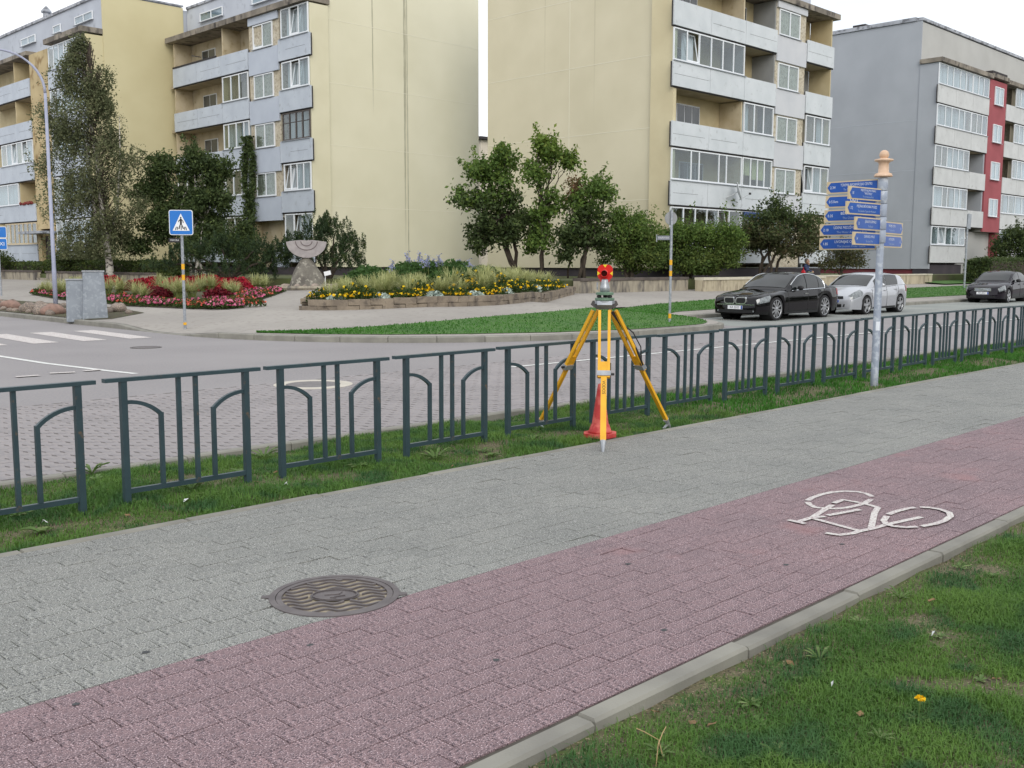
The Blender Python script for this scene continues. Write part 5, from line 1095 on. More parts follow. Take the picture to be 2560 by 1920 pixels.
# ---------------------------------------------------------------- boulder bed at the side street
b = MB(); b.add([(11.06, 26.6, 0.142), (11.5, 26.3, 0.155), (13.0, 27.6, 0.225), (13.6, 31, 0.25), (13.4, 46, 0.245), (11.06, 46, 0.142)], [(0, 1, 2, 3, 4, 5)]); struct(b.build('boulder_bed', m_soil))
m_bl = M('field_boulder', S(138, 126, 116), S(110, 102, 96), scale=3, rough=.95, c3=S(164, 148, 134), scale3=8.0, rand=0.22, bump=.5, bscale=12, bdist=0.03); m_blr = M('reddish_boulder', S(152, 124, 112), S(132, 108, 98), scale=3, rough=.95, bump=.5, bscale=12)
rb = [MB().blob((0, 0, 0), 1.0, 60+k, 12, 8, .10, (1.15, 0.95, 0.72)) for k in range(4)]
for k in range(110):
    yv = 26.7+19*random.random()**1.25; xv = random.uniform(11.15, min(13.1, 11.4+(yv-26.6)*.9+.4)); r = random.uniform(.08, .17) if k % 4 else random.uniform(.20, .30)
    if math.hypot(xv-c1[0]-.1, yv-c1[1]-.25) < 0.75 or math.hypot(xv-LP.location.x, yv-LP.location.y) < .25+r: continue
    red = k % 9 == 4; src = rb[k % 4]; o = src.build('boulder', m_blr if red else m_bl, None, True, loc=(xv, yv, tz(xv, yv)+r*.35)); o.scale = (r, r, r*random.uniform(.8, 1.1)); o.rotation_euler = (random.uniform(-.3, .3), random.uniform(-.3, .3), random.uniform(0, 6.28))
    if red: tag(o, 'reddish field boulder among the grey ones in the bed by the kerb', 'boulder', 'reddish boulders in the bed')
    elif r >= .20: tag(o, 'large grey field boulder in the bed beside the side street kerb', 'boulder', 'large boulders in the bed')
    else: tag(o, 'small grey field stone between the large boulders by the kerb', 'boulder', 'small stones in the bed')
# ================================================================ trees, shrubs, flower beds
def leafmat(name, a, b_, c_=None, sc=1.5, tr=0.3, sc3=4.0): return M(name, a, b_, scale=sc, rough=0.6, transl=tr, spec=0.2, c3=c_, scale3=sc3, lo3=0.52, hi3=0.66)
m_bark = M('dark_bark', S(74, 64, 54), S(52, 46, 40), scale=6, rough=0.95, bump=0.6, bscale=20, stretch=(4, 4, 1))
m_birchbark = M('birch_bark', S(200, 196, 186), S(176, 170, 160), scale=3, rough=0.9, c3=S(58, 52, 48), scale3=2.2, lo3=0.52, hi3=0.60, stretch=(2, 2, 4), bump=0.3, bscale=20)
def leaves_mesh(name, C, size, mat, parent, aspect=0.55, up=None, jit=1.0):
    """C: leaf centres; every leaf is its own small rhombus"""
    C = np.asarray(C, float); n = len(C); d = RNG.normal(size=(n, 3)); d /= np.linalg.norm(d, axis=1)[:, None]
    if up is not None: d = d*jit+np.asarray(up); d /= np.linalg.norm(d, axis=1)[:, None]
    e = RNG.normal(size=(n, 3)); e -= d*(e*d).sum(1)[:, None]; e /= np.linalg.norm(e, axis=1)[:, None]
    s = (size*RNG.uniform(0.6, 1.4, n))[:, None]; nr = np.cross(d, e)
    V = np.stack([C-d*s/2, C+e*s*aspect/2+nr*s*0.08, C+d*s/2, C-e*s*aspect/2+nr*s*0.08], 1).reshape(-1, 3)
    F = np.arange(4*n).reshape(n, 4)
    return np_mesh(name, V, F, mat, parent)
def clump_pts(blobs, per, k=45, r=0.22, shell=0.55, rs=None):
    """clumped points through ellipsoids (cx,cy,cz,rx,ry,rz); per = clumps per blob volume unit"""
    out = []
    for cx, cy, cz, rx, ry, rz in blobs:
        nc = max(4, int(per*(rx*ry*rz)**(2/3)))
        d = RNG.normal(size=(nc, 3)); d /= np.linalg.norm(d, axis=1)[:, None]; rad = RNG.uniform(shell, 1.0, nc)[:, None]
        cc = np.array([cx, cy, cz])+d*rad*np.array([rx, ry, rz])*(1+0.12*RNG.normal(size=(nc, 1)))
        for c0 in cc:
            m = int(k*RNG.uniform(0.5, 1.4)); q = RNG.normal(size=(m, 3))*r*np.array([1, 1, 0.75]); out.append(c0+q)
    return np.concatenate(out)
def limb(b, a, e, r0, r1, sag=0.1, n=6, rnd=0.06):
    a, e = np.array(a, float), np.array(e, float); pts = []
    for i in range(n+1):
        t = i/n; p = a*(1-t)+e*t+np.array([0, 0, sag*math.sin(math.pi*t)*np.linalg.norm(e-a)]); 
        if 0 < i < n: p = p+RNG.normal(size=3)*rnd*np.linalg.norm(e-a)*0.4
        pts.append(tuple(p))
    b.tube(pts, [r0*(1-i/n)+r1*i/n for i in range(n+1)], 7)
def broad_tree(name, label, base, blobs, mat, leaf=0.14, per=55, stems=3, cat='tree', bark=None, r0=0.09, k=40, cr=0.22, spread=0.35, group=None, mat2=None, shell=0.3, shoots=14):
    t = thing(name, label, cat, base, group=group); b = MB(); base = np.array(base, float)
    for s_ in range(stems):
        a = 2*math.pi*s_/stems+0.7; q = base+np.array([math.cos(a)*spread*0.4, math.sin(a)*spread*0.4, -0.1]); tgt = blobs[s_ % len(blobs)]; mid = base*0.5+np.array(tgt[:3])*0.5+np.array([0, 0, 0.2])
        mid[:2] = base[:2]+(mid[:2]-base[:2])*0.8
        limb(b, q, mid, r0, r0*0.65, 0.05); limb(b, mid, tgt[:3], r0*0.65, r0*0.25, 0.05)
        for g in range(5):
            tg = blobs[int(RNG.integers(len(blobs)))]; e = np.array(tg[:3])+RNG.uniform(-0.7, 0.7, 3)*np.array(tg[3:]); limb(b, mid+RNG.normal(size=3)*0.02, e, r0*0.4, r0*0.1, 0.08)
    b.build('trunk', bark or m_bark, t, True)
    nb = []
    for q in blobs:
        nb.append(tuple(q[:3])+tuple(v*0.80 for v in q[3:]))
        for _ in range(3):
            d_ = RNG.normal(size=3); d_ /= np.linalg.norm(d_); f_ = RNG.uniform(.28, .5); nb.append(tuple(np.array(q[:3])+d_*np.array(q[3:])*0.85)+tuple(v*f_ for v in q[3:]))
    P = [clump_pts(nb, per*0.80, k, cr*0.85, shell)]
    for _ in range(shoots):
        q = blobs[int(RNG.integers(len(blobs)))]; d_ = RNG.normal(size=3); d_[2] = abs(d_[2])+.5; d_ /= np.linalg.norm(d_); p0 = np.array(q[:3])+d_*np.array(q[3:])*.8; ln = RNG.uniform(.3, .8)*min(1.0, q[5]*1.6)
        tt = RNG.uniform(0, 1, 36); P.append(p0+(d_+np.array([0, 0, .6]))*(tt*ln)[:, None]+RNG.normal(size=(36, 3))*.07)
    P = np.concatenate(P); P = P[P[:, 2] > base[2]+0.15]
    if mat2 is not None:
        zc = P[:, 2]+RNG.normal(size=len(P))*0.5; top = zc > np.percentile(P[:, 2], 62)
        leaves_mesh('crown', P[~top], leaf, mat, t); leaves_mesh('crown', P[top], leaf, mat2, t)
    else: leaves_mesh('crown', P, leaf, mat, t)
    return t
TZ = 0.97
def at(px, d):          # ground-plan position along a photo column at a given depth
    tn = (px-1280)/FPX; return (d*(1+tn)/math.sqrt(2), d*(1-tn)/math.sqrt(2))
def zat(py, d): return EYE+(659.5-py)/FPX*d
def blob_px(px, py, d, rx, rz, ry=None):
    x, y = at(px, d); s = d/FPX; return (x, y, zat(py, d), (ry or rx)*s, (ry or rx)*s, rz*s)
lm_dark = leafmat('leaf_dark', S(78, 94, 56), S(60, 74, 46), S(98, 112, 64)); lm_mid = leafmat('leaf_mid', S(98, 124, 60), S(78, 102, 50), S(120, 140, 66)); lm_light = leafmat('leaf_light', S(110, 132, 58), S(88, 112, 50), S(132, 146, 72))
lm_birch = leafmat('leaf_birch', S(106, 112, 80), S(84, 92, 66), S(128, 130, 96)); lm_yew = leafmat('leaf_yew', S(84, 106, 54), S(104, 116, 58), S(64, 82, 48)); lm_red = leafmat('leaf_reddish', S(146, 104, 84), S(112, 104, 66), S(96, 112, 60))
lm_lilac = leafmat('leaf_lilac', S(72, 80, 52), S(88, 90, 60), S(104, 92, 70)); lm_pine = leafmat('needle_green', S(58, 76, 46), S(46, 62, 42), S(80, 94, 50), tr=0.15); lm_hedge = leafmat('leaf_hedge', S(76, 92, 46), S(60, 74, 42), S(98, 108, 54))
# maples between the yellow blocks
D1 = 45.5
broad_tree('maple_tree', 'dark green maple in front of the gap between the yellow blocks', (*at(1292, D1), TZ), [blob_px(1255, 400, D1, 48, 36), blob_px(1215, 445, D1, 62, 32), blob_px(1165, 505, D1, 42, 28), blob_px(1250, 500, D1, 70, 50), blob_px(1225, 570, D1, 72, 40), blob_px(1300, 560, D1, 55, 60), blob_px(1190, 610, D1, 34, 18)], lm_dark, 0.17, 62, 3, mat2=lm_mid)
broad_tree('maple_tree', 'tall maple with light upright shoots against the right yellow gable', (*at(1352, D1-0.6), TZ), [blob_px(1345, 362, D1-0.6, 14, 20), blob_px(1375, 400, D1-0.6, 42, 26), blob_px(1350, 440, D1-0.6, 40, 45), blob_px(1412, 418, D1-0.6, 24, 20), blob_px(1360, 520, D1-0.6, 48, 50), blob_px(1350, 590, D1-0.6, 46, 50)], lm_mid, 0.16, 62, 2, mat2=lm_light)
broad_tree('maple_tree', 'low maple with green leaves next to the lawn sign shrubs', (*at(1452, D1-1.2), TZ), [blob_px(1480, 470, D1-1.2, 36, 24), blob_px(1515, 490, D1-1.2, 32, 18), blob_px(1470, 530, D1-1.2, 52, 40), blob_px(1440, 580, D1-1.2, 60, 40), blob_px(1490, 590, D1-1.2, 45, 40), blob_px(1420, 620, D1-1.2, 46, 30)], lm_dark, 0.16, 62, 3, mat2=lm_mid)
broad_tree('young_maple', 'thin young maple with reddish autumn leaves between the green maples', (*at(1418, D1-0.3), TZ), [blob_px(1432, 475, D1-0.3, 16, 24), blob_px(1436, 505, D1-0.3, 14, 18)], lm_red, 0.12, 26, 1, r0=0.05, shoots=4)
# shrubs on the right terrace
DS = 44.5
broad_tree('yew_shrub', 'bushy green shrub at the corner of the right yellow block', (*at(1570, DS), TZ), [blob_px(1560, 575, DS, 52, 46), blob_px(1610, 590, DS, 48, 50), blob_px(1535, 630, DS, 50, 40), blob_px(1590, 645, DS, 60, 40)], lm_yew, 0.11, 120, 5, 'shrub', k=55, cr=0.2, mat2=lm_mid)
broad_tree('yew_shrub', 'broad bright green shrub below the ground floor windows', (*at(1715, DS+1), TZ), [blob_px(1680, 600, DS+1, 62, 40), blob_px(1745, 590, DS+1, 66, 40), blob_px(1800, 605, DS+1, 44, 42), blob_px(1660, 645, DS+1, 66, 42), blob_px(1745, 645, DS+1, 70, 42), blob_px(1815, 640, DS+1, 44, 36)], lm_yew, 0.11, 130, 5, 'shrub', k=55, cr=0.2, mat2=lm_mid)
DL = 49.0
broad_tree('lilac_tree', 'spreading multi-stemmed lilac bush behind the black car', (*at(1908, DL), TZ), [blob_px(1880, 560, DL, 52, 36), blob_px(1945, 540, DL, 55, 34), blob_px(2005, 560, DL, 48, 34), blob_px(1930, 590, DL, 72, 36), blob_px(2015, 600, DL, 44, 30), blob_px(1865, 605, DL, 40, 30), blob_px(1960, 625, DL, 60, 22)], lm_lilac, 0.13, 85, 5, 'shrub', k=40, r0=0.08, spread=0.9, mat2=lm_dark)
broad_tree('grey_shrub', 'small grey-green shrub beside the seated person', (*at(2095, 54), TZ), [blob_px(2100, 640, 54, 44, 34), blob_px(2130, 655, 54, 26, 24), blob_px(2065, 655, 54, 30, 24)], lm_lilac, 0.10, 110, 4, 'shrub', r0=0.04)
broad_tree('dark_tree', 'dense dark tree growing over the end of the grey block', (75.0, 25.2, 0.7), [blob_px(2530, 600, 71, 50, 42), blob_px(2495, 625, 71, 30, 32), blob_px(2555, 630, 71, 40, 40)], lm_dark, 0.16, 60, 3)
def hedge(label, x0, x1, y0, y1, z0, z1, mat, n=9000, leaf=0.07, rzz=0.0):
    t = thing('hedge', label, 'hedge', ((x0+x1)/2, (y0+y1)/2, z0)); b = MB(); b.box(x0+.12, x1-.12, y0+.12, y1-.12, z0-.1, z1-.14); b.build('branches', m_bark, t)
    P = np.c_[RNG.uniform(x0, x1, n), RNG.uniform(y0, y1, n), RNG.uniform(z0, z1, n)]
    f = RNG.integers(0, 5, n); P[f == 0, 2] = z1; P[f == 1, 1] = y0; P[f == 2, 0] = x0; P[f == 3, 1] = y1; P[f == 4, 2] = z1-0.05
    P += RNG.normal(size=P.shape)*0.05; P[:, 2] += 0.07*np.sin(P[:, 0]*1.7+P[:, 1]*2.1); leaves_mesh('foliage', P, leaf, mat, t); return t
hedge('clipped dark green hedge behind the dark saloon', 64.2, 80, 23.4, 25.0, 0.5, 1.95, lm_dark, 9000, 0.13)
hedge('low clipped hedge on top of the side street wall', 22.6, 24.2, 46.5, 60, 1.0, 1.62, lm_hedge, 11000, 0.12)
hedge('low clipped hedge past the steps of the side street wall', 22.6, 24.2, 60.5, 84, 1.0, 1.55, lm_hedge, 9000, 0.14)
broad_tree('round_shrub', 'rounded green shrub beside the wing entrance', (*at(200, 56), TZ), [blob_px(175, 655, 56, 50, 16), blob_px(230, 650, 56, 40, 18)], lm_hedge, 0.11, 130, 3, 'shrub', r0=0.03)
broad_tree('round_shrub', 'rounded green shrub in front of the wing balcony at the blue sign', (*at(15, 62), TZ), [blob_px(5, 652, 62, 40, 16), blob_px(-40, 650, 62, 30, 16)], lm_hedge, 0.11, 130, 3, 'shrub', r0=0.03)
# birch
bx, by = 21.4, 48.9; bd = (bx+by)/math.sqrt(2); bs = bd/FPX
BT = thing('birch_tree', 'tall drooping birch with white trunk in front of the yellow wing', 'tree', (bx, by, 0.6)); b = MB()
bpx = 1280+FPX*((bx-by)/(bx+by))
b.tube([(bx, by, 0.5), (bx-.02, by, 1.6), (bx-.16, by+.1, 3.2), (bx-.22, by+.2, 5.5), (bx-.42, by+.4, 8), (bx-.60, by+.6, 10.5), (bx-.70, by+.7, 11.7)], [0.22, 0.17, 0.15, 0.12, 0.085, 0.05, 0.015], 10)
b.tube([(bx-.05, by, 2.6), (bx+.35, by-.3, 4.2), (bx+.5, by-.5, 6.5), (bx+.55, by-.5, 8.5)], [0.09, 0.07, 0.045, 0.015], 8)
b.tube([(bx-.05, by, 1.9), (bx-.45, by+.3, 3.6), (bx-.6, by+.5, 6.0), (bx-.7, by+.5, 8.0)], [0.09, 0.07, 0.045, 0.015], 8); b.build('trunk', m_birchbark, BT, True)
env = [(118, 222, 240), (145, 204, 256), (190, 180, 280), (235, 155, 300), (290, 138, 322), (350, 128, 338), (400, 128, 368), (460, 135, 372), (520, 140, 372), (580, 150, 345), (620, 165, 330)]
P = []; tw = MB()
ez = [zat(e[0], bd) for e in env]
def envw(z):
    zz_ = ez[::-1]; lo = np.interp(z, zz_, [e[1] for e in env][::-1]); hi = np.interp(z, zz_, [e[2] for e in env][::-1]); return lo, hi
rtv = np.array([1, -1])/math.sqrt(2); fwv = np.array([1, 1])/math.sqrt(2)
for s_ in range(2300):
    z = 2.0+(ez[0]-2.0)*RNG.uniform(0, 1)**1.0; lo, hi = envw(z); wob = 1+0.22*math.sin(z*3.1)+0.15*math.sin(z*7.3+1); u = RNG.uniform(0, 1); cpx = (lo+hi)/2; hwp = (hi-lo)/2*wob*(0.8+0.35*RNG.uniform())
    if math.sin(z*2.2+2.5*math.sin(u*5.0)+1.0)+0.6*math.sin(z*5.1-u*9.0) < RNG.uniform(-1.1, .35): continue
    px = cpx+hwp*(2*u-1)*0.95; lat = (px-bpx)*bs; dep = RNG.uniform(-1, 1)*math.sqrt(max(0.02, 1-(2*u-1)**2))*hwp*bs*0.9
    base = np.array([bx, by])+rtv*lat+fwv*dep; L = RNG.uniform(0.3, 1.25)*min(1, (ez[0]-z+0.4)/2.5); m = int(L/0.026)+8; sw = RNG.normal(size=2)*0.16; rr = 0.05+0.10*RNG.uniform()
    tt = np.linspace(0, 1, m); q = np.c_[base[0]+sw[0]*tt, base[1]+sw[1]*tt, z+0.15-L*tt*0.95]; q += RNG.normal(size=q.shape)*rr; P.append(q)
    if s_ % 7 == 0:
        zi = max(2.0, z-0.9); tw.tube([(bx-0.06*(zi-2), by, zi), (bx*.5+base[0]*.5, by*.5+base[1]*.5, z+0.05), (base[0], base[1], z+.1), (base[0]+sw[0], base[1]+sw[1], z-L*.8)], [0.022, 0.014, 0.008, 0.004], 5)
P = np.concatenate(P); P = P[P[:, 2] > 1.75]
leaves_mesh('crown', P, 0.105, lm_birch, BT, 0.6); tw.build('twigs', m_bark, BT)
# dark multi-stemmed tree and pines by the left yellow block
DT = 51.0
broad_tree('bird_cherry_tree', 'dark multi-stemmed tree behind the pedestrian sign', (*at(500, DT), TZ), [blob_px(430, 420, DT, 46, 36), blob_px(500, 415, DT, 54, 34), blob_px(550, 430, DT, 40, 32), blob_px(405, 490, DT, 52, 46), blob_px(480, 500, DT, 64, 56), blob_px(560, 500, DT, 48, 56), blob_px(420, 580, DT, 70, 50), blob_px(530, 590, DT, 80, 52), blob_px(350, 620, DT, 46, 26), blob_px(610, 600, DT, 40, 60)], lm_dark, 0.15, 90, 4, bark=m_birchbark, r0=0.08, spread=1.0, mat2=lm_dark, k=46)
def pine(label, blobs, base, n_c=60):
    t = thing('mountain_pine', label, 'shrub', base); P = []; U = []; b = MB()
    for cx, cy, cz, rx, ry, rz in blobs:
        nc = max(10, int(n_c*rx*rz)); d = RNG.normal(size=(nc, 3)); d[:, 2] = np.abs(d[:, 2])*0.9-0.25; d /= np.linalg.norm(d, axis=1)[:, None]; c0 = np.array([cx, cy, cz])+d*np.array([rx, ry, rz])*RNG.uniform(.55, 1.0, (nc, 1))
        for c_ in c0:
            L = RNG.uniform(.25, .6); ax = np.array([RNG.normal()*.25, RNG.normal()*.25, 1.0]); m = 46; tt = RNG.uniform(0, 1, m)
            q = c_+ax*(tt*L)[:, None]+RNG.normal(size=(m, 3))*0.055*(1.2-tt)[:, None]; P.append(q)
        limb(b, base, (cx, cy, cz+rz*.4), .08, .02)
    b.build('stems', m_bark, t, True); leaves_mesh('needles', np.concatenate(P), 0.13, lm_pine, t, 0.22, up=(0, 0, 0.8)); return t
DP = 42.5
pine('dense dark mountain pine filling the space left of the monument', [blob_px(480, 655, DP, 60, 36), blob_px(560, 645, DP, 62, 50), blob_px(640, 650, DP, 62, 50), blob_px(690, 670, DP, 40, 38), blob_px(420, 680, DP, 60, 22), blob_px(600, 690, DP, 110, 22)], (*at(580, DP), 0.9), 90)
pine('spiky mountain pine rising behind the stone monument', [blob_px(800, 590, DP, 46, 40), blob_px(840, 610, DP, 56, 50), blob_px(880, 640, DP, 34, 50), blob_px(780, 650, DP, 60, 50), blob_px(860, 670, DP, 60, 34), blob_px(735, 640, DP, 46, 46)], (*at(825, DP), 0.9), 90)
# ivy on the left block
IV = thing('ivy', 'dark ivy climbing the facade of the left block between two window columns', 'ivy', (30.6, 51.5, 1.0)); P = []
for k in range(5200):
    z = 1.0+7.6*RNG.uniform(0, 1); w = 0.35+1.1*max(0, (5.6-z)/4.6); s_ = 51.5+RNG.normal()*w*0.5
    if z > 5.6: s_ = 51.5+(0.42 if RNG.uniform() < .5 else -0.45)*(1 if z < 7.7 else .55)+RNG.normal()*0.14
    P.append((30.72-abs(RNG.normal())*(0.12+0.35*max(0, (5.0-z)/4)), s_, z))
leaves_mesh('foliage', P, 0.17, lm_dark, IV); b = MB(); b.tube([(30.75, 51.5, 1), (30.75, 51.45, 4), (30.75, 51.9, 6), (30.75, 51.6, 8)], .03, 6); b.build('stem', m_bark, IV)
# ---------------------------------------------------------------- flower beds
m_gr_a = M('feather_grass_green', S(118, 134, 72), S(142, 150, 88), scale=3, rough=.7, transl=.3); m_gr_b = M('feather_grass_plume', S(190, 192, 140), S(164, 168, 112), scale=5, rough=.8, transl=.3)
def arch_blades(n, h, spread, w, seg=4, r0=0.12):
    a = RNG.uniform(0, 2*np.pi, n); H = h*RNG.uniform(.7, 1.1, n); sp = spread*RNG.uniform(.2, 1, n); rr = r0*np.sqrt(RNG.uniform(0, 1, n)); V = []; F = []
    for i in range(n):
        dx, dy = math.cos(a[i]), math.sin(a[i]); bx_, by_ = rr[i]*math.cos(a[i]*3), rr[i]*math.sin(a[i]*3); o = len(V)
        for k in range(seg+1):
            t = k/seg; rad = sp[i]*t**1.7; z = H[i]*(t-0.32*t*t*t*sp[i]/spread); ww = w*(1-t*.75)/2; V += [(bx_+dx*rad-dy*ww, by_+dy*rad+dx*ww, z), (bx_+dx*rad+dy*ww, by_+dy*rad-dx*ww, z)]
        F += [(o+2*k, o+2*k+2, o+2*k+3, o+2*k+1) for k in range(seg)]
    return V, F
def proto_tuft():
    t = thing('grass_clump', 'proto', 'plant'); V, F = arch_blades(110, .55, .42, .014); o = np_mesh('leaves', V, F, m_gr_a, t); V, F = arch_blades(120, .68, .52, .024); V = np.array(V); k = V[:, 2] < .22; V[k, 2] = .22; o = np_mesh('plumes', V, F, m_gr_b, t); return t
def mound(n, r, h):
    d = RNG.normal(size=(n, 3)); d[:, 2] = np.abs(d[:, 2]); d /= np.linalg.norm(d, axis=1)[:, None]; return d*np.array([r, r, h])*RNG.uniform(.6, 1.05, (n, 1))
def proto_mound(name, leafm, n, r, h, leaf, flowm=None, nf=0, fs=.05, fname='flowers'):
    t = thing(name, 'proto', 'plant'); leaves_mesh('leaves', mound(n, r, h), leaf, leafm, t, .6)
    if nf: d = mound(nf, r*1.02, h*1.05); d[:, 2] = np.maximum(d[:, 2], h*.45); stuff(leaves_mesh(fname, np.repeat(d, 5, 0)+RNG.normal(size=(nf*5, 3))*fs*.2, fs, flowm, t, .9))
    return t
lm_mg = leafmat('marigold_leaf', S(64, 84, 36), S(52, 70, 32)); m_yel = M('marigold_yellow', S(248, 216, 30), S(244, 198, 20), scale=4, rough=.6, transl=.2); m_sil = M('silver_leaf', S(176, 190, 180), S(152, 168, 160), scale=5, rough=.8)
m_col = leafmat('coleus_red', S(170, 28, 52), S(120, 22, 42), S(196, 40, 62), tr=.2); m_cold = leafmat('coleus_dark', S(108, 28, 40), S(84, 24, 36), S(134, 40, 46), tr=.2); m_pink = M('pink_petal', S(206, 84, 132), S(226, 140, 168), scale=6, rough=.6, transl=.2); m_sal = M('salmon_petal', S(214, 92, 84), S(226, 120, 100), scale=6, rough=.6, transl=.2)
m_blu = M('blue_petal', S(166, 170, 200), S(146, 152, 190), scale=6, rough=.6, transl=.2)
P_t = proto_tuft(); P_m = proto_mound('marigold', lm_mg, 420, .34, .34, .07, m_yel, 26, .056); P_s = proto_mound('silver_ragwort', m_sil, 260, .24, .2, .08); P_c = proto_mound('coleus', m_col, 700, .42, .42, .11); P_d = proto_mound('coleus', m_cold, 620, .40, .42, .10)
P_p = proto_mound('petunia', lm_mg, 380, .42, .22, .07, m_pink, 38, .07); P_q = proto_mound('begonia', lm_mg, 380, .42, .22, .07, m_sal, 26, .06)
P_b = proto_mound('leafy_perennial', leafmat('perennial_leaf', S(74, 104, 52), S(60, 88, 46)), 620, .5, .55, .10)
def spike_proto():
    t = thing('blue_flower', 'proto', 'plant'); b = MB(); Q = []
    for k in range(6):
        a = RNG.uniform(0, 6.28); r = RNG.uniform(0, .2); x_, y_ = r*math.cos(a), r*math.sin(a); h = RNG.uniform(.5, .8); b.tube([(x_, y_, 0), (x_*1.3, y_*1.3, h)], .008, 5); n = 22; Q.append(np.c_[x_*1.3+RNG.normal(size=n)*.035, y_*1.3+RNG.normal(size=n)*.035, RNG.uniform(h*.68, h+.04, n)])
    stuff(b.build('stems', m_gr_a, t)); stuff(leaves_mesh('flowers', np.concatenate(Q), .05, m_blu, t, .9)); return t
P_k = spike_proto(); used = set()
def put(proto, x, y, z, sc, label, group, cat='plant'):
    if id(proto) in used: o = copy_tree(proto)
    else: o = proto; used.add(id(proto))
    o.location = (x, y, z); o.rotation_euler = (0, 0, RNG.uniform(0, 6.28)); o.scale = (sc, sc, sc*RNG.uniform(.9, 1.1)); tag(o, label, cat, group); return o
# raised planter
front = [(15.7, 23.96), (16.0, 23.0), (16.7, 22.15), (17.8, 21.45), (19.1, 21.05), (20.5, 21.1), (21.9, 21.5), (23.6, 22.35), (26.1, 23.9), (28.0, 25.0), (29.0, 25.6)]
back_ = [(29.2, 26.6), (28.6, 29.2), (26.2, 30.6), (23.0, 30.2), (20.4, 28.6), (18.0, 26.4)]
ring_ = [np.array(q) for q in front+back_]
cen = np.array([22.6, 26.0]); PLT = thing('raised_planter', 'raised flower planter walled with weathered stone blocks', 'planter', (22.6, 26.0, 0.4)); m_pst = M('planter_stone', S(142, 130, 114), S(116, 106, 94), scale=2.2, rough=.95, c3=S(94, 86, 78), scale3=4.0, lo3=.52, hi3=.68, bump=.6, bscale=10, bdist=.03, rand=.1)
def walk(P, step, start=0.0):
    P = [np.array(q, float) for q in P]; out = []; s = start; acc_ = 0
    for a, c_ in zip(P[:-1], P[1:]):
        L = np.linalg.norm(c_-a)
        while s <= acc_+L: t = (s-acc_)/L; out.append((a*(1-t)+c_*t, (c_-a)/L)); s += step
        acc_ += L
    return out
PW = 0.30
for course in range(2):
    w = walk(list(ring_)+[ring_[0]], .62, .31*course)
    for (p0, d0), (p1, d1) in zip(w[:-1], w[1:]):
        n0 = np.array([-d0[1], d0[0]]); z0 = tz(*p0)-.05+course*(PW/2+.02); z1 = z0+PW/2+(.02 if course == 0 else 0.02); j = random.uniform(-.015, .015)
        q = [p0+d0*.006+n0*j, p1-d0*.006+n0*j, p1-d0*.006+n0*.28, p0+d0*.006+n0*.28]
        MB().prism([tuple(v) for v in q], z0, z1-.008).build('stone_block', m_pst, PLT)
V = []; n = len(ring_)
for k, f_ in enumerate((0.985, .7, .4, .15)):
    for q in ring_: r = cen+(q-cen)*f_; V.append((r[0], r[1], tz(*r)+.20+.28*(1-f_**2)))
V.append((cen[0], cen[1], tz(*cen)+.52)); F = [(k*n+i, k*n+(i+1) % n, (k+1)*n+(i+1) % n, (k+1)*n+i) for k in range(3) for i in range(n)]
b = MB(); b.add(V, F+[(3*n+i, 3*n+(i+1) % n, 4*n) for i in range(n)]); b.build('soil', m_soil, PLT)
def pz(p): # soil height in the planter
    q = np.array(p[:2])-cen; f_ = min(1, np.linalg.norm(q)/4.6); return tz(*p[:2])+.20+.28*(1-f_**2)
def inward(p, d, off): n_ = np.array([-d[1], d[0]]); return p+n_*off
for i, (p, d) in enumerate(walk(front, .55, .3)):
    q = inward(p, d, .48+RNG.uniform(-.04, .08))
    if i % 3 == 1: put(P_s, q[0], q[1], pz(q)-.02, RNG.uniform(.9, 1.2), 'small silver-leaved ragwort clump along the edge of the planter', 'silver ragworts edging the planter')
    else: put(P_m, q[0], q[1], pz(q)-.02, RNG.uniform(.85, 1.15), 'yellow marigold clump flowering along the planter edge', 'marigolds in the planter')
for i, (p, d) in enumerate(walk(front, .62, .2)):
    q = inward(p, d, 1.05+RNG.uniform(-.1, .15))
    if i % 4 == 2: put(P_m, q[0], q[1], pz(q), RNG.uniform(1.1, 1.35), 'yellow marigold clump flowering along the planter edge', 'marigolds in the planter')
    else: put(P_t, q[0], q[1], pz(q)-.03, RNG.uniform(.85, 1.15), 'pale feathery grass clump growing in the raised planter', 'feather grasses in the planter')
for row, off in ((0, 1.7), (1, 2.4)):
    for i, (p, d) in enumerate(walk(front, .75, .3+.3*row)):
        q = inward(p, d, off+RNG.uniform(-.15, .15)); q = q if np.linalg.norm(q-cen) > .8 else q+np.array([.3, .4])
        mid_ = 0.30 < i/len(walk(front, .75, .3)) < .68
        if mid_ and row == 0 and i % 2: put(P_m, q[0], q[1], pz(q)+.05, 1.3, 'yellow marigold clump flowering along the planter edge', 'marigolds in the planter')
        elif mid_ and row == 1: put(P_b, q[0], q[1], pz(q), RNG.uniform(.8, 1.0), 'leafy green perennial in the middle of the planter', 'leafy perennials in the planter')
        else: put(P_t, q[0], q[1], pz(q)-.03, RNG.uniform(.9, 1.2), 'pale feathery grass clump growing in the raised planter', 'feather grasses in the planter')
for k in range(46):
    a = RNG.uniform(0, 6.28); r = RNG.uniform(0.2, 3.6); q = cen+np.array([.5, .9])+np.array([math.cos(a)*r*1.15, math.sin(a)*r*.62])
    if k % 4 == 0: put(P_k, q[0], q[1], pz(q), RNG.uniform(.85, 1.15), 'tall pale blue flower spikes in the middle of the planter', 'blue flower spikes in the planter')
    else: put(P_b, q[0], q[1], pz(q), RNG.uniform(.9, 1.15), 'leafy green perennial in the middle of the planter', 'leafy perennials in the planter')
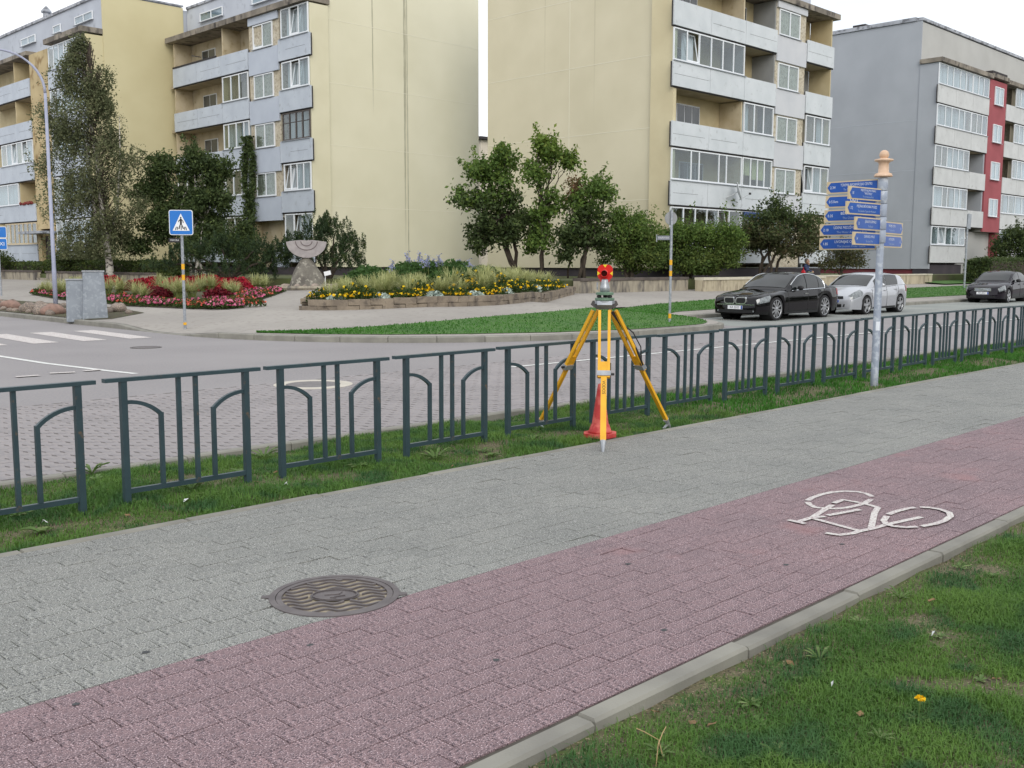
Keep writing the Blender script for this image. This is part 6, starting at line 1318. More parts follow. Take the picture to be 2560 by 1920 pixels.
pl = thing('plant_label', 'small white plant label on a stake behind the planter grass', 'label', (20.0, 28.9, .62)); MB().tube([(20.0, 28.9, .6), (20.0, 28.9, 1.22)], .015, 6).build('stake', m_white, pl); MB().beam((19.93, 28.86, 1.25), (20.1, 28.72, 1.30), .02, .14).build('tag', m_white, pl)
# flat bed at the corner
bed = [(14.85, 26.2), (17.2, 28.6), (20.9, 32.7), (21.4, 35.5), (20.6, 40), (19.0, 44.6), (15.4, 42.6), (14.4, 36.8), (14.45, 34), (14.05, 31.2), (14.4, 27.8)]
b = MB(); bc = np.array([17.3, 34.5]); V = [(q[0], q[1], tz(*q)+.02) for q in bed]+[(bc[0], bc[1], tz(*bc)+.14)]; b.add(V, [(i, (i+1) % len(bed), len(bed)) for i in range(len(bed))]); struct(b.build('flower_bed', m_soil))
def bz(p): return tz(*p[:2])+.05
edge = [np.array(q) for q in [(20.9, 32.7), (17.2, 28.6), (14.85, 26.2), (14.4, 27.8), (14.05, 31.2), (14.45, 34), (14.4, 36.8), (15.4, 42.6)]]
for off, step in ((.35, .62), (.95, .75)):
    for i, (p, d) in enumerate(walk(edge, step, .3+off*.4)):
        q = p+np.array([d[1], -d[0]])*off
        if np.linalg.norm(q-bc) > np.linalg.norm(p-bc): q = p-np.array([d[1], -d[0]])*off
        s_ = RNG.uniform(.85, 1.1)
        if (i//3) % 2: put(P_q, q[0], q[1], bz(q)-.02, s_, 'low salmon flowers edging the corner flower bed', 'salmon begonias in the corner bed')
        else: put(P_p, q[0], q[1], bz(q)-.02, s_, 'low pink flowers edging the corner flower bed', 'pink petunias in the corner bed')
def bput(proto, px, py, sc, lab, grp): q = G(px, py); return put(proto, q[0], q[1], bz(q)-.02, sc, lab, grp)
G_T = ('pale feathery grass clump in the corner bed of red foliage', 'feather grasses in the corner bed')
for px, py, sc in ((300, 745, 1.3), (270, 740, 1.1), (340, 752, 1.1), (360, 757, 1.0), (410, 738, 1.1), (400, 728, 1.1), (430, 750, 1.2), (452, 752, 1.25), (480, 750, 1.1), (505, 735, 1.1), (530, 735, 1.15), (572, 740, 1.1), (590, 742, .9), (640, 732, 1.15), (660, 728, 1.1), (195, 740, 1.2), (225, 745, 1.2), (130, 742, 1.1), (155, 745, 1.2), (108, 738, 1.0), (180, 730, 1.1), (205, 722, 1.0)): bput(P_t, px, py, sc*.95, *G_T)
for px, py, sc in ((398, 752, 1.15), (385, 748, 1.0), (540, 757, 1.1), (558, 756, .95), (612, 722, 1.1), (325, 732, .9)): bput(P_d, px, py, sc, 'dark maroon coleus clump between the pale grasses', 'maroon coleus in the corner bed')
for px, py in ((335, 728), (350, 722), (368, 726), (385, 720), (440, 724), (455, 718), (470, 726), (485, 716), (500, 722), (515, 714), (530, 722), (548, 716), (562, 724), (580, 718), (598, 730), (610, 735), (260, 715), (280, 714), (495, 734), (470, 736), (425, 730)): bput(P_c, px, py, RNG.uniform(1.0, 1.25), 'bright crimson coleus clump massed in the corner bed', 'crimson coleus in the corner bed')

# unseen tree belt added behind the camera to darken reflections in windows and cars
n = 13000; tpos = RNG.uniform(0, 1, n); L1, L2 = 130.0, 110.0
xy = np.where((tpos < .5)[:, None], np.c_[-50+tpos*2*170, np.full(n, -34.0)], np.c_[np.full(n, -46.0), -34+(tpos-.5)*2*130])
hgt = 12.5+2.2*np.sin(xy[:, 0]*.31)+1.6*np.sin(xy[:, 1]*.43+1)+1.2*np.sin((xy[:, 0]+xy[:, 1])*.93)
Pn = np.c_[xy+RNG.normal(size=(n, 2))*1.6, RNG.uniform(-.2, 1, n)*hgt]
stuff(leaves_mesh('reflection_tree_belt', Pn, 1.5, lm_dark, None, .8))['label'] = 'added unseen belt of dark trees for reflections in glass and car paint'
# ================================================================ cars
m_cglass = glass_mat('car_glass', (0.30, 0.38, 0.38), ior=1.9, clear=0.75)
m_tyre = M('tyre_rubber', S(30, 30, 32), S(40, 40, 42), scale=10, rough=0.85); m_rim = M('alloy_rim', S(186, 188, 190), S(168, 170, 174), scale=8, rough=0.3, metal=0.7)
m_chrome = M('chrome_trim', S(220, 224, 228), rough=0.12, metal=0.9); m_cabin = M('car_cabin', S(40, 40, 42), S(56, 54, 52), scale=3, rough=0.9); m_trimb = M('black_trim', S(20, 20, 22), rough=0.5)
m_headl = M('headlamp', S(128, 134, 136), S(86, 92, 94), scale=14, rough=0.08, spec=0.9, coat=0.6); m_plate = M('number_plate', S(226, 228, 232), rough=0.5); m_platb = M('plate_blue', S(34, 74, 160), rough=0.5)
m_well = M('wheel_well', S(16, 16, 17), rough=0.95); m_amber = M('tail_red', S(150, 30, 34), rough=0.2)
def paint(name, c, c2=None, metal=0.2, coat=1.0): return M(name, c, c2 or c, scale=80, rough=0.3, metal=metal, coat=coat, lo=.4, hi=.6, spec=0.25 if coat > .9 else 0.0)
def car(label, origin, rz, sp, body, plate_txt, name='parked_car'):
    t = thing(name, label, 'car', origin, rz); t.scale = (.93, .93, .93); L, W = sp['L'], sp['W']; I = lambda key, s: float(np.interp(s, [q[0] for q in sp[key]], [q[1] for q in sp[key]]))
    wr, ar = sp['r'], sp['r']+0.055; ax = sp['axles']; X = lambda s: ax[0]-s     # local x: front axle at 0, forward +
    def zbot(s):
        z = I('zb', s)
        for a in ax:
            if abs(s-a) < ar: z = max(z, wr+math.sqrt(ar*ar-(s-a)**2))
        return z
    def sect(s):
        w, zb, zs, zt = I('w', s), zbot(s), I('zs', s), I('zt', s); zb = min(zb, zs-0.06); h = zs-zb; fl = max(zb-0.0, 0.17) if zb < wr else zb
        bul = 0.03
        return [(w*0.80, fl), (w*0.965, zb), (w*(0.99), zb+h*0.28), (w*1.0, zb+h*0.55), (w*0.985, zb+h*0.80), (w*0.945, zs), (w*0.86, zs+(zt-zs)*0.55), (w*0.62, zs+(zt-zs)*0.86), (w*0.3, zt-0.004), (0.0, zt)]
    st = sorted(set(np.round(list(np.linspace(0, L, 54))+[a+d for a in ax for d in (-ar, -ar*.97, -ar*.85, -ar*.6, ar*.6, ar*.85, ar*.97, ar)]+[0.03, 0.08, 0.15, L-.03, L-.08, L-.15], 4)))
    st = [s for s in st if 0 <= s <= L]
    V = []; n = None
    for s in st:
        q = sect(s); full = [(y, z) for y, z in q]+[(-y, z) for y, z in q[-2::-1]]; n = len(full); V += [(X(s), y, z) for y, z in full]
    F = [(i*n+j, i*n+j+1, (i+1)*n+j+1, (i+1)*n+j) for i in range(len(st)-1) for j in range(n-1)]+[tuple(range(n-1, -1, -1)), tuple(range((len(st)-1)*n, len(st)*n))]
    o = MB().add(V, [f[::-1] for f in F]).build('body', body, t, True, local=True); recalc(o)
    md = o.modifiers.new('e', 'EDGE_SPLIT'); md.split_angle = math.radians(42)
    def bpt(s, v, side=1, off=0.0):
        q = sect(s); i = min(int(v), len(q)-2); f_ = v-i; y = q[i][0]*(1-f_)+q[i+1][0]*f_; z = q[i][1]*(1-f_)+q[i+1][1]*f_; return Vector((X(s), side*y, z))
    def patch(fn, us, vs, off, name, mat, par=None):
        P = [[fn(u, v) for v in vs] for u in us]; V = []
        for i in range(len(us)):
            for j in range(len(vs)):
                du = P[min(i+1, len(us)-1)][j]-P[max(i-1, 0)][j]; dv = P[i][min(j+1, len(vs)-1)]-P[i][max(j-1, 0)]; nn = du.cross(dv)
                nn = nn.normalized() if nn.length > 1e-8 else Vector((0, 0, 1))
                c0 = Vector((X(L/2), 0, 0.6)); nn = nn if nn.dot(P[i][j]-c0) > 0 else -nn; V.append(P[i][j]+nn*off)
        m = len(vs); return MB().add(V, [(i*m+j, i*m+j+1, (i+1)*m+j+1, (i+1)*m+j) for i in range(len(us)-1) for j in range(m-1)]).build(name, mat, par or t, True, local=True)
    # greenhouse
    sc0, sc1 = sp['gh'][0][0], sp['gh'][-1][0]
    def belt(s): return I('zs', s)+0.02
    def zroof(s): return max(I('gh', s), belt(s)+0.002)
    def gsec(s):
        zr = zroof(s); zb = belt(s); wb = I('w', s)*0.915; hgt = max(zr-zb, 0.0); rail = zb+max(hgt-0.05, hgt*0.6); wr_ = wb-0.27*max(rail-zb, 0)-0.02; return wb, zb, wr_, rail, zr
    def gside(s, tt, sg=1): wb, zb, w2, rail, zr = gsec(s); bow = 0.03*math.sin(math.pi*tt)*min(1, (rail-zb)/.4); return Vector((X(s), sg*(wb+(w2-wb)*tt+bow), zb+(rail-zb)*tt))
    def gtop(s, q): wb, zb, w2, rail, zr = gsec(s); return Vector((X(s), w2*(1-abs(q))*(1 if q >= 0 else -1) if False else w2*q, rail+(zr-rail)*(1-abs(q)**2.6)))
    gs = list(np.linspace(sc0, sc1, 44)); V = []; tl = [0, .35, .7, 1]; ql = [.92, .7, .4, 0]
    for s in gs:
        r = [gside(s, a) for a in tl]+[gtop(s, q) for q in ql]; full = r+[Vector((p.x, -p.y, p.z)) for p in r[-2::-1]]; n2 = len(full); V += full
    o = MB().add(V, [(i*n2+j, (i+1)*n2+j, (i+1)*n2+j+1, i*n2+j+1) for i in range(len(gs)-1) for j in range(n2-1)]).build('roof', body, t, True, local=True); recalc(o)
    o.modifiers.new('e', 'EDGE_SPLIT').split_angle = math.radians(50)
    g = sp['glass']
    dk = M('tint_'+label[:6], S(14, 19, 20), S(30, 36, 36), scale=1.6, rough=0.02, spec=0.7) if 'tint_'+label[:6] not in bpy.data.materials else bpy.data.materials['tint_'+label[:6]]
    ws = patch(lambda s, q: gtop(s, q), np.linspace(g['ws'][0], g['ws'][1], 9), np.linspace(-.90, .90, 13), 0.010, 'windscreen', dk)
    patch(lambda s, q: gtop(s, q), np.linspace(g['rw'][0], g['rw'][1], 8), np.linspace(-.88, .88, 11), 0.010, 'rear_window', dk)
    for sg in (1, -1):
        for a, c_ in g['side']: patch(lambda s, v: gside(s, v, sg), np.linspace(a, c_, 14), np.linspace(.06, .93, 5), 0.009, 'side_window', dk)
        if sp.get('chrome'):
            for tt in (0.0, 0.99):
                s_ = np.linspace(g['side'][0][0]-.04, g['side'][-1][1]+.04, 30); MB().tube([gside(s, tt, sg)+Vector((0, sg*.012, 0)) for s in s_], .014, 5).build('window_trim', m_chrome, t, local=True)
            e = g['side'][-1][1]+.04; MB().tube([gside(e, q, sg)+Vector((0, sg*.012, 0)) for q in (0, .5, .99)], .014, 5).build('window_trim', m_chrome, t, local=True)
        # mirror, handles, lamps
        ms = gside(g['side'][0][0]+.28, .08, sg); b = MB(); b.blob((ms.x, ms.y+sg*.13, ms.z+.045), .11, 5, 12, 8, 0, (.55, 1.0, .68)); mo = b.build('mirror', body if sp.get('mirror_body') else m_trimb, t, True, local=True); MB().beam((ms.x, ms.y-.02*sg, ms.z), (ms.x, ms.y+sg*.1, ms.z+.03), .05, .03).build('mirror_arm', m_trimb, mo, local=True) if False else None
        for hs in sp['handles']: p = bpt(hs, 4.25, sg); MB().beam((p.x+.09, p.y+sg*.018, p.z), (p.x-.09, p.y+sg*.018, p.z), .022, .028).build('door_handle', m_chrome if sp.get('chrome') else body, t, local=True)
        for ds in sp['doors']:
            pts = [bpt(ds, v, sg)+Vector((0, sg*.002, 0)) for v in np.linspace(1.3, 5, 8)]; MB().tube(pts, .006, 4).build('door_gap', m_trimb, t, local=True)
        patch(lambda s, v: bpt(s, v, sg), np.linspace(*sp['head'][0], 8), np.linspace(*sp['head'][1], 5), .012, 'headlight', m_headl)
        patch(lambda s, v: bpt(s, v, sg), np.linspace(L-.32, L-.03, 6), np.linspace(3.6, 4.95, 5), .010, 'tail_light', m_amber)
        patch(lambda s, v: bpt(s, v, sg), np.linspace(ax[0]+ar+.05, ax[1]-ar-.05, 6), np.linspace(1.02, 1.35, 3), .006, 'sill', m_trimb)
        # wheels
        for a in ax:
            yw = I('w', a)*0.985-.10; w_ = bpy.data.objects.new('wheel', None); COL.objects.link(w_); w_.parent = t; w_.location = (X(a), sg*yw, wr); w_.empty_display_size = .1
            def lat(prof, nseg=28):
                b = MB(); vs = []
                for r, y in prof:
                    for j in range(nseg): q = 2*math.pi*j/nseg; vs.append((r*math.cos(q), sg*y, r*math.sin(q)))
                b.add(vs, [(i*nseg+j, i*nseg+(j+1) % nseg, (i+1)*nseg+(j+1) % nseg, (i+1)*nseg+j) for i in range(len(prof)-1) for j in range(nseg)]); return b
            lat([(wr*.74, -.10), (wr*.95, -.105), (wr, -.08), (wr, .07), (wr*.95, .098), (wr*.79, .102), (wr*.76, .085)]).build('tyre', m_tyre, w_, True, local=True)
            lat([(wr*.77, .086), (wr*.75, .090), (wr*.71, .082), (wr*.68, .03), (0.0, .02)]).build('brake_disc', m_well, w_, True, local=True)
            rim = lat([(wr*.78, .091), (wr*.77, .100), (wr*.725, .095), (wr*.71, .06)]).build('rim', m_rim, w_, True, local=True)
            ns = sp['spokes']
            for k in range(ns):
                q = 2*math.pi*k/ns+.2; e0 = Vector((math.cos(q), 0, math.sin(q))); MB().beam(e0*wr*.10+Vector((0, sg*.075, 0)), e0*wr*.74+Vector((0, sg*.082, 0)), wr*(.30 if ns <= 5 else .13), .025, up=(0, 1, 0)).build('spoke', m_rim, w_, local=True)
            lat([(wr*.17, .09), (wr*.14, .10), (0.0, .102)], 14).build('hub_cap', m_rim, w_, True, local=True)
            lat([(ar-.004, -.30), (ar-.004, .045)], 20).build('wheel_arch_liner', m_well, w_, True, local=True)
    MB().box(X(L-.2), X(.2), -W*.40, W*.40, .20, .62).build('underbody', m_well, t, local=True)
    # front face
    sp['front'](t, X, I, bpt, body)
    px_ = X(0)+.012+sp.get('plate_off', 0); pz_ = sp['plate_z']
    pl = MB().box(px_, px_+.012, -.26, .26, pz_-.055, pz_+.055).build('number_plate', m_plate, t, local=True); MB().box(px_+.0125, px_+.014, .21, .257, pz_-.05, pz_+.05).build('plate_band', m_platb, pl, local=True)
    text_mesh(plate_txt, .095, m_trimb, 'lettering', pl, frame_mtx((px_+.0145, -.02, pz_), (0, -1, 0) if False else (0, 1, 0), (1, 0, 0)), 'CENTER', .95).matrix_parent_inverse = Matrix()
    return t
def front_bmw(t, X, I, bpt, body):
    x = X(0)
    for sg in (1, -1):
        def rr(w, h, x0, x1, sk):
            P = rrect(w, h, min(w, h)*.36, 4); n = len(P); return MB().add([(xx, sg*.205+u+sg*sk*v, .625+v) for xx in (x0, x1) for u, v in P], [tuple(range(n-1, -1, -1)), tuple(range(n, 2*n))]+[(i, (i+1) % n, n+(i+1) % n, n+i) for i in range(n)])
        o = rr(.375, .215, x-.03, x+.034, .12).build('grille', m_chrome, t, local=True); rr(.320, .160, x+.0345, x+.040, .12).build('grille_mesh', m_trimb, o, local=True)
        MB().blob((x-.02, sg*.62, .30), .055, 2, 10, 6, 0, (.5, 1, .9)).build('fog_lamp', m_headl, t, True, local=True)
    MB().box(x-.03, x+.02, -.66, .66, .492, .508).build('bumper_trim', m_chrome, t, local=True)
    MB().box(x-.02, x+.014, -.60, .60, .25, .34).build('lower_intake', m_trimb, t, local=True)
    MB().lathe([(0, .0), (.04, .0), (.038, .012), (0, .014)], 16, (x-.10, 0, .765)).build('badge', m_headl, t, local=True)
def front_opel(t, X, I, bpt, body):
    x = X(0)
    MB().box(x-.02, x+.018, -.40, .40, .555, .645).build('grille', m_trimb, t, local=True); o = MB().box(x-.02, x+.03, -.42, .42, .60, .632).build('grille_bar', m_chrome, t, local=True)
    b = MB()
    for k in range(16): a, c_ = 2*math.pi*k/16, 2*math.pi*(k+1)/16; b.beam((x+.036, .05*math.cos(a), .615+.05*math.sin(a)), (x+.036, .05*math.cos(c_), .615+.05*math.sin(c_)), .012, .012)
    b.beam((x+.038, -.05, .612), (x+.038, .05, .618), .012, .012); b.build('badge', m_chrome, t, local=True)
    MB().box(x-.02, x+.014, -.34, .34, .27, .37).build('lower_intake', m_trimb, t, local=True)
    for sg in (1, -1): MB().add([(x-.06, sg*.40, .28), (x-.10, sg*.70, .31), (x-.10, sg*.70, .40), (x-.05, sg*.42, .37), (x+.012, sg*.40, .28), (x-.055, sg*.71, .31), (x-.055, sg*.71, .40), (x+.012, sg*.42, .37)], [(4, 5, 6, 7), (0, 1, 5, 4), (1, 2, 6, 5), (2, 3, 7, 6), (3, 0, 4, 7)]).build('side_intake', m_trimb, t, local=True)
def front_volvo(t, X, I, bpt, body):
    x = X(0)
    o = MB().box(x-.02, x+.016, -.36, .36, .54, .68).build('grille', m_chrome, t, local=True); MB().box(x+.017, x+.022, -.33, .33, .555, .665).build('grille_mesh', m_galv, o, local=True); MB().beam((x+.028, .20, .56), (x+.028, -.20, .66), .03, .012, up=(1, 0, 0)).build('grille_bar', m_chrome, o, local=True)
    MB().box(x-.02, x+.012, -.55, .55, .24, .33).build('lower_intake', m_trimb, t, local=True)
pb = paint('black_paint', S(7, 6, 9), S(9, 8, 11), 0.0, .85); ps_ = paint('silver_paint', S(186, 189, 194), S(176, 179, 185), .45); pv = paint('aubergine_paint', S(18, 13, 22), S(23, 17, 27), 0.0, .85)
BMW = dict(L=5.03, W=1.9, r=.365, axles=(.88, 3.87), zb=[(0, .22), (.5, .19), (4.4, .20), (5.03, .27)], zt=[(0, .70), (.06, .745), (.2, .785), (.6, .86), (1.2, .925), (1.6, .96), (2.5, .98), (4.1, 1.0), (4.3, 1.03), (4.85, 1.03), (4.97, .99), (5.03, .90)], zs=[(0, .64), (.1, .69), (.3, .745), (.8, .815), (1.5, .875), (2.5, .915), (4.0, .945), (4.8, .95), (4.97, .91), (5.03, .84)],
           w=[(0, .72), (.04, .78), (.12, .835), (.3, .895), (.6, .93), (1.0, .945), (2.5, .95), (4.2, .945), (4.6, .91), (4.85, .86), (4.97, .80), (5.03, .74)], gh=[(1.52, .95), (1.6, 1.0), (2.0, 1.24), (2.3, 1.40), (2.5, 1.455), (2.8, 1.485), (3.1, 1.48), (3.4, 1.445), (3.7, 1.36), (4.0, 1.20), (4.25, 1.04), (4.32, 1.0)],
           glass=dict(ws=(1.63, 2.30), rw=(3.58, 4.20), side=[(1.86, 2.72), (2.76, 3.50), (3.53, 3.86)]), handles=(2.62, 3.62), doors=(1.55, 2.74, 3.80), head=((.02, .52), (3.55, 5.05)), spokes=10, front=front_bmw, plate_z=.415, chrome=True, plate_off=.004)
OPEL = dict(L=4.25, W=1.75, r=.318, axles=(.88, 3.49), zb=[(0, .20), (.5, .18), (3.8, .20), (4.25, .26)], zt=[(0, .655), (.05, .70), (.2, .79), (.5, .885), (.9, .965), (1.15, 1.0), (2.5, 1.02), (3.8, 1.05), (4.15, 1.03), (4.25, .92)], zs=[(0, .60), (.1, .655), (.3, .74), (.8, .84), (1.4, .90), (2.5, .945), (3.6, .985), (4.1, .99), (4.25, .86)],
            w=[(0, .66), (.04, .71), (.12, .765), (.3, .825), (.6, .86), (1.0, .872), (3.3, .875), (3.8, .855), (4.05, .81), (4.18, .76), (4.25, .70)], gh=[(.98, .93), (1.1, 1.01), (1.5, 1.23), (1.75, 1.35), (2.0, 1.42), (2.4, 1.455), (2.9, 1.45), (3.4, 1.41), (3.7, 1.36), (3.9, 1.24), (4.1, 1.06), (4.14, 1.0)],
            glass=dict(ws=(1.10, 1.80), rw=(3.72, 4.06), side=[(1.50, 2.32), (2.37, 3.28)]), handles=(2.20, 3.05), doors=(1.22, 2.34, 3.25), head=((.02, .56), (3.9, 6.2)), spokes=5, front=front_opel, plate_z=.475, mirror_body=True, plate_off=.008)
VOLVO = dict(L=4.47, W=1.77, r=.32, axles=(.90, 3.54), zb=[(0, .20), (.5, .18), (3.9, .20), (4.47, .27)], zt=[(0, .69), (.06, .73), (.2, .79), (.6, .88), (1.1, .955), (1.3, .98), (2.5, 1.0), (3.7, 1.02), (3.9, 1.04), (4.35, 1.02), (4.47, .90)], zs=[(0, .63), (.1, .68), (.3, .745), (.8, .83), (1.4, .885), (2.5, .93), (3.8, .965), (4.3, .95), (4.47, .85)],
             w=[(0, .66), (.04, .72), (.12, .775), (.3, .835), (.6, .868), (1.0, .88), (3.7, .88), (4.1, .84), (4.38, .77), (4.47, .71)], gh=[(1.18, .95), (1.28, 1.0), (1.7, 1.24), (1.95, 1.36), (2.2, 1.425), (2.5, 1.45), (2.9, 1.435), (3.2, 1.39), (3.5, 1.27), (3.8, 1.08), (3.86, 1.0)],
             glass=dict(ws=(1.30, 1.98), rw=(3.28, 3.75), side=[(1.66, 2.45), (2.5, 3.22)]), handles=(2.32, 3.1), doors=(1.35, 2.47, 3.3), head=((.02, .48), (3.6, 5.4)), spokes=5, front=front_volvo, plate_z=.45, plate_off=.008)
car('glossy black saloon with chrome twin grille parked nose to the corner lawn', (26.08, 16.22, 0), math.pi, BMW, pb, 'KA 2332')
car('silver five-door hatchback parked behind the black saloon', (31.45, 16.05, 0), math.pi, OPEL, ps_, 'EV 191')
car('dark aubergine saloon parked apart in front of the grey block', (45.5, 16.62, 0), math.pi+.05, VOLVO, pv, 'FD 4051')
# ================================================================ seated person with a red bag
def skin_fig(name, joints, edges, mat, par, sub=2):
    me = bpy.data.meshes.new(name); me.from_pydata([j[:3] for j in joints], edges, []); me.update(); o = link(name, me, mat, par)
    md = o.modifiers.new('skin', 'SKIN'); sv = me.skin_vertices[0].data if me.skin_vertices else None
    if sv is None:
        bm = bmesh.new(); bm.from_mesh(me); bm.verts.layers.skin.verify(); bm.to_mesh(me); bm.free(); sv = me.skin_vertices[0].data
    for i, j in enumerate(joints): r = j[3]; sv[i].radius = (r, j[4] if len(j) > 4 else r); sv[i].use_root = (i == 0)
    s = o.modifiers.new('sub', 'SUBSURF'); s.levels = sub; s.render_levels = sub; return o
pp0 = np.array([*onY(2012, 690, 25.35)[:2], 1.045]); ox, oy, oz = pp0[0], 25.42, 1.045
PE = thing('person', 'person with short grey hair in a blue jacket sitting on the wall coping', 'person', (ox, oy, oz))
m_jack = M('blue_jacket', S(82, 96, 136), S(66, 78, 116), scale=12, rough=.9); m_skin = M('skin', S(206, 164, 140), rough=.6); m_trou = M('grey_trousers', S(108, 106, 112), S(92, 90, 98), scale=9, rough=.9); m_hair = M('grey_hair', S(158, 150, 142), S(124, 116, 108), scale=30, rough=.9)
fx, fy = .35, -.94; sx_, sy_ = .94, .35   # faces the street
def L3(r, f_, z): return (ox+sx_*r+fx*f_, oy+sy_*r+fy*f_, oz+z)
J = [(*L3(0, 0, .10), .15, .12), (*L3(0, .02, .28), .14, .11), (*L3(0, .07, .44), .16, .11), (*L3(0, .10, .53), .09, .08), (*L3(0, .12, .58), .05),
     (*L3(.17, .08, .47), .075), (*L3(.26, .18, .26), .055), (*L3(.13, .36, .22), .042), (*L3(-.17, .08, .47), .075), (*L3(-.25, .20, .27), .055), (*L3(-.10, .26, .50), .042)]
skin_fig('jacket', J, [(0, 1), (1, 2), (2, 3), (3, 4), (2, 5), (5, 6), (6, 7), (2, 8), (8, 9), (9, 10)], m_jack, PE)
J = [(*L3(0, .0, .08), .14, .11), (*L3(.10, .02, .08), .10), (*L3(.12, .42, .09), .075), (*L3(.12, .46, -.20), .06), (*L3(.12, .44, -.40), .045), (*L3(-.10, .02, .08), .10), (*L3(-.11, .42, .09), .075), (*L3(-.12, .47, -.20), .06), (*L3(-.12, .45, -.40), .045)]
skin_fig('trousers', J, [(0, 1), (1, 2), (2, 3), (3, 4), (0, 5), (5, 6), (6, 7), (7, 8)], m_trou, PE)
for r in (.12, -.12): q = L3(r, .50, -.47); MB().blob(q, .11, 4, 10, 7, 0, (.75, 1.15, .5)).build('shoe', m_black, PE, True)
q = L3(0, .145, .71); hd = MB().blob(q, .105, 2, 18, 14, .0, (.86, .95, 1.18)).build('head', m_skin, PE, True)
q2 = L3(0, .115, .745); MB().blob(q2, .108, 2, 16, 10, .03, (.95, .92, 1.08)).build('hair', m_hair, hd, True)
q = L3(0, .25, .70); MB().blob(q, .022, 2, 8, 6, 0, (.8, 1, 1.3)).build('nose', m_skin, hd, True)
for r in (-.04, .04): MB().blob(L3(r, .235, .725), .013, 2, 8, 6, 0).build('eye', m_black, hd, True)
MB().beam(L3(-.025, .238, .655), L3(.025, .238, .655), .008, .010).build('mouth', M('lips', S(170, 104, 98), rough=.6), hd)
for r in (-.095, .095): MB().blob(L3(r, .14, .705), .028, 2, 8, 6, 0, (.5, .8, 1.2)).build('ear', m_skin, hd, True)
def hand(r, f_, z, dr, df, dz):
    b = MB(); c0 = np.array([r, f_, z]); dd = np.array([dr, df, dz]); dd = dd/np.linalg.norm(dd); sd = np.cross(dd, [0, 0, 1]); sd = sd/np.linalg.norm(sd); up_ = np.cross(sd, dd)
    pts = lambda p: L3(*p)
    b.tube([pts(c0), pts(c0+dd*.05), pts(c0+dd*.085)], [.028, .04, .034], 8)
    for k, (o_, l) in enumerate(((-.027, .06), (-.009, .072), (.009, .068), (.027, .052))): b.tube([pts(c0+dd*.08+sd*o_), pts(c0+dd*(.08+l*.55)+sd*o_-up_*.008), pts(c0+dd*(.08+l*.9)+sd*o_-up_*.03)], [.0095, .0088, .007], 6)
    b.tube([pts(c0+dd*.03+sd*.03), pts(c0+dd*.055+sd*.055-up_*.01), pts(c0+dd*.085+sd*.055-up_*.02)], [.011, .010, .008], 6)
    return b.build('hand', m_skin, PE, True)
hand(.11, .38, .215, -.6, .5, -.1); hand(-.085, .25, .53, .5, -.1, .8)
BG = thing('handbag', 'red handbag standing on the wall beside the seated person', 'bag', (*L3(-.42, .05, 0)[:2], oz)); m_bag = M('red_leather', S(206, 30, 48), S(186, 22, 40), scale=5, rough=.4)
vs = [L3(-.42+a*w, .05+c_*d, z) for z, w, d in ((.0, .18, .09), (.15, .17, .10), (.30, .12, .05)) for a, c_ in ((-1, -1), (1, -1), (1, 1), (-1, 1))]
o = MB().add(vs, [(3, 2, 1, 0), (8, 9, 10, 11)]+[(i*4+j, i*4+(j+1) % 4, (i+1)*4+(j+1) % 4, (i+1)*4+j) for i in range(2) for j in range(4)]).build('bag_body', m_bag, BG); o.modifiers.new('b', 'BEVEL').width = .03
MB().tube([L3(-.50, .05, .29), L3(-.48, .05, .42), L3(-.36, .05, .42), L3(-.34, .05, .29)], .012, 6).build('strap', m_bag, BG)
B2 = thing('handbag', 'pale green cloth bag on the lap side of the seated person', 'bag', L3(.30, .30, 0)); MB().blob(L3(.30, .26, .13), .16, 9, 14, 10, .05, (1.2, .8, .8)).build('bag_body', M('sage_cloth', S(176, 182, 150), S(158, 164, 134), scale=9, rough=.9), B2, True); MB().tube([L3(.22, .26, .24), L3(.26, .2, .33), L3(.36, .26, .24)], .01, 6).build('strap', m_trou, B2)
# ================================================================ weeds, fallen leaves and litter
m_weed = M('weed_leaf', S(96, 124, 62), S(80, 108, 56), scale=9, rough=.6, transl=.25, c3=S(120, 138, 84), scale3=20); m_dry = M('dry_leaf', S(138, 112, 78), S(108, 84, 58), scale=12, rough=.9, rand=.2); m_paper = M('litter_paper', S(222, 224, 226), rough=.8)
def rosette(nl, ln, wd, up=.35):
    V = []; F = []
    for k in range(nl):
        a = 2*math.pi*k/nl+random.uniform(-.3, .3); l = ln*random.uniform(.6, 1.1); w = wd*random.uniform(.7, 1.1); dx, dy = math.cos(a), math.sin(a); o = len(V); u = up*random.uniform(.5, 1.3)
        for t, ww in ((0, .12), (.3, .6), (.6, 1.0), (.85, .7), (1.0, .08)):
            z = l*u*(t-.55*t*t)*1.6+.004; r = l*t; V += [(dx*r-dy*w*ww/2, dy*r+dx*w*ww/2, z+.006), (dx*r, dy*r, z), (dx*r+dy*w*ww/2, dy*r-dx*w*ww/2, z+.006)]
        F += [(o+3*i+j, o+3*i+3+j, o+3*i+4+j, o+3*i+1+j) for i in range(4) for j in range(2)]
    me = bpy.data.meshes.new('weed'); me.from_pydata(V, [], F); me.update(); me.materials.append(m_weed); return me
ros = [rosette(9, .10, .03), rosette(7, .08, .045, .5), rosette(11, .12, .022, .7)]
def onlawn(px, py): p = Gz(px, py, -0.03); z = lz(p[0], p[1]) if p[1] < 3 else vz(p[0], p[1]); return (p[0], p[1], z)
wk = 0
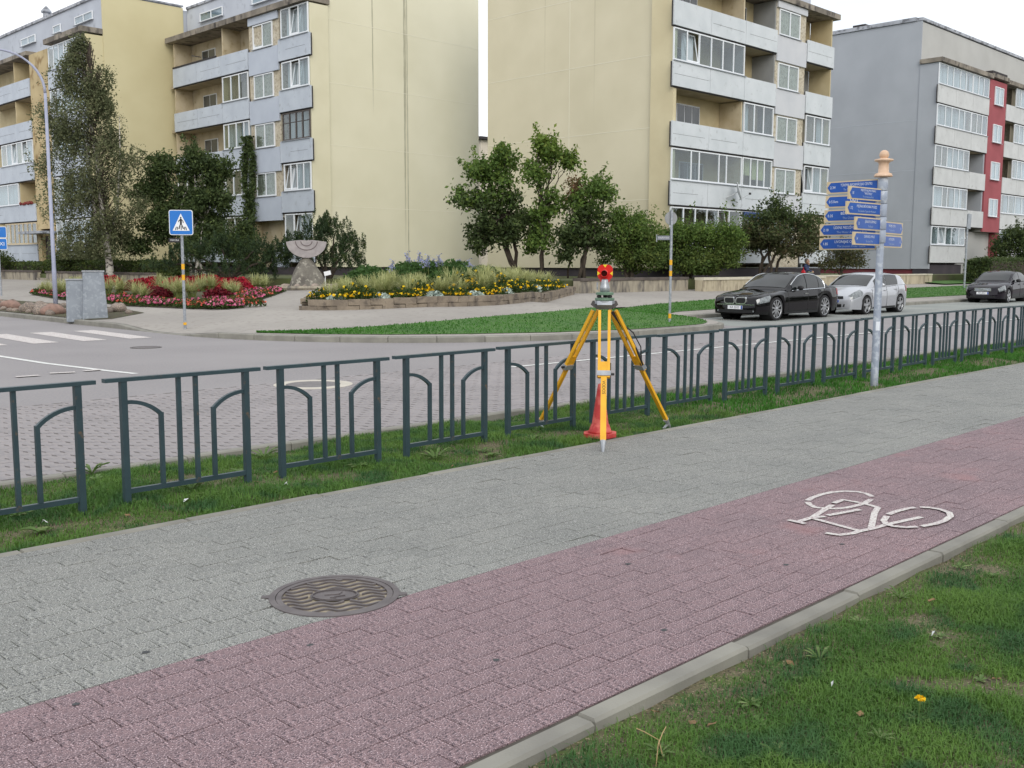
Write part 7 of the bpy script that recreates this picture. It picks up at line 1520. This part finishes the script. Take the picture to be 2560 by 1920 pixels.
for px, py in [(1742, 1700), (1780, 1705), (1560, 1755), (1600, 1745), (1520, 1790), (1440, 1840), (1880, 1755), (1895, 1800), (1910, 1900), (1940, 1885), (1870, 1905), (2050, 1650), (2150, 1560), (2000, 1700), (2250, 1500), (2400, 1420), (2480, 1440), (1650, 1890), (1380, 1890), (2300, 1800), (2450, 1700), (2200, 1850), (2350, 1600)]:
    if onlawn(px, py)[1] > 2.14 and onlawn(px, py)[1] < 6.0: continue
    o = bpy.data.objects.new('weed', ros[wk % 3]); COL.objects.link(o); o.location = onlawn(px, py); o.rotation_euler = (0, 0, random.uniform(0, 6)); s_ = random.uniform(.35, .65); o.scale = (s_, s_, s_); tag(o, 'small broad-leaved weed rosette growing in the front lawn', 'weed', 'weeds in the front lawn'); wk += 1
for px, py in [(240, 1215), (480, 1235), (520, 1250), (610, 1200), (230, 1195), (780, 1105), (790, 1095), (1090, 1150), (1210, 1135), (1230, 1145), (1500, 1010), (40, 1290), (100, 1330), (660, 1150), (330, 1270), (1660, 1040), (1330, 1110), (900, 1170)]:
    if onlawn(px, py)[1] > 2.14 and onlawn(px, py)[1] < 6.0: continue
    o = bpy.data.objects.new('weed', ros[wk % 3]); COL.objects.link(o); o.location = onlawn(px, py); o.rotation_euler = (0, 0, random.uniform(0, 6)); s_ = random.uniform(.7, 1.3); o.scale = (s_, s_, s_); tag(o, 'small broad-leaved weed rosette growing in the verge by the railing', 'weed', 'weeds in the verge'); wk += 1
lf = MB().add([(0, -.03, .004), (.022, -.01, .010), (.018, .018, .006), (0, .035, .012), (-.018, .018, .004), (-.022, -.01, .012)], [(0, 1, 2, 3), (0, 3, 4, 5)])
for px, py in [(1527, 1790), (1638, 1787), (1730, 1815), (1780, 1818), (2330, 1510), (2490, 1705), (1905, 1600), (1975, 1665), (2150, 1790), (230, 1240), (265, 1246), (640, 1225), (955, 1145), (1490, 1060), (1440, 1072), (690, 1195), (1690, 1010), (320, 1300), (500, 1225), (400, 1190), (1130, 1165)]:
    p = onlawn(px, py); o = lf.build('fallen_leaf', m_dry, loc=(p[0], p[1], p[2]+.02)); o.scale = (.65, .65, .65); o.rotation_euler = (random.uniform(-.4, .4), random.uniform(-.4, .4), random.uniform(0, 6)); tag(o, 'dry brown leaf lying in the grass beside the footpath', 'leaf', 'fallen leaves in the grass')
for px, py, s_, lab in ((470, 1263, .055, 'crumpled strip of silvery foil on the verge near the railing'), (112, 1311, .02, 'tiny white paper scrap at the left end of the verge'), (583, 1280, .022, 'white paper scrap on the verge beside the footpath edging'), (715, 1230, .018, 'white scrap under the railing between two panels'), (2335, 1605, .022, 'pale scrap of paper lying on the front lawn'), (2080, 1725, .012, 'tiny white scrap in the middle of the front lawn')):
    p = onlawn(px, py); o = MB().add([(-s_, -s_*.3, .02), (s_*.2, -s_*.4, .035), (s_, s_*.1, .02), (s_*.3, s_*.4, .045), (-s_*.6, s_*.3, .025)], [(0, 1, 3, 4), (1, 2, 3)]).build('litter', m_paper, loc=p); o.rotation_euler = (0, 0, random.uniform(0, 6)); tag(o, lab, 'litter')
p = onlawn(2296, 1790); DN = thing('dandelion', 'yellow dandelion flower on a short stem in the front lawn', 'flower', p); MB().tube([(p[0], p[1], p[2]), (p[0]+.01, p[1], p[2]+.07)], .003, 5).build('stem', m_weed, DN); Q = mound(60, .018, .012)+np.array([p[0]+.01, p[1], p[2]+.07]); leaves_mesh('flower_head', Q, .014, m_yel, DN)
for px, py, dx, dy in ((1660, 1900, -.03, .06), (1640, 1915, .06, .02)):
    p = onlawn(px, py); o = MB().tube([(p[0], p[1], p[2]), (p[0]+dx*.3, p[1]+dy*.3, p[2]+.07), (p[0]+dx, p[1]+dy, p[2]+.09), (p[0]+dx*1.5, p[1]+dy*1.4, p[2]+.10)], .0016, 5).build('dry_stalk', M('dry_stalk', S(176, 150, 110), rough=.8)); tag(o, 'thin bent dry stalk rising from the front lawn', 'stalk', 'dry stalks in the lawn')
m_stain = M('gum_spot', S(70, 72, 74), rough=.9)
for px, py in ((775, 1612), (190, 1760), (500, 1650), (365, 1630), (1240, 1650), (1660, 1575), (1965, 1412), (1570, 1410), (2105, 1360)):
    p = Gz(px, py, .0092); n = 9; o = MB().add([(p[0]+random.uniform(.012, .020)*math.cos(2*math.pi*k/n), p[1]+random.uniform(.010, .018)*math.sin(2*math.pi*k/n), .0098) for k in range(n)], [tuple(range(n))]).build('gum_spot', m_stain); tag(o, 'small dark flattened gum spot on the footpath bricks', 'stain', 'gum spots on the footpath')
